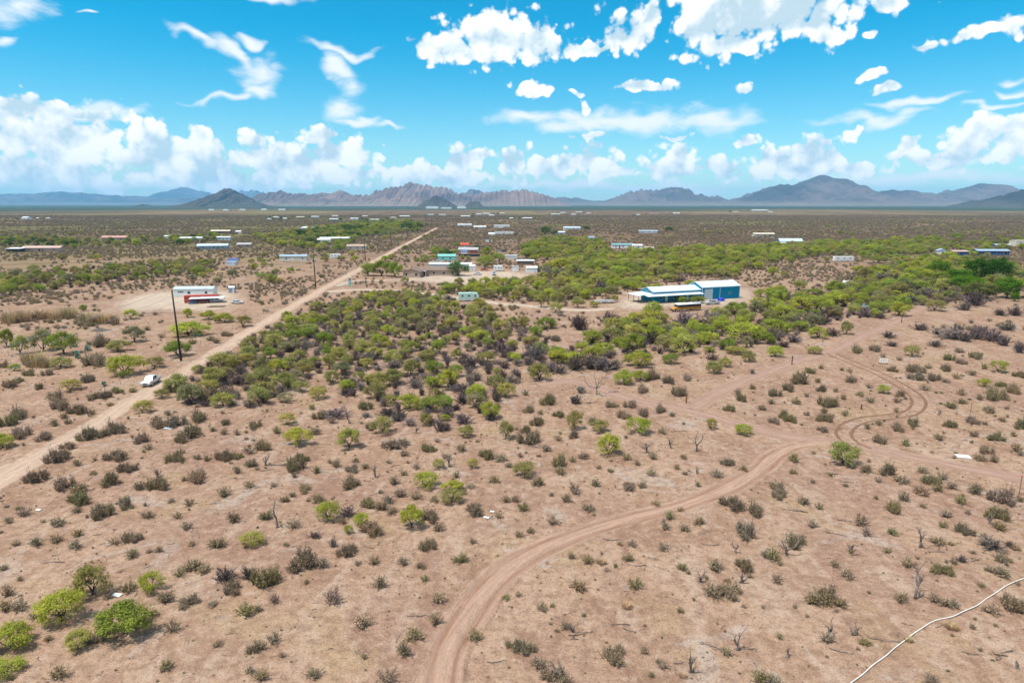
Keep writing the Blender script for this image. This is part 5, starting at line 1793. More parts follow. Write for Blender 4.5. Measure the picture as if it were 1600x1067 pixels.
def make_bush(seed, kind='creosote'):
    """bush of about 2 m across and 1.25 m high: stems and small leaves in one mesh"""
    rg = np.random.default_rng(seed)
    mb = MB()
    C, N, Ls = [], [], []
    ns = {'creosote': 30, 'mound': 38, 'dry': 30}[kind]
    TW = []
    for i in range(ns):
        an = rg.uniform(0, 6.283)
        tilt = rg.uniform(0.15, 1.05) if kind != 'mound' else rg.uniform(0.3, 1.3)
        ln = rg.uniform(0.75, 1.3) * (1.0 - 0.12 * tilt)
        d = np.array([math.sin(tilt) * math.cos(an), math.sin(tilt) * math.sin(an), math.cos(tilt)])
        b = np.array([rg.uniform(-0.16, 0.16), rg.uniform(-0.16, 0.16), -0.05])
        e = b + d * ln
        m = b + d * ln * 0.5 + np.array([0, 0, -0.04]) + rg.normal(0, 0.04, 3)
        mb.tube([tuple(b), tuple(m), tuple(e)], [0.026, 0.018, 0.009], 3, False)
        for q in range(3):
            f = b + (e - b) * rg.uniform(0.45, 0.9)
            t = f + (d * 0.25 + rand_unit(rg, 1)[0] * 0.22)
            mb.tube([tuple(f), tuple(t)], [0.013, 0.006], 3, False)
        kk = 9
        st = b + (e - b) * rg.uniform(0.1, 0.95, (kk, 1))
        dd = d * 0.5 + rand_unit(rg, kk) * 0.8
        en = st + dd * rg.uniform(0.12, 0.36, (kk, 1))
        sd = np.cross(dd, rand_unit(rg, kk))
        sd /= np.linalg.norm(sd, axis=1)[:, None] + 1e-9
        TW.append(np.stack([st - sd * 0.014, st + sd * 0.014, en], 1).reshape(-1, 3))
        k = {'creosote': 15, 'mound': 19, 'dry': 5}[kind]
        t = rg.uniform(0.35, 1.08, k) ** 0.8
        C.append(b + (e - b) * t[:, None] + rg.normal(0, 0.085, (k, 3)))
        N.append(rand_unit(rg, k) + np.array([0, 0, 0.5]))
    C = np.vstack(C)
    N = np.vstack(N)
    C[:, 2] = np.maximum(C[:, 2], 0.03)
    L = rg.uniform(0.045, 0.095, len(C))
    V, F = leaf_quads(rg, C, N, L, L * 0.55)
    v0 = np.array(mb.v)
    f3 = [f for f in mb.f if len(f) == 4]
    TW = np.vstack(TW)
    TW[:, 2] = np.maximum(TW[:, 2], 0.02)
    allV = np.vstack([v0, V, TW])
    lv = np.concatenate([np.full(len(v0), 0.5), np.repeat(rg.random(len(C)), 4), np.repeat(rg.random(len(TW) // 3), 3)])
    F2 = F + len(v0)
    F3 = np.arange(len(TW)).reshape(-1, 3) + len(v0) + len(V)
    return np_mesh('bush', allV, [np.array(f3), F2, F3], [M_STEM, M_DRYLEAF], np.concatenate([np.zeros(len(f3)), np.ones(len(F2) + len(F3))]), attrs={'lv': lv})


def make_big_bush(seed):
    """spreading bush of about 4 m across grown from several root crowns"""
    rg = np.random.default_rng(seed)
    V, F4, F3, M4, LV = [], [], [], [], []
    n0 = 0
    for i in range(5):
        b = make_bush(seed * 10 + i, ['creosote', 'mound', 'dry', 'creosote', 'mound', 'creosote'][i])
        n = len(b.vertices)
        co = np.zeros(n * 3, np.float32)
        b.vertices.foreach_get('co', co)
        co = co.reshape(-1, 3)
        an, r = 6.283 * i / 5 + rg.uniform(-0.4, 0.4), rg.uniform(0.7, 1.25) if i else 0.1
        k = rg.uniform(0.75, 1.15)
        V.append(co * np.array([k, k, k * rg.uniform(0.9, 1.3)]) + np.array([r * math.cos(an), r * math.sin(an), 0]))
        lv = np.zeros(n, np.float32)
        b.attributes['lv'].data.foreach_get('value', lv)
        LV.append(lv)
        for p in b.polygons:
            (F4 if len(p.vertices) == 4 else F3).append([v + n0 for v in p.vertices] + [p.material_index])
        n0 += n
        bpy.data.meshes.remove(b)
    F4, F3 = np.array(F4), np.array(F3)
    return np_mesh('bush', np.vstack(V), [F4[:, :4], F3[:, :3]], [M_STEM, M_DRYLEAF], np.concatenate([F4[:, 4], F3[:, 3]]), attrs={'lv': np.concatenate(LV)})


def make_thicket(seed):
    """leafless twiggy shrub, 2.4 m across, 1.7 m high"""
    rg = np.random.default_rng(seed)
    mb = MB()
    V, F, n = [], [], 0
    for i in range(34):
        an = rg.uniform(0, 6.283)
        tilt = rg.uniform(0.1, 1.15)
        ln = rg.uniform(0.9, 1.6)
        d = np.array([math.sin(tilt) * math.cos(an), math.sin(tilt) * math.sin(an), math.cos(tilt)])
        b = np.array([rg.uniform(-0.35, 0.35), rg.uniform(-0.35, 0.35), -0.05])
        e = b + d * ln
        mb.tube(limb(rg, b, e, 0.1, 3), [0.03, 0.02, 0.010], 3, False)
        k = 30
        t = rg.uniform(0.15, 1.0, (k, 1))
        st = b + (e - b) * t
        dd = d * 0.6 + rand_unit(rg, k) * 0.8
        en = st + dd * rg.uniform(0.2, 0.55, (k, 1))
        sd = np.cross(dd, rand_unit(rg, k))
        sd /= np.linalg.norm(sd, axis=1)[:, None] + 1e-9
        V.append(np.stack([st - sd * 0.027, st + sd * 0.027, en], 1).reshape(-1, 3))
    v0 = np.array(mb.v)
    f4 = np.array([f for f in mb.f if len(f) == 4])
    V = np.vstack(V)
    V[:, 2] = np.maximum(V[:, 2], 0.02)
    F3 = np.arange(len(V)).reshape(-1, 3) + len(v0)
    lv = np.concatenate([np.full(len(v0), 0.4), np.repeat(rg.random(len(V) // 3), 3)])
    return np_mesh('thicket', np.vstack([v0, V]), [f4, F3], [M_TWIG], attrs={'lv': lv})


def make_grass(seed, blades=260, spread=0.7, h=1.6):
    rg = np.random.default_rng(seed)
    r = np.sqrt(rg.random(blades)) * spread
    an = rg.uniform(0, 6.283, blades)
    b = np.stack([r * np.cos(an), r * np.sin(an), np.zeros(blades) - 0.02], 1)
    out = np.stack([np.cos(an), np.sin(an), np.zeros(blades)], 1)
    L = h * rg.uniform(0.5, 1.05, blades)
    tip = b + out * (L * rg.uniform(0.1, 0.5, blades))[:, None] + np.array([0, 0, 1]) * L[:, None]
    mid = (b + tip) / 2 + np.array([0, 0, 0.08])
    sd = np.cross(out, np.array([0, 0, 1])) * 0.02 + rand_unit(rg, blades) * 0.006
    V = np.stack([b - sd, b + sd, mid + sd * 1.2, mid - sd * 1.2, tip], 1).reshape(-1, 3)
    i = np.arange(blades)[:, None] * 5
    F4 = i + np.array([[0, 1, 2, 3]])
    F3 = i + np.array([[3, 2, 4]])
    return np_mesh('grass', V, [F4, F3], [M_DRYLEAF], attrs={'lv': np.repeat(rg.random(blades), 5)})


def make_snag(seed, H=3.0, nl=4, spread=1.0):
    """bare dead tree: trunk and crooked limbs"""
    rg = np.random.default_rng(seed)
    tr, lm = MB(), []
    top = np.array([rg.uniform(-0.25, 0.25), rg.uniform(-0.2, 0.2), H * 0.34])
    tr.tube(limb(rg, (0, 0, -0.2), top, 0.1), [0.17, 0.14, 0.12, 0.11], 7)
    for i in range(nl):
        mb = MB()
        an = 6.283 * i / nl + rg.uniform(-0.5, 0.5)
        r = H * rg.uniform(0.16, 0.42) * spread
        e = np.array([top[0] + math.cos(an) * r, top[1] + math.sin(an) * r, H * rg.uniform(0.6, 1.0)])
        pts = limb(rg, top - np.array([0, 0, 0.1]), e, 0.22, 5)
        mb.tube(pts, [0.10, 0.085, 0.07, 0.05, 0.03], 5)
        for q in range(4):
            k = rg.integers(1, 5)
            s = np.array(pts[k])
            t = s + (e - top) * rg.uniform(0.15, 0.35) + rand_unit(rg, 1)[0] * H * 0.16
            mb.tube(limb(rg, s, t, 0.15, 3), [0.045, 0.03, 0.012], 4, False)
            for w in range(2):
                t2 = t + rand_unit(rg, 1)[0] * H * 0.10 + np.array([0, 0, 0.05])
                mb.tube([tuple(t + (s - t) * rg.uniform(0, 0.4)), tuple(t2)], [0.02, 0.008], 3, False)
        lm.append(mb.mesh('limb', M_DEAD, True))
    return tr.mesh('trunk', M_DEAD, True), lm


def make_branch(seed, L=2.4):
    """fallen crooked branch lying on the ground"""
    rg = np.random.default_rng(seed)
    mb = MB()
    pts = [(-L / 2 + L * t, 0.12 * math.sin(t * 5 + rg.uniform(0, 6)), 0.06 + 0.05 * rg.random()) for t in np.linspace(0, 1, 6)]
    mb.tube(pts, [0.075, 0.07, 0.06, 0.05, 0.035, 0.02], 5)
    for q in range(5):
        k = rg.integers(1, 6)
        s = np.array(pts[k])
        t = s + np.array([rg.uniform(0.2, 0.7), rg.uniform(-0.6, 0.6), rg.uniform(0.0, 0.35)]) * L / 2.4
        mb.tube(limb(rg, s, t, 0.15, 3), [0.04, 0.028, 0.012], 4, False)
    return mb.mesh('fallen_branch', M_DEAD, True)


TREES = [make_tree(100 + i, nl=4 + i % 3, clump=0.90 + 0.07 * (i % 4), low=0.1 + 0.2 * (i % 3), dense=(1.0, 0.62, 0.85)[i % 3]) for i in range(9)]
SHADE = [make_tree(200 + i, W=6.0, H=6.6, nl=6, n_leaf=5200, clump=1.15, leaf=0.15, low=0.6) for i in range(3)]
SPIRE = make_tree(230, W=3.0, H=7.0, nl=7, n_leaf=2500, clump=1.1, leaf=0.26, low=0.8)
BUSHES = [make_bush(300 + i, ['creosote', 'dry', 'mound', 'creosote', 'dry', 'mound', 'creosote'][i]) for i in range(7)]
BIG = [make_big_bush(350 + i) for i in range(3)]
THICKETS = [make_thicket(400 + i) for i in range(5)]
GRASSES = [make_grass(500 + i) for i in range(3)]

# ------------------------------------------------------------------ plants: where they stand (read off the photograph)
# crops of the photograph: (left, top, magnification); each entry x y width [height] in magnified pixels
def rd(crop, text):
    ox, oy, k = crop
    out = []
    for e in text.split(';'):
        e = e.split()
        if not e:
            continue
        v = [float(t) for t in e if t[0].isdigit() or t[0] == '-']
        c = [t for t in e if t[0].isalpha()]
        out.append((ox + v[0] / k, oy + v[1] / k, v[2] / k, (v[3] / k if len(v) > 3 else None), c[0] if c else ''))
    return out


A1, A2, A3, A4 = (0, 767, 3.5575), (400, 767, 3.5575), (800, 767, 3.5575), (1200, 767, 3.5575)
B1, B2, B3, B4 = (0, 500, 3.9975), (400, 500, 3.9975), (800, 500, 3.9975), (1200, 500, 3.9975)
C1, C2, C3, C4 = (0, 280, 3.9975), (400, 280, 3.9975), (800, 280, 3.9975), (1200, 280, 3.9975)

# colours of crowns: l lime, y yellow-green, g fresh green, o olive, d dark green, s grey-green
T_IN = []
T_IN += rd(A1, '345 725 270 220 l;515 580 210 200 o;850 550 165 125 l;690 800 340 215 g;60 870 260 170 l;20 1020 230 120 l;440 885 150 130 y;1400 300 150 95 y')
T_IN += rd(A2, '400 165 150 135 l;585 190 95 85 l;515 240 55 55 l;865 205 150 145 l;1090 62 150 100 o')
T_IN += rd(B1, '15 800 150 110 l;440 440 160 90 y;790 335 240 140 l;970 295 140 85 o;1110 222 170 115 g;890 582 140 95 y;1010 492 110 75 o;1240 325 100 62 o;1390 300 200 130 o;1450 285 110 55 l;1560 172 110 90 o;840 135 140 115 s;740 195 160 85 o;400 215 190 170 g;270 195 150 160 s;130 215 110 130 g;40 165 100 125 g;90 322 80 55 g;380 300 140 85 o;1180 95 260 110 l;770 360 75 50 g')
T_IN += rd(B2, '45 330 110 130 s;260 250 120 80 o;300 312 130 80 o;120 135 130 85 o;190 195 110 70 s;330 85 140 75 o;232 195 120 85 s;240 392 130 95 s;280 445 110 80 o;470 392 120 95 o;390 490 140 95 y;190 512 120 75 s;540 335 130 95 s;670 192 130 85 y;770 165 140 95 l;930 182 95 75 o;970 345 115 115 o;750 420 165 115 y;860 402 150 115 o;1070 255 130 85 o;1030 152 95 65 y;1190 152 85 65 o;1250 355 110 90 g;1100 422 130 85 l;960 545 150 115 l;1080 562 165 115 g;1180 552 130 110 g;1380 492 140 110 l;1460 612 135 130 l;1390 135 165 90 l;1445 165 100 70 g;1440 272 150 95 o;1500 422 125 100 o;840 522 115 75 y;790 702 155 125 o;1060 652 100 92 o;1180 622 75 50 l;1310 722 120 85 o;270 768 180 125 l;580 792 170 140 y;200 652 130 90 y;1560 732 115 130 o;1060 1036 190 122 l;1140 922 95 75 o;1350 922 85 75 y;1230 1062 150 75 l;1590 235 60 45 l')
T_IN += rd(B3, '210 55 145 85 g;170 372 150 125 o;280 262 150 95 l;20 265 90 65 l;120 155 135 75 o;610 135 205 115 o;750 175 105 65 o;950 185 155 110 o;790 285 195 115 l;700 395 145 105 l;800 375 110 80 l;990 272 120 80 g;1210 145 180 92 l;1230 202 85 45 y;1440 135 260 150 l;1400 215 155 65 y;1260 332 115 90 o;1330 292 95 70 y;1480 262 100 80 o;790 712 195 122 l;600 842 165 150 l;550 702 135 85 o;390 684 115 140 o;1240 682 95 80 y;1445 716 115 82 l;80 972 185 112 o;850 35 290 115 l;700 60 150 90 g')
T_IN += rd(B4, '50 85 185 112 l;200 65 150 75 g;310 112 135 82 l;490 92 85 92 o;45 232 115 80 l;290 212 105 60 y;900 222 115 82 o;1440 322 130 90 y;1350 412 92 62 l;720 456 85 62 y;470 896 215 165 o')
T_IN += rd(C1, '250 706 95 62 g;100 690 115 85 g;820 872 105 72 l;520 822 55 42 g;1170 862 75 62 l;1300 872 115 65 l;1400 892 140 70 l;1520 922 125 85 o;1230 602 85 65 g;1090 592 65 45 o;1310 590 60 40 y;780 590 70 45 y;990 610 80 50 g;590 640 90 60 o;440 650 110 70 s;680 620 90 60 s')
T_IN += rd(C2, '700 602 110 95 g;780 605 155 105 g;870 612 115 105 g;1260 604 150 100 d;1430 552 135 80 g;1190 502 105 72 d;1130 480 95 72 g;1445 482 75 62 g;1520 512 95 55 g;810 512 65 38 l;935 440 50 30 g;100 385 160 60 o;280 352 80 40 d;360 350 80 35 d;520 452 90 50 g;560 322 130 45 d;640 330 120 50 d;700 335 90 45 g;760 320 100 45 g;940 320 90 60 d;1000 315 110 60 g;1380 440 40 30 d;1260 420 70 30 g')
T_IN += rd(C3, '210 345 65 55 d;265 348 50 30 d;980 324 52 28 d;465 318 50 28 d')
T_IN += rd(C3, '180 800 90 110 o;290 790 100 100 o;410 800 95 75 o;270 830 115 75 y;460 750 95 80 l;350 750 125 110 o;620 715 105 60 o;510 795 65 45 y;640 765 55 48 y;780 690 155 65 l;900 682 75 40 l;1110 662 80 40 l;1385 845 135 90 g;1160 775 105 55 g;1060 772 90 45 g;1550 735 100 60 l;560 562 130 70 l;650 582 115 70 g;300 562 145 80 l;380 542 105 60 l;800 545 110 60 y;900 600 125 70 y;1000 562 120 60 l;1070 562 150 80 l;1190 572 105 80 l;1290 522 125 70 g;1400 502 90 60 l;1160 492 80 50 g;1540 562 105 60 l;1470 562 75 50 o;700 542 105 60 y;500 625 120 70 o;600 622 110 60 y;770 625 120 60 o;870 645 100 50 y;960 640 110 60 y;700 600 110 60 l;420 690 120 80 y;540 660 120 70 o;220 720 130 70 o;60 730 140 80 o;120 650 120 60 y;1000 640 90 50 o;100 440 100 50 g;170 430 120 50 l;90 490 110 60 g;250 480 130 60 g;400 470 80 50 g')
T_IN += rd(C4, '60 740 155 90 l;200 830 185 110 l;330 820 165 110 l;420 790 175 110 l;80 875 175 110 l;560 592 105 60 l;700 592 155 70 l;690 522 115 60 g;790 522 105 60 g;930 622 185 90 l;760 682 135 70 g;700 735 115 70 g;940 702 155 80 g;680 832 125 90 g;820 852 145 100 l;1040 822 135 80 o;560 802 85 60 g;780 772 75 50 l;190 692 115 70 o;290 722 115 50 g;30 602 80 60 l;140 522 65 40 g;100 472 115 50 l;30 522 75 40 g;340 432 115 50 g;440 442 125 50 l;640 462 145 60 l;730 422 115 50 l;600 492 95 50 g;860 432 115 50 g;990 512 75 50 g;1170 372 105 40 g;1040 412 115 40 g;860 640 120 60 y;1080 640 120 70 g')
SHADE_IN = rd(C4, '1060 612 150 110 g;1180 640 190 90 g;1310 640 170 160 d;1430 640 160 160 d;1240 700 230 110 g;1490 740 170 140 g;1310 740 210 110 o;1560 640 80 60 d;1540 760 60 60 g')
SPIRE_IN = rd(C4, '1380 672 60 80 l')

# bushes
BU = []
BU += rd(A1, '440 60 150;130 135 95;45 175 75;565 140 130;690 90 105;815 150 100;430 115 70;330 185 85;200 300 85;435 248 75;320 280 75;420 318 95;45 580 95;30 660 105;110 660 125;200 705 85;640 290 85;740 278 115;735 362 85;1045 212 85;1055 80 80;1245 30 95;1300 168 95;1210 310 105;1065 300 65;990 150 70;1080 425 120;1290 570 135;1370 690 135;1215 868 62;930 1000 95;1400 905 85;330 1045 130;960 785 115;1040 640 135;920 620 115;710 560 95;560 840 125;500 850 100;1390 1015 80;600 600 60;90 300 60;20 440 60;240 170 40;880 335 50;830 340 40;950 62 60;600 100 60;30 540 50;60 1050 60;1000 470 90;1130 450 80;1180 640 60;860 700 60')
BU += rd(A2, '55 158 82;215 205 105;340 60 80;270 15 60;200 32 52;620 82 105;700 100 85;755 122 80;640 235 155;970 165 115;1020 222 85;1215 125 125;965 318 125;800 25 92;890 40 92;990 60 80;500 362 135;570 418 62;655 412 85;815 412 75;915 428 62;940 500 65;1140 388 95;1210 288 62;690 538 112;430 630 130;590 755 140;280 522 42;270 430 205;360 435 115;50 530 175 130;105 630 75;15 675 65;105 845 95;25 890 115;145 925 55;30 1050 105;320 1030 105;735 1060 145;820 905 130;870 820 115;995 738 105;1020 618 105;1215 825 95;1385 592 60;1400 865 65;1350 150 60;1390 60 70;1150 20 70;600 930 50;480 180 60;160 60 60')
BU += rd(A3, '40 250 75;105 230 52;225 182 85;65 110 85;20 62 65;300 60 85;425 108 75;355 15 75;220 28 42;800 76 62;940 110 42;1220 86 165;1360 126 125;1290 246 155;875 150 75;850 205 80;955 215 75;1040 178 75;670 305 85;845 322 95;330 372 62;420 392 95;645 384 75;1130 430 115;1290 420 125;945 432 65;575 420 42;370 540 105;690 532 115;1190 570 235 85;1405 356 75;170 658 95;940 668 62;35 578 52;300 758 75;70 892 155;565 928 165;735 886 75;840 968 85;1190 892 75;150 980 105;245 1055 205;775 1020 52;1385 1050 125;1395 640 32;600 300 40;500 350 30;1080 480 40;1320 470 50;400 690 40;1010 600 30;1290 640 40')
BU += rd(A4, '55 40 105;200 72 85;285 98 65;245 195 85;520 188 105;545 242 85;690 242 65;695 112 105;760 52 95;860 16 95;1070 66 85;1150 18 85;1300 70 155;985 142 85;975 202 65;1260 150 135;1095 240 115;1285 215 85;1200 256 45;940 298 85;660 342 65;775 420 105;955 456 135;1290 396 85;1300 474 105;1225 452 65;740 612 125;920 612 85;1000 634 125 35;145 296 135;30 366 105;50 492 105;370 412 75;440 474 105;330 616 235 125;1360 664 155;1185 540 52;1245 682 105;1150 716 32;1135 765 52;1265 752 32;325 826 100;540 842 75;65 812 52;30 1055 115;900 1062 95;940 506 32;1400 60 60;1380 330 60;1340 400 50;1390 530 40;600 40 40;860 90 40;1110 130 50;460 340 40;560 560 30;150 640 40;220 690 30;1180 890 40;830 380 40')
BU += rd(B1, '340 500 135;380 552 125;480 582 135;130 605 135;60 655 125;130 735 135;270 752 125;560 385 105;735 455 85;830 450 55;600 285 165 100;640 165 125 95;670 482 95;580 492 105;570 592 65;690 540 42;400 612 65;430 650 75;340 662 75;1150 452 135;1280 502 135;1060 452 105;1370 492 125;1440 480 110;540 745 145;730 705 135;640 730 90;420 802 105;350 885 165;200 926 115;220 1012 155;480 912 85;400 1052 135;720 872 165 100;800 946 135;680 1026 145;890 764 115;930 812 75;1000 675 135;1100 665 135;1180 738 165;1250 634 125;1130 772 95;1100 886 135;1230 872 75;1400 722 75;1390 876 125;1470 866 115;1560 834 85;1590 674 95;1410 652 85;1480 952 75;1230 1006 135;990 1046 155;1560 1046 95;1150 1000 65;580 968 52;870 1050 85;500 1066 105;1570 912 85;100 978 52;1320 130 60;1420 100 80;1010 110 60;920 60 60;560 160 60;1350 145 60;1200 150 60;300 345 80;240 430 80;60 420 90;20 300 80;110 390 80;180 350 90;1050 600 60;1330 700 60;1480 720 60;1290 880 60')
BU += rd(B2, '240 936 145;290 876 105;370 704 85;380 954 75;500 914 95;600 944 105;680 922 65;830 890 52;860 788 195 70;930 842 65;1070 814 105;1130 760 52;1280 812 85;1440 854 125;1520 876 95;600 1038 135;310 1062 95;110 1042 65;40 806 125;920 962 65;860 1016 95;1000 922 65;680 552 105;400 612 105;720 676 85;1480 1012 85;1580 916 55;130 705 85;240 980 62;460 888 52;1250 980 60;1340 1050 60;560 720 60;480 640 70;350 560 60;620 880 50;1180 860 60')
BU += rd(B3, '85 468 62;220 524 135;610 544 85;740 548 95;700 616 105;820 602 85;930 582 85;1000 608 52;940 716 85;500 652 75;290 604 85;100 576 95;150 654 105;180 590 62;880 366 115;980 392 85;1100 372 85;1040 474 105;820 452 95;1430 500 95;1350 566 85;1290 444 85;1500 338 52;300 910 105 90;300 964 95;380 736 90;80 696 90;110 764 165;50 850 65;160 1032 95;380 884 65;450 864 75;540 930 52;520 1034 85;620 948 52;870 972 85;880 872 75;720 876 75;780 908 62;730 1046 115;810 1044 85;1030 930 52;1080 966 42;1280 984 95;1160 1038 62;1340 906 105;1440 940 62;1070 868 52;390 1064 95;290 752 65;210 816 85;1560 560 60;270 130 80;50 80 70;420 160 70;30 390 70;640 470 60;1410 460 60;1500 430 50')
BU += rd(B4, '560 202 95;670 192 85;1060 160 62;1130 246 75;1210 270 75;1300 234 95;1200 200 70;260 332 75;330 308 52;100 304 52;460 318 42;510 328 52;520 386 95;310 388 52;200 394 135;630 424 52;420 448 52;330 442 85;570 470 62;370 538 135;470 494 62;640 510 75;240 478 42;180 520 62;130 442 85;20 520 62;40 472 95;240 594 62;350 580 62;400 610 52;140 634 95;90 604 85;40 644 85;340 626 115;340 694 85;480 596 75;690 650 62;620 672 75;810 684 95;900 654 95;690 758 105;860 776 75;800 568 52;810 510 75;820 472 85;780 322 75;880 368 62;930 326 125;930 374 95;1030 374 95;1110 312 85;1180 362 75;980 440 75;1110 388 52;1270 340 65;1140 544 75;1210 520 62;1205 466 75;1320 500 62;1380 574 95;1410 498 145;1530 456 115 80;1460 412 85;1570 354 95;1460 630 62;1280 642 95;1350 650 52;1135 662 85;1290 724 75;1430 750 115;1530 724 62;1570 674 115;1065 740 75;1550 816 85;1360 824 95;1320 870 85;1410 878 85;1580 840 62;160 884 95;285 836 42;160 960 62;610 946 95;740 956 135;690 1008 62;830 1012 95;970 952 85;1030 1020 135 90;1090 992 85;1060 1066 85;930 1066 62;1300 1062 95;280 1018 42;50 1066 125;1140 1052 85;1490 560 50;1000 300 60;1350 300 60;1480 500 60;720 230 50;820 250 50')

# bare, twiggy shrubs
TH = []
TH += rd(A1, '1250 500 125 90;1380 490 100 80')
TH += rd(A2, '510 140 95 75;430 320 60 60;330 262 75 40;740 60 70 50')
TH += rd(A4, '1075 400 75 45;1240 314 185 40;1340 312 70 40')
TH += rd(B1, '1480 400 160 80;1420 350 120 60;1540 390 110 60;1340 420 100 50;1500 330 100 60;1380 400 90 50')
TH += rd(B2, '720 255 115 70;600 415 125 75;180 302 115 55;800 60 135 60;1350 300 165 90;1150 690 90 100;960 650 90 60;500 605 180 40;690 600 85 40;1040 250 80 60;860 300 130 60;560 470 100 60;400 450 90 50;90 480 120 50;60 420 110 60;1290 520 110 70;1300 640 120 70;1200 560 100 60;900 600 110 60;1530 200 110 80;1380 380 100 60;1000 420 120 60;320 170 110 60;440 110 110 60;820 590 100 60;1460 90 110 50;620 250 90 50;1290 440 110 60')
TH += rd(B3, '400 305 155 105;560 305 185 105;150 245 135 120;870 145 185 100;1060 135 185 95;300 330 105 70;390 520 110 60;430 455 85 60;480 300 120 90;640 300 120 70;240 320 90 70;1180 120 110 70;960 100 110 80;100 280 90 60;700 200 80 40;1250 250 90 50')
TH += rd(B4, '750 110 105 50;770 160 95 40;950 62 105 50;1130 115 185 90;1400 130 155 90;1290 115 125 70;1570 205 95 80;1040 165 85 45;1060 90 90 50;1230 130 100 70;1480 160 110 70;1180 70 90 50;1330 80 110 60;150 140 120 60;400 100 110 60;90 170 110 50;1500 60 120 60;20 120 100 80')
TH += rd(C3, '420 940 150 110;610 900 130 80;560 700 90 70;300 640 150 90;220 620 130 80;420 620 90 70;520 560 80 50;690 560 80 50;460 540 80 50;1080 900 170 90;1250 900 190 100;870 930 150 90;780 940 110 80;940 560 70 50;1050 640 80 40')
TH += rd(C4, '740 640 180 70;560 650 120 60;1000 740 150 70;1290 790 150 100;520 740 130 70;640 700 100 60;400 860 170 80;320 900 150 90;1100 690 120 70;860 700 110 80;900 780 110 60;160 480 120 50;230 480 110 50;110 750 100 70;180 920 120 70;1230 820 130 60;1540 850 120 70;1450 850 90 50;600 860 120 70;700 870 100 50')

# tall tan grasses on the left
GR = rd(C1, '60 900 130 90;150 890 130 85;250 875 130 75;340 880 110 70;430 870 130 85;540 905 115 95;640 900 110 80;720 905 70 75') + rd(B1, '220 290 165 115;170 280 80 80;280 300 80 80') + rd(A4, '1020 762 90 18;780 830 60 15') + rd(A3, '500 400 70 16;640 640 80 16;950 1020 60 16')

# dead standing trees, stumps: base, width, height
SN = rd(A2, '118 208 60 165') + rd(A3, '985 990 70 105;1245 870 50 95;1040 498 60 60;1265 498 50 55;1250 338 30 70;245 1045 90 95;850 190 30 55;330 770 60 50') + rd(A4, '840 316 95 125;820 596 120 200;110 346 115 105;330 812 60 95;465 796 45 65;1400 994 20 45;100 918 18 55;455 326 40 35;1245 190 30 50;500 150 30 40')
SN += rd(B2, '580 642 70 100;750 972 40 95;1205 912 70 85;1000 700 40 60;60 905 40 60') + rd(B3, '530 468 150 140;840 836 100 82;1150 826 90 135;990 806 55 75;1150 960 20 35') + rd(B4, '1060 588 35 45;1000 400 30 40') + rd(B1, '975 980 50 50;1200 500 50 60;560 605 50 60;1150 775 60 45;80 650 40 50')
DW = rd(A2, '900 700 120;620 320 90;1340 950 110;410 885 40') + rd(A3, '375 790 130;600 735 110;795 378 85;1110 296 85;560 270 110;340 820 60;640 765 55;1100 850 110;1320 868 90;700 415 90;930 945 60') + rd(A4, '160 112 110;430 165 90;380 240 110;490 352 70;650 830 150;1140 905 110;1310 905 140;400 885 110;930 345 100;1160 390 90;1280 940 60;780 740 70') + rd(B4, '380 960 100;500 1010 90;1080 790 70;1230 745 70;850 805 40') + rd(B3, '500 516 85;130 790 90;940 575 70;1050 700 80;640 450 80') + rd(B2, '130 905 120;700 1000 70;860 910 80;60 940 70') + rd(A1, '300 400 110;540 245 40;950 295 40;250 270 60')
PEAR = rd(B1, '550 195 65 42;490 245 50 58;650 415 55 38;1230 105 65 35')

# ------------------------------------------------------------------ plants: planting
LEAFCOL = {'l': (0.365, 0.390, 0.065), 'y': (0.395, 0.365, 0.110), 'g': (0.260, 0.310, 0.062), 'o': (0.315, 0.300, 0.105),
           'd': (0.085, 0.150, 0.034), 's': (0.285, 0.265, 0.145)}
COLWORD = {'l': 'lime green', 'y': 'yellowish green', 'g': 'fresh green', 'o': 'olive green', 'd': 'dark green', 's': 'greyish green'}
BUSHCOL = [((0.355, 0.275, 0.160), 'olive brown'), ((0.375, 0.290, 0.215), 'greyish brown'), ((0.315, 0.275, 0.130), 'olive'), ((0.430, 0.325, 0.215), 'tan'), ((0.300, 0.240, 0.155), 'dark olive')]
TWIGCOL = [((0.175, 0.138, 0.132), 'purplish grey'), ((0.255, 0.210, 0.185), 'ash grey'), ((0.135, 0.102, 0.094), 'dark brown')]


def jit(c, s=0.14, rg=RNG):
    k = 1 + rg.uniform(-s, s)
    return tuple(float(v * k * (1 + rg.uniform(-0.06, 0.06))) for v in c)


def depress(py):
    u, f, up = px_dir(800, py)
    return math.atan2(-up, f)


def solid(px, py, wpx, hpx, dflt=0.6):
    """base pixel, width and height in pixels -> ground point, width and height in metres"""
    x, y = P(px, py)
    s = SCALE(py)
    w = wpx / s
    de = depress(py)
    if hpx is None:
        h = w * dflt
    else:
        h = (hpx / s - 0.38 * w * math.sin(de)) / math.cos(de)
        h = max(h, 0.32 * w)
    return x, y, w, h


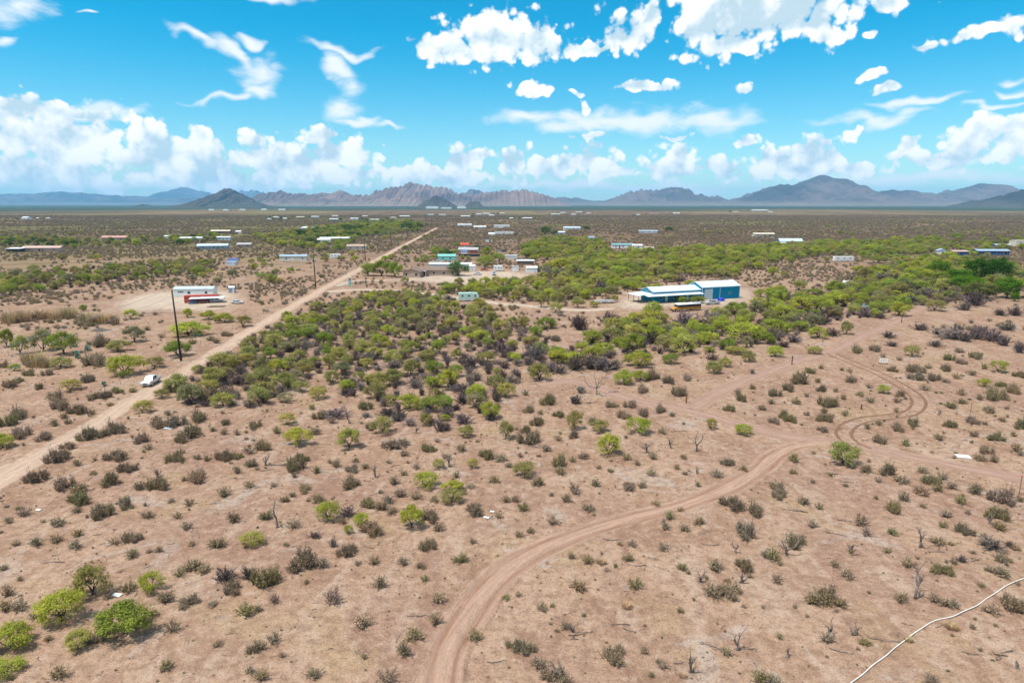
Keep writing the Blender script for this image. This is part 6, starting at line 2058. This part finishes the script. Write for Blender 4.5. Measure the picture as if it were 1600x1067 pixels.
# landmarks that the labels refer to: (pixel, phrase)
MARKS = [((231, 600), 'the white pickup truck'), ((282, 563), 'the nearest utility pole'), ((487, 453), 'the pole with a transformer'),
         ((1318, 715), 'the lone tree at the fork'), ((1460, 985), 'the white ground pipe'), ((1072, 630), 'the red post'),
         ((930, 617), 'the big dead tree'), ((1070, 460), 'the blue metal building'), ((1075, 487), 'the school bus'), ((548, 447), 'the white gate'),
         ((155, 515), 'the gravel mound'), ((310, 470), 'the red container'), ((665, 430), 'the tan ranch house'), ((1435, 630), 'the S-shaped wheel ruts'),
         ((1505, 711), 'the white panel'), ((60, 1000), 'the bottom left trees'), ((700, 1030), 'the lower rutted track'), ((905, 830), 'the middle rutted track'),
         ((1180, 740), 'the upper rutted track'), ((430, 830), 'the leaning grey snag'), ((640, 800), 'the twin lime trees'), ((130, 670), 'the lower dirt road'),
         ((1408, 500), 'the far end post'), ((1318, 405), 'the long white trailer'), ((1550, 398), 'the blue and white house'), ((1237, 569), 'the short dark post'),
         ((735, 465), 'the mint green trailer'), ((1430, 918), 'the forked dead tree'), ((1592, 765), 'the red stake'), ((1020, 950), 'the bare sand patch'),
         ((980, 385), 'the teal roofed home'), ((60, 390), 'the pinkish long house'), ((458, 405), 'the grey roofed home'), ((780, 420), 'the white sheds'),
         ((1240, 378), 'the blue gabled barn'), ((885, 358), 'the far white house'), ((560, 372), 'the long white roofed home'), ((330, 387), 'the blue grey home')]
ORD = ['first', 'second', 'third', 'fourth', 'fifth', 'sixth', 'seventh', 'eighth', 'ninth', 'tenth', 'eleventh', 'twelfth', 'thirteenth', 'fourteenth', 'fifteenth', 'sixteenth', 'seventeenth', 'eighteenth', 'nineteenth', 'twentieth'] + ['twenty-' + w for w in ['first', 'second', 'third', 'fourth', 'fifth', 'sixth', 'seventh', 'eighth', 'ninth']] + ['thirtieth']


def where(items, noun):
    """items: list of (px, py, colourword) -> one distinguishing label each"""
    groups = {}
    for i, (px, py, cw) in enumerate(items):
        best = None
        for (mx, my), ph in MARKS:
            dx, dy = px - mx, (py - my) * 1.7
            d = math.hypot(dx, dy)
            if best is None or d < best[0]:
                best = (d, dx, dy, ph)
        d, dx, dy, ph = best
        if abs(dx) > abs(dy):
            rel = 'to the left of' if dx < 0 else 'to the right of'
        else:
            rel = 'behind' if dy < 0 else 'in front of'
        groups.setdefault((cw, rel, ph), []).append((d, i))
    lab = [None] * len(items)
    for (cw, rel, ph), l in groups.items():
        l.sort()
        for k, (d, i) in enumerate(l):
            if len(l) == 1:
                lab[i] = '%s %s %s %s' % (cw, noun, rel, ph)
            else:
                lab[i] = '%s %s, %s one %s %s' % (cw, noun, ORD[min(k, len(ORD) - 1)], rel, ph)
    return lab


def scatter(name, label, cat, P3, S3, RZ, IDX, CC, colls):
    """one object for what nobody could count: a point per plant, geometry nodes put the plants there"""
    me = bpy.data.meshes.new(name)
    n = len(P3)
    me.vertices.add(n)
    me.vertices.foreach_set('co', np.asarray(P3, np.float32).ravel())
    a = me.attributes.new('scl', 'FLOAT_VECTOR', 'POINT')
    a.data.foreach_set('vector', np.asarray(S3, np.float32).ravel())
    rz = np.zeros((n, 3), np.float32)
    rz[:, 2] = RZ
    a = me.attributes.new('rot', 'FLOAT_VECTOR', 'POINT')
    a.data.foreach_set('vector', rz.ravel())
    a = me.attributes.new('idx', 'INT', 'POINT')
    a.data.foreach_set('value', np.asarray(IDX, np.int32))
    a = me.attributes.new('col', 'FLOAT_VECTOR', 'POINT')
    a.data.foreach_set('vector', np.asarray(CC, np.float32).ravel())
    me.update()
    ng = bpy.data.node_groups.new(name + '_nodes', 'GeometryNodeTree')
    ng.interface.new_socket('Geometry', in_out='INPUT', socket_type='NodeSocketGeometry')
    ng.interface.new_socket('Geometry', in_out='OUTPUT', socket_type='NodeSocketGeometry')
    gi = ng.nodes.new('NodeGroupInput')
    go = ng.nodes.new('NodeGroupOutput')
    join = ng.nodes.new('GeometryNodeJoinGeometry')

    def attr(nm, typ):
        t = ng.nodes.new('GeometryNodeInputNamedAttribute')
        t.data_type = typ
        t.inputs[0].default_value = nm
        return t.outputs[0]
    for c in colls:
        ci = ng.nodes.new('GeometryNodeCollectionInfo')
        ci.inputs[0].default_value = c
        ci.inputs[1].default_value = True
        ci.inputs[2].default_value = True
        ip = ng.nodes.new('GeometryNodeInstanceOnPoints')
        e2r = ng.nodes.new('FunctionNodeEulerToRotation')
        ng.links.new(gi.outputs[0], ip.inputs['Points'])
        ng.links.new(ci.outputs[0], ip.inputs['Instance'])
        ip.inputs['Pick Instance'].default_value = True
        ng.links.new(attr('idx', 'INT'), ip.inputs['Instance Index'])
        ng.links.new(attr('rot', 'FLOAT_VECTOR'), e2r.inputs[0])
        ng.links.new(e2r.outputs[0], ip.inputs['Rotation'])
        ng.links.new(attr('scl', 'FLOAT_VECTOR'), ip.inputs['Scale'])
        ng.links.new(ip.outputs[0], join.inputs[0])
    ng.links.new(join.outputs[0], go.inputs[0])
    o = link(name, me)
    m = o.modifiers.new('plants', 'NODES')
    m.node_group = ng
    return tag(o, label, cat, kind='stuff')


def kinds_coll(name, objs):
    c = bpy.data.collections.new(name)
    for o in objs:
        c.objects.link(o)
    return c


def poisson(poly, r, rg, tries=9):
    """random points at least r apart inside a polygon (metres)"""
    poly = np.array(poly)
    lo, hi = poly.min(0), poly.max(0)
    n = int((hi - lo).prod() / (r * r) * tries)
    n = min(n, 60000)
    pts = lo + rg.random((n, 2)) * (hi - lo)
    pts = pts[in_poly(pts[:, 0], pts[:, 1], [tuple(p) for p in poly])]
    grid = {}
    keep = []
    for p in pts:
        k = (int(p[0] // r), int(p[1] // r))
        ok = True
        for a in (-1, 0, 1):
            for b in (-1, 0, 1):
                for q in grid.get((k[0] + a, k[1] + b), ()):
                    if (q[0] - p[0]) ** 2 + (q[1] - p[1]) ** 2 < r * r:
                        ok = False
                        break
        if ok:
            grid.setdefault(k, []).append(p)
            keep.append(p)
    return np.array(keep) if keep else np.zeros((0, 2))


OCC_A = np.array(OCC, float) if OCC else np.zeros((0, 3))


def free(x, y, road_gap=0.6, extra=0.0):
    x = np.asarray(x, float)
    y = np.asarray(y, float)
    ok = road_dist(x, y) > road_gap
    for poly in PADS.values():
        ok &= ~in_poly(x, y, poly)
    for (ox, oy, r) in OCC_A:
        ok &= (x - ox) ** 2 + (y - oy) ** 2 > (r + extra) ** 2
    return ok


# ---- trees
trees = []      # x y w h colour
for (px, py, w, h, c) in T_IN:
    x, y, w, h = solid(px, py, w, h)
    trees.append((x, y, w * 1.06, h * 1.05, c))
ZONES = [  # outline, spacing, width range, colours, share of bare undergrowth
    ([(255, 602), (330, 562), (400, 522), (440, 503), (520, 474), (600, 460), (700, 458), (722, 478), (760, 482), (780, 512), (700, 520), (640, 524), (560, 545), (480, 600), (400, 635), (310, 640)], 5.2, (3.6, 6.4), 'oyoslogyo', 1.0),
    ([(700, 520), (800, 505), (860, 530), (870, 575), (800, 598), (790, 650), (700, 672), (610, 655), (520, 600), (560, 545)], 6.8, (3.4, 5.8), 'oosyolgy', 1.5),
    ([(722, 478), (690, 452), (720, 446), (850, 444), (834, 430), (842, 420), (900, 408), (950, 398), (1040, 394), (1160, 386), (1210, 386), (1290, 384), (1280, 402), (1170, 412), (1150, 434), (1060, 432), (1010, 440), (975, 452), (930, 464), (860, 473), (800, 470), (760, 476)], 6.0, (4.8, 8.8), 'llgyyoglo', 0.7),
    ([(985, 500), (1050, 494), (1130, 488), (1185, 480), (1200, 468), (1270, 462), (1330, 442), (1400, 412), (1480, 402), (1600, 424), (1600, 452), (1500, 470), (1420, 492), (1300, 502), (1200, 540), (1100, 552), (960, 556), (900, 575), (862, 556), (930, 530)], 6.0, (4.4, 8.4), 'lgyglolos', 1.2),
    ([(1190, 388), (1290, 380), (1380, 379), (1460, 374), (1490, 386), (1420, 400), (1340, 398), (1230, 398)], 7.0, (5.0, 9.0), 'lgygoo', 0.4),
    ([(0, 432), (120, 421), (260, 413), (345, 411), (330, 425), (200, 440), (90, 452), (0, 466)], 7.5, (4.5, 8.0), 'oosgyo', 1.0),
    ([(400, 372), (470, 362), (560, 347), (640, 346), (655, 362), (560, 371), (545, 388), (500, 394), (425, 384)], 11.0, (6.0, 11.0), 'gogdoly', 0.5),
    ([(812, 388), (860, 372), (935, 377), (955, 394), (910, 404), (830, 407)], 7.5, (5.0, 8.5), 'lgygo', 0.3),
    ([(0, 374), (100, 374), (160, 379), (240, 378), (330, 368), (360, 372), (300, 383), (230, 384), (110, 390), (0, 386)], 13.0, (6.0, 10.0), 'ogdol', 0.4),
    ([(1400, 384), (1460, 378), (1600, 374), (1600, 392), (1500, 404), (1440, 404)], 12.0, (5.0, 9.0), 'oglo', 0.4),
]
rgz = np.random.default_rng(77)
under = []
placed = np.array([(t[0], t[1], t[2]) for t in trees])
for zi, (poly, sp, (w0, w1), cols, dk) in enumerate(ZONES):
    wp = [P(a, b) for a, b in poly]
    pts = poisson(wp, sp, rgz)
    if len(pts) == 0:
        continue
    ok = free(pts[:, 0], pts[:, 1], 1.6, 1.5)
    for p in pts[ok]:
        if np.min((placed[:, 0] - p[0]) ** 2 + (placed[:, 1] - p[1]) ** 2 - (0.36 * placed[:, 2] + sp * 0.25) ** 2) < 0:
            continue
        w = rgz.uniform(w0, w1) * (0.8 if rgz.random() < 0.3 else 1.0)
        trees.append((p[0], p[1], w, w * rgz.uniform(0.55, 0.82), cols[rgz.integers(0, len(cols))]))
    pts = poisson(wp, sp * 0.62 / math.sqrt(max(dk, 0.3)), rgz)
    ok = free(pts[:, 0], pts[:, 1], 0.8, 0.5)
    for p in pts[ok]:
        under.append((p[0], p[1], rgz.uniform(1.6, 3.4), rgz.uniform(1.0, 2.1)))
# scattered trees of the wide plain
yy = 330 + 1500 * rgz.random(4200) ** 1.25
xx = rgz.uniform(-0.8, 0.8, 4200) * yy
ok = free(xx, yy, 3, 4) & (vnoise(xx, yy * 2.2, 130.0, 21) + 0.5 * vnoise(xx, yy, 40.0, 22) > rgz.uniform(0.0, 1.3, 4200))
for x, y in zip(xx[ok], yy[ok]):
    w = rgz.uniform(3.5, 7.5)
    trees.append((x, y, w, w * rgz.uniform(0.5, 0.75), 'ooosgly'[rgz.integers(0, 7)]))

for (px, py, w, hgt, wc, rc, lb) in FAR:      # shade trees beside the far homes
    for k in range(2):
        x, y = P(px + R.choice([-1, 1]) * (w * 0.5 + R.uniform(1, 6)), py + R.uniform(-0.6, 0.4))
        w2 = R.uniform(5, 9)
        trees.append((x, y, w2, w2 * 0.75, R.choice('dgdo')))
trees = [t for t in trees if t[1] > 20]
vis = sorted(range(len(trees)), key=lambda i: -trees[i][2] / math.hypot(trees[i][1], CAM_H))
ind, rest = vis[:300], vis[300:]
lab = where([(*to_px(trees[i][0], trees[i][1]), COLWORD[trees[i][4]]) for i in ind], 'mesquite tree')
proto_t, proto_c = {}, {}
for k, i in enumerate(ind):
    x, y, w, h, c = trees[i]
    v = k % len(TREES)
    r = empty('mesquite_tree', (x, y, float(gh(x, y))), R.uniform(0, 6.28))
    r.scale = (w / 6.0, w / 6.0, h / 4.2)
    tag(r, lab[k], 'tree', 'mesquite trees scattered over the scrubland')
    t = link('trunk', TREES[v][0], r)
    cr = link('crown', TREES[v][1], r)
    cr['col'] = jit(LEAFCOL[c])
    proto_t.setdefault(v, t)
    proto_c.setdefault(v, cr)
nv = len(TREES)
kt = kinds_coll('tree_trunk_kinds', [proto_t[v] for v in range(nv)])
kc = kinds_coll('tree_crown_kinds', [proto_c[v] for v in range(nv)])
T = np.array([(trees[i][0], trees[i][1], trees[i][2], trees[i][3]) for i in rest])
n = len(T)
scatter('distant_woodland', 'olive and green trees merging into groves across the far plain', 'trees',
        np.stack([T[:, 0], T[:, 1], gh(T[:, 0], T[:, 1])], 1), np.stack([T[:, 2] / 6, T[:, 2] / 6, T[:, 3] / 4.2], 1),
        RNG.uniform(0, 6.28, n), RNG.integers(0, nv, n), np.array([jit(LEAFCOL[trees[i][4]]) for i in rest]), [kt, kc])

# big shade trees by the house at the right and one spire-shaped tree among them
for k, (px, py, w, h, c) in enumerate(SHADE_IN):
    x, y, w, h = solid(px, py, w, h)
    r = empty('shade_tree', (x, y, float(gh(x, y))), k * 1.3)
    r.scale = (w / 6.0, w / 6.0, h * 1.1 / 6.6)
    names = ['fresh green leafy tree at the left end of the tall grove', 'broad green tree below the dark roofed trailer', 'tallest dark green tree left of the blue house grove gap',
             'tall dark green tree right of the spire shaped tree', 'wide grey green tree in front of the tall dark trees', 'round rich green tree at the right of the grove',
             'dull olive tree lowest in front of the tall grove', 'small dark green tree at the right picture edge', 'small round green shrub tree below the right grove']
    tag(r, names[k], 'tree', 'tall shade trees by the blue house')
    link('trunk', SHADE[k % 3][0], r)
    cr = link('crown', SHADE[k % 3][1], r)
    cr['col'] = jit({'d': (0.055, 0.135, 0.016), 'g': (0.115, 0.215, 0.020), 'o': (0.165, 0.190, 0.055)}[c], 0.06)
for (px, py, w, h, c) in SPIRE_IN:
    x, y, w, h = solid(px, py, w, h)
    r = empty('spire_tree', (x, y, float(gh(x, y))))
    r.scale = (w / 3.0, w / 3.0, h * 1.15 / 7.0)
    tag(r, 'narrow pointed bright green tree between the two tall dark trees', 'tree')
    link('trunk', SPIRE[0], r)
    link('crown', SPIRE[1], r)['col'] = (0.160, 0.260, 0.020)

# ---- bushes
bushes = []
for (px, py, w, h, c) in BU:
    x, y, w, h = solid(px, py, w * 1.08, h * 1.05 if h else None, R.uniform(0.46, 0.66))
    bushes.append((x, y, w, h, R.choices([0, 1, 2, 3, 4], [5, 4, 3, 2, 3])[0]))
bushes = [b for b, f in zip(bushes, free([b[0] for b in bushes], [b[1] for b in bushes], -1.2, -0.8)) if f]
vis = sorted(range(len(bushes)), key=lambda i: -bushes[i][2] / math.hypot(bushes[i][1], CAM_H))
ind, rest = vis[:300], vis[300:]
lab = where([(*to_px(bushes[i][0], bushes[i][1]), BUSHCOL[bushes[i][4]][1]) for i in ind], 'creosote bush')
proto_b = {}
for k, i in enumerate(ind):
    x, y, w, h, c = bushes[i]
    big = w > 2.5
    v = k % len(BUSHES)
    o = link('creosote_bush', BIG[k % 3] if big else BUSHES[v])
    o.location = (x, y, float(gh(x, y)))
    o.rotation_euler = (0, 0, R.uniform(0, 6.28))
    o.scale = (w / 4.0, w / 4.0, h / 1.5) if big else (w / 2.0, w / 2.0, h / 1.2)
    o['col'] = jit(BUSHCOL[c][0])
    tag(o, lab[k], 'bush', 'low bushes dotted over the sand')
    if not big:
        proto_b.setdefault(v, o)
kb = kinds_coll('bush_kinds', [proto_b[v] for v in range(len(BUSHES))])

pts, scl, cols = [], [], []
for i in rest:
    x, y, w, h, c = bushes[i]
    pts.append((x, y))
    scl.append((w / 2, w / 2, h / 1.2))
    cols.append(jit(BUSHCOL[c][0]))


def clumpy(x, y):
    return 0.55 * vnoise(x, y, 34.0, 1) + 0.40 * vnoise(x, y, 11.0, 2) + 0.3 * vnoise(x, y, 110.0, 3)


rgb = np.random.default_rng(5)
# young and half-buried bushes between the large ones in the foreground
n = 2600
y = 46 + 175 * rgb.random(n) ** 0.7
x = rgb.uniform(-0.86, 0.86, n) * (y + 12)
ok = free(x, y, 0.5) & (rgb.random(n) < 0.42 + 0.45 * clumpy(x, y))
for a, b in zip(x[ok], y[ok]):
    w = rgb.uniform(0.35, 1.05)
    pts.append((a, b))
    scl.append((w / 2, w / 2, w * rgb.uniform(0.4, 0.7) / 1.2))
    cols.append(jit(BUSHCOL[rgb.integers(0, 5)][0], 0.2))
n = 9000
y = 46 + 130 * rgb.random(n) ** 0.8
x = rgb.uniform(-0.86, 0.86, n) * (y + 12)
ok = free(x, y, 0.2) & (rgb.random(n) < 0.5 + 0.6 * clumpy(x * 3, y * 3))
for a, b in zip(x[ok], y[ok]):
    w = rgb.uniform(0.10, 0.38)
    pts.append((a, b))
    scl.append((w / 2, w / 2, w * rgb.uniform(0.35, 0.7) / 1.2))
    cols.append(jit(BUSHCOL[rgb.integers(0, 5)][0], 0.25))
# the open scrub behind
for (y0, y1, dens, w0, w1) in [(205, 420, 0.075, 1.1, 2.7), (420, 800, 0.042, 1.5, 3.4), (800, 2300, 0.0125, 2.4, 5.0)]:
    area = 0.83 * (y1 * y1 - y0 * y0)
    n = int(area * dens * 1.6)
    y = np.sqrt(y0 * y0 + (y1 * y1 - y0 * y0) * rgb.random(n))
    x = rgb.uniform(-0.83, 0.83, n) * y
    ok = free(x, y, 1.0, 0.5) & (rgb.random(n) < 0.50 + 1.05 * clumpy(x * (1 if y0 < 700 else 0.4), y * (1 if y0 < 700 else 0.4)) + (0.3 if y0 > 400 else 0.0) - np.clip(1.6 * vnoise(x, y * 2.4, 150.0, 31), 0, 1) * (0.45 if y0 > 400 else 0.25))
    m = int(ok.sum())
    w = rgb.uniform(w0, w1, m)
    h = w * rgb.uniform(0.45, 0.7, m)
    pts += list(zip(x[ok], y[ok]))
    scl += list(zip(w / 2, w / 2, h / 1.2))
    ci = rgb.choice(5, m, p=[0.32, 0.34, 0.10, 0.14, 0.10])
    cols += [tuple(np.array(BUSHCOL[c][0]) * rgb.uniform(0.8, 1.2)) for c in ci]
pts = np.array(pts)
n = len(pts)
scatter('desert_scrub', 'brown and olive low scrub covering the open plain', 'scrub', np.column_stack([pts, gh(pts[:, 0], pts[:, 1])]), scl,
        RNG.uniform(0, 6.28, n), RNG.integers(0, len(BUSHES), n), cols, [kb])

# ---- leafless shrubs
th = []
for (px, py, w, h, c) in TH:
    x, y, w, h = solid(px, py, w, h)
    th.append((x, y, max(w, 1.0), max(h, 0.7), 0))
for u in under:
    th.append((*u, 0))
th = [(a, b, w, h, R.choices([0, 1, 2], [5, 2, 4])[0]) for (a, b, w, h, _), f in zip(th, free([t[0] for t in th], [t[1] for t in th], 0.0, -0.5)) if f]
vis = sorted(range(len(th)), key=lambda i: -th[i][2] / math.hypot(th[i][1], CAM_H))
ind, rest = vis[:300], vis[300:]
lab = where([(*to_px(th[i][0], th[i][1]), TWIGCOL[th[i][4]][1]) for i in ind], 'leafless shrub')
proto_b = {}
for k, i in enumerate(ind):
    x, y, w, h, c = th[i]
    v = k % len(THICKETS)
    o = link('leafless_shrub', THICKETS[v])
    o.location = (x, y, float(gh(x, y)))
    o.rotation_euler = (0, 0, R.uniform(0, 6.28))
    o.scale = (w / 2.3, w / 2.3, h / 1.6)
    o['col'] = jit(TWIGCOL[c][0])
    tag(o, lab[k], 'shrub', 'bare twiggy shrubs among the trees')
    proto_b.setdefault(v, o)
kb = kinds_coll('shrub_kinds', [proto_b[v] for v in range(len(THICKETS))])
if rest:
    n = len(rest)
    T = np.array([th[i] for i in rest])
    scatter('bare_undergrowth', 'dark bare undergrowth between the far mesquite trees', 'undergrowth', np.column_stack([T[:, :2], gh(T[:, 0], T[:, 1])]),
            np.column_stack([T[:, 2] / 2.3, T[:, 2] / 2.3, T[:, 3] / 1.6]), RNG.uniform(0, 6.28, n), RNG.integers(0, len(THICKETS), n), np.array([jit(TWIGCOL[int(c)][0]) for c in T[:, 4]]), [kb])

# ---- tall tan grass
items = []
for (px, py, w, h, c) in GR:
    items.append((px, py, 'straw coloured'))
lab = where(items, 'grass clump')
for k, (px, py, w, h, c) in enumerate(GR):
    x, y, w, h = solid(px, py, w, h)
    o = link('grass_clump', GRASSES[k % 3])
    o.location = (x, y, float(gh(x, y)))
    o.rotation_euler = (0, 0, k * 1.1)
    o.scale = (w / 2.2, w / 2.2, max(h, 0.35) / 1.6)
    o['col'] = jit((0.46, 0.345, 0.195), 0.1)
    tag(o, lab[k], 'grass', 'clumps of tall dry grass')

# ---- dead trees, fallen branches
lab = where([(s[0], s[1], 'bare grey') for s in SN], 'dead tree')
for k, (px, py, w, h, c) in enumerate(SN):
    x, y, w, h = solid(px, py, w, h)
    s = SCALE(py)
    hh = max(0.8, h * 1.05)
    nl = 2 if w / hh < 0.5 else (3 if w / hh < 0.8 else 5)
    tr, lm = make_snag(600 + k, hh, nl, min(1.9, max(0.45, w / hh * 1.3)))
    r = empty('dead_tree', (x, y, float(gh(x, y))), R.uniform(0, 6.28))
    tag(r, lab[k], 'dead tree', 'bare dead trees standing in the scrub')
    link('trunk', tr, r)
    for m in lm:
        link('limb', m, r)
BR = [make_branch(700 + i, 2.4) for i in range(6)]
lab = where([(s[0], s[1], 'weathered') for s in DW], 'fallen branch')
for k, (px, py, w, h, c) in enumerate(DW):
    x, y, w, h = solid(px, py, w, 20)
    o = link('fallen_branch', BR[k % 6])
    o.location = (x, y, float(gh(x, y)))
    o.rotation_euler = (0, 0, R.uniform(-0.6, 0.6) + (3.14 if k % 2 else 0))
    o.scale = (w / 2.4, w / 2.4 * 0.9, max(0.7, w / 2.6))
    tag(o, lab[k], 'branch', 'dead branches lying on the sand')
kbr = kinds_coll('branch_kinds', [o for o in COL.objects if o.name.startswith('fallen_branch')][:6])
n = 2600
y = 44 + 150 * RNG.random(n) ** 0.75
x = RNG.uniform(-0.88, 0.88, n) * (y + 12)
ok = free(x, y, 0.3)
x, y = x[ok], y[ok]
n = len(x)
s = RNG.uniform(0.12, 0.42, n)
scatter('ground_litter', 'small broken sticks littering the foreground sand', 'sticks', np.column_stack([x, y, gh(x, y)]), np.column_stack([s, s, s]), RNG.uniform(0, 6.28, n), RNG.integers(0, 6, n), np.full((n, 3), 0.2), [kbr])

# ---- prickly pears
M_PEAR = mat_plain('prickly_pear_skin', (0.130, 0.220, 0.150), 0.6, grime=0.2, scale=3)
PLAB = ['blue green prickly pear beside the brown bushes under the wires', 'dark green prickly pear left of and below the larger one', 'yellowish prickly pear left of the white pickup truck', 'pale prickly pear behind the nearest utility pole']
for k, (px, py, w, h, c) in enumerate(PEAR):
    x, y, w, h = solid(px, py, w, h)
    rg = np.random.default_rng(800 + k)
    r = empty('prickly_pear', (x, y, float(gh(x, y))))
    tag(r, PLAB[k], 'cactus', 'prickly pear cacti by the dirt road')
    for q in range(16):
        tier = 0 if q < 6 else (1 if q < 12 else 2)
        an = rg.uniform(0, 6.28)
        rr = w * 0.36 * rg.random() ** 0.6 * (1 - 0.2 * tier)
        c = np.array([rr * math.cos(an), rr * math.sin(an), 0.22 + tier * h * 0.3])
        a = np.array([math.cos(an + 1.4), math.sin(an + 1.4), 0])
        b = np.array([0.25 * math.cos(an), 0.25 * math.sin(an), 1.0])
        b /= np.linalg.norm(b)
        nn = np.cross(a, b)
        mb = MB()
        R0 = max(0.24, h * 0.24) * rg.uniform(0.8, 1.15)
        ring = 10
        for sgn in (-1, 1):
            for i in range(ring):
                t = 6.283 * i / ring
                mb.v.append(tuple(c + a * math.cos(t) * R0 * 0.75 + b * math.sin(t) * R0 + nn * 0.03 * sgn))
        mb.f.append(tuple(range(ring)))
        mb.f.append(tuple(range(2 * ring - 1, ring - 1, -1)))
        for i in range(ring):
            j = (i + 1) % ring
            mb.f.append((i, ring + i, ring + j, j))
        mb.build('pad', M_PEAR, r)

# ------------------------------------------------------------------ haze
def build_haze():
    m = bpy.data.materials.new('desert_haze')
    m.use_nodes = True
    nt = NT(m.node_tree)
    nt.n.clear()
    out = nt.node('ShaderNodeOutputMaterial')
    v = nt.node('ShaderNodeVolumePrincipled')
    v.inputs['Color'].default_value = (0.26, 0.64, 1.0, 1)
    v.inputs['Density'].default_value = HAZE
    v.inputs['Anisotropy'].default_value = 0.0
    nt.l.new(v.outputs[0], out.inputs['Volume'])
    mb = MB()
    mb.box((0, 14750, 0), (62000, 34500, 1))
    vs = [(x, y, -12.0 if z < 0 else 680.0) for x, y, z in mb.v]
    mb.v = vs
    o = mb.build('haze', m)
    tag(o, kind='stuff')


HAZE = 3.9e-5
build_haze()
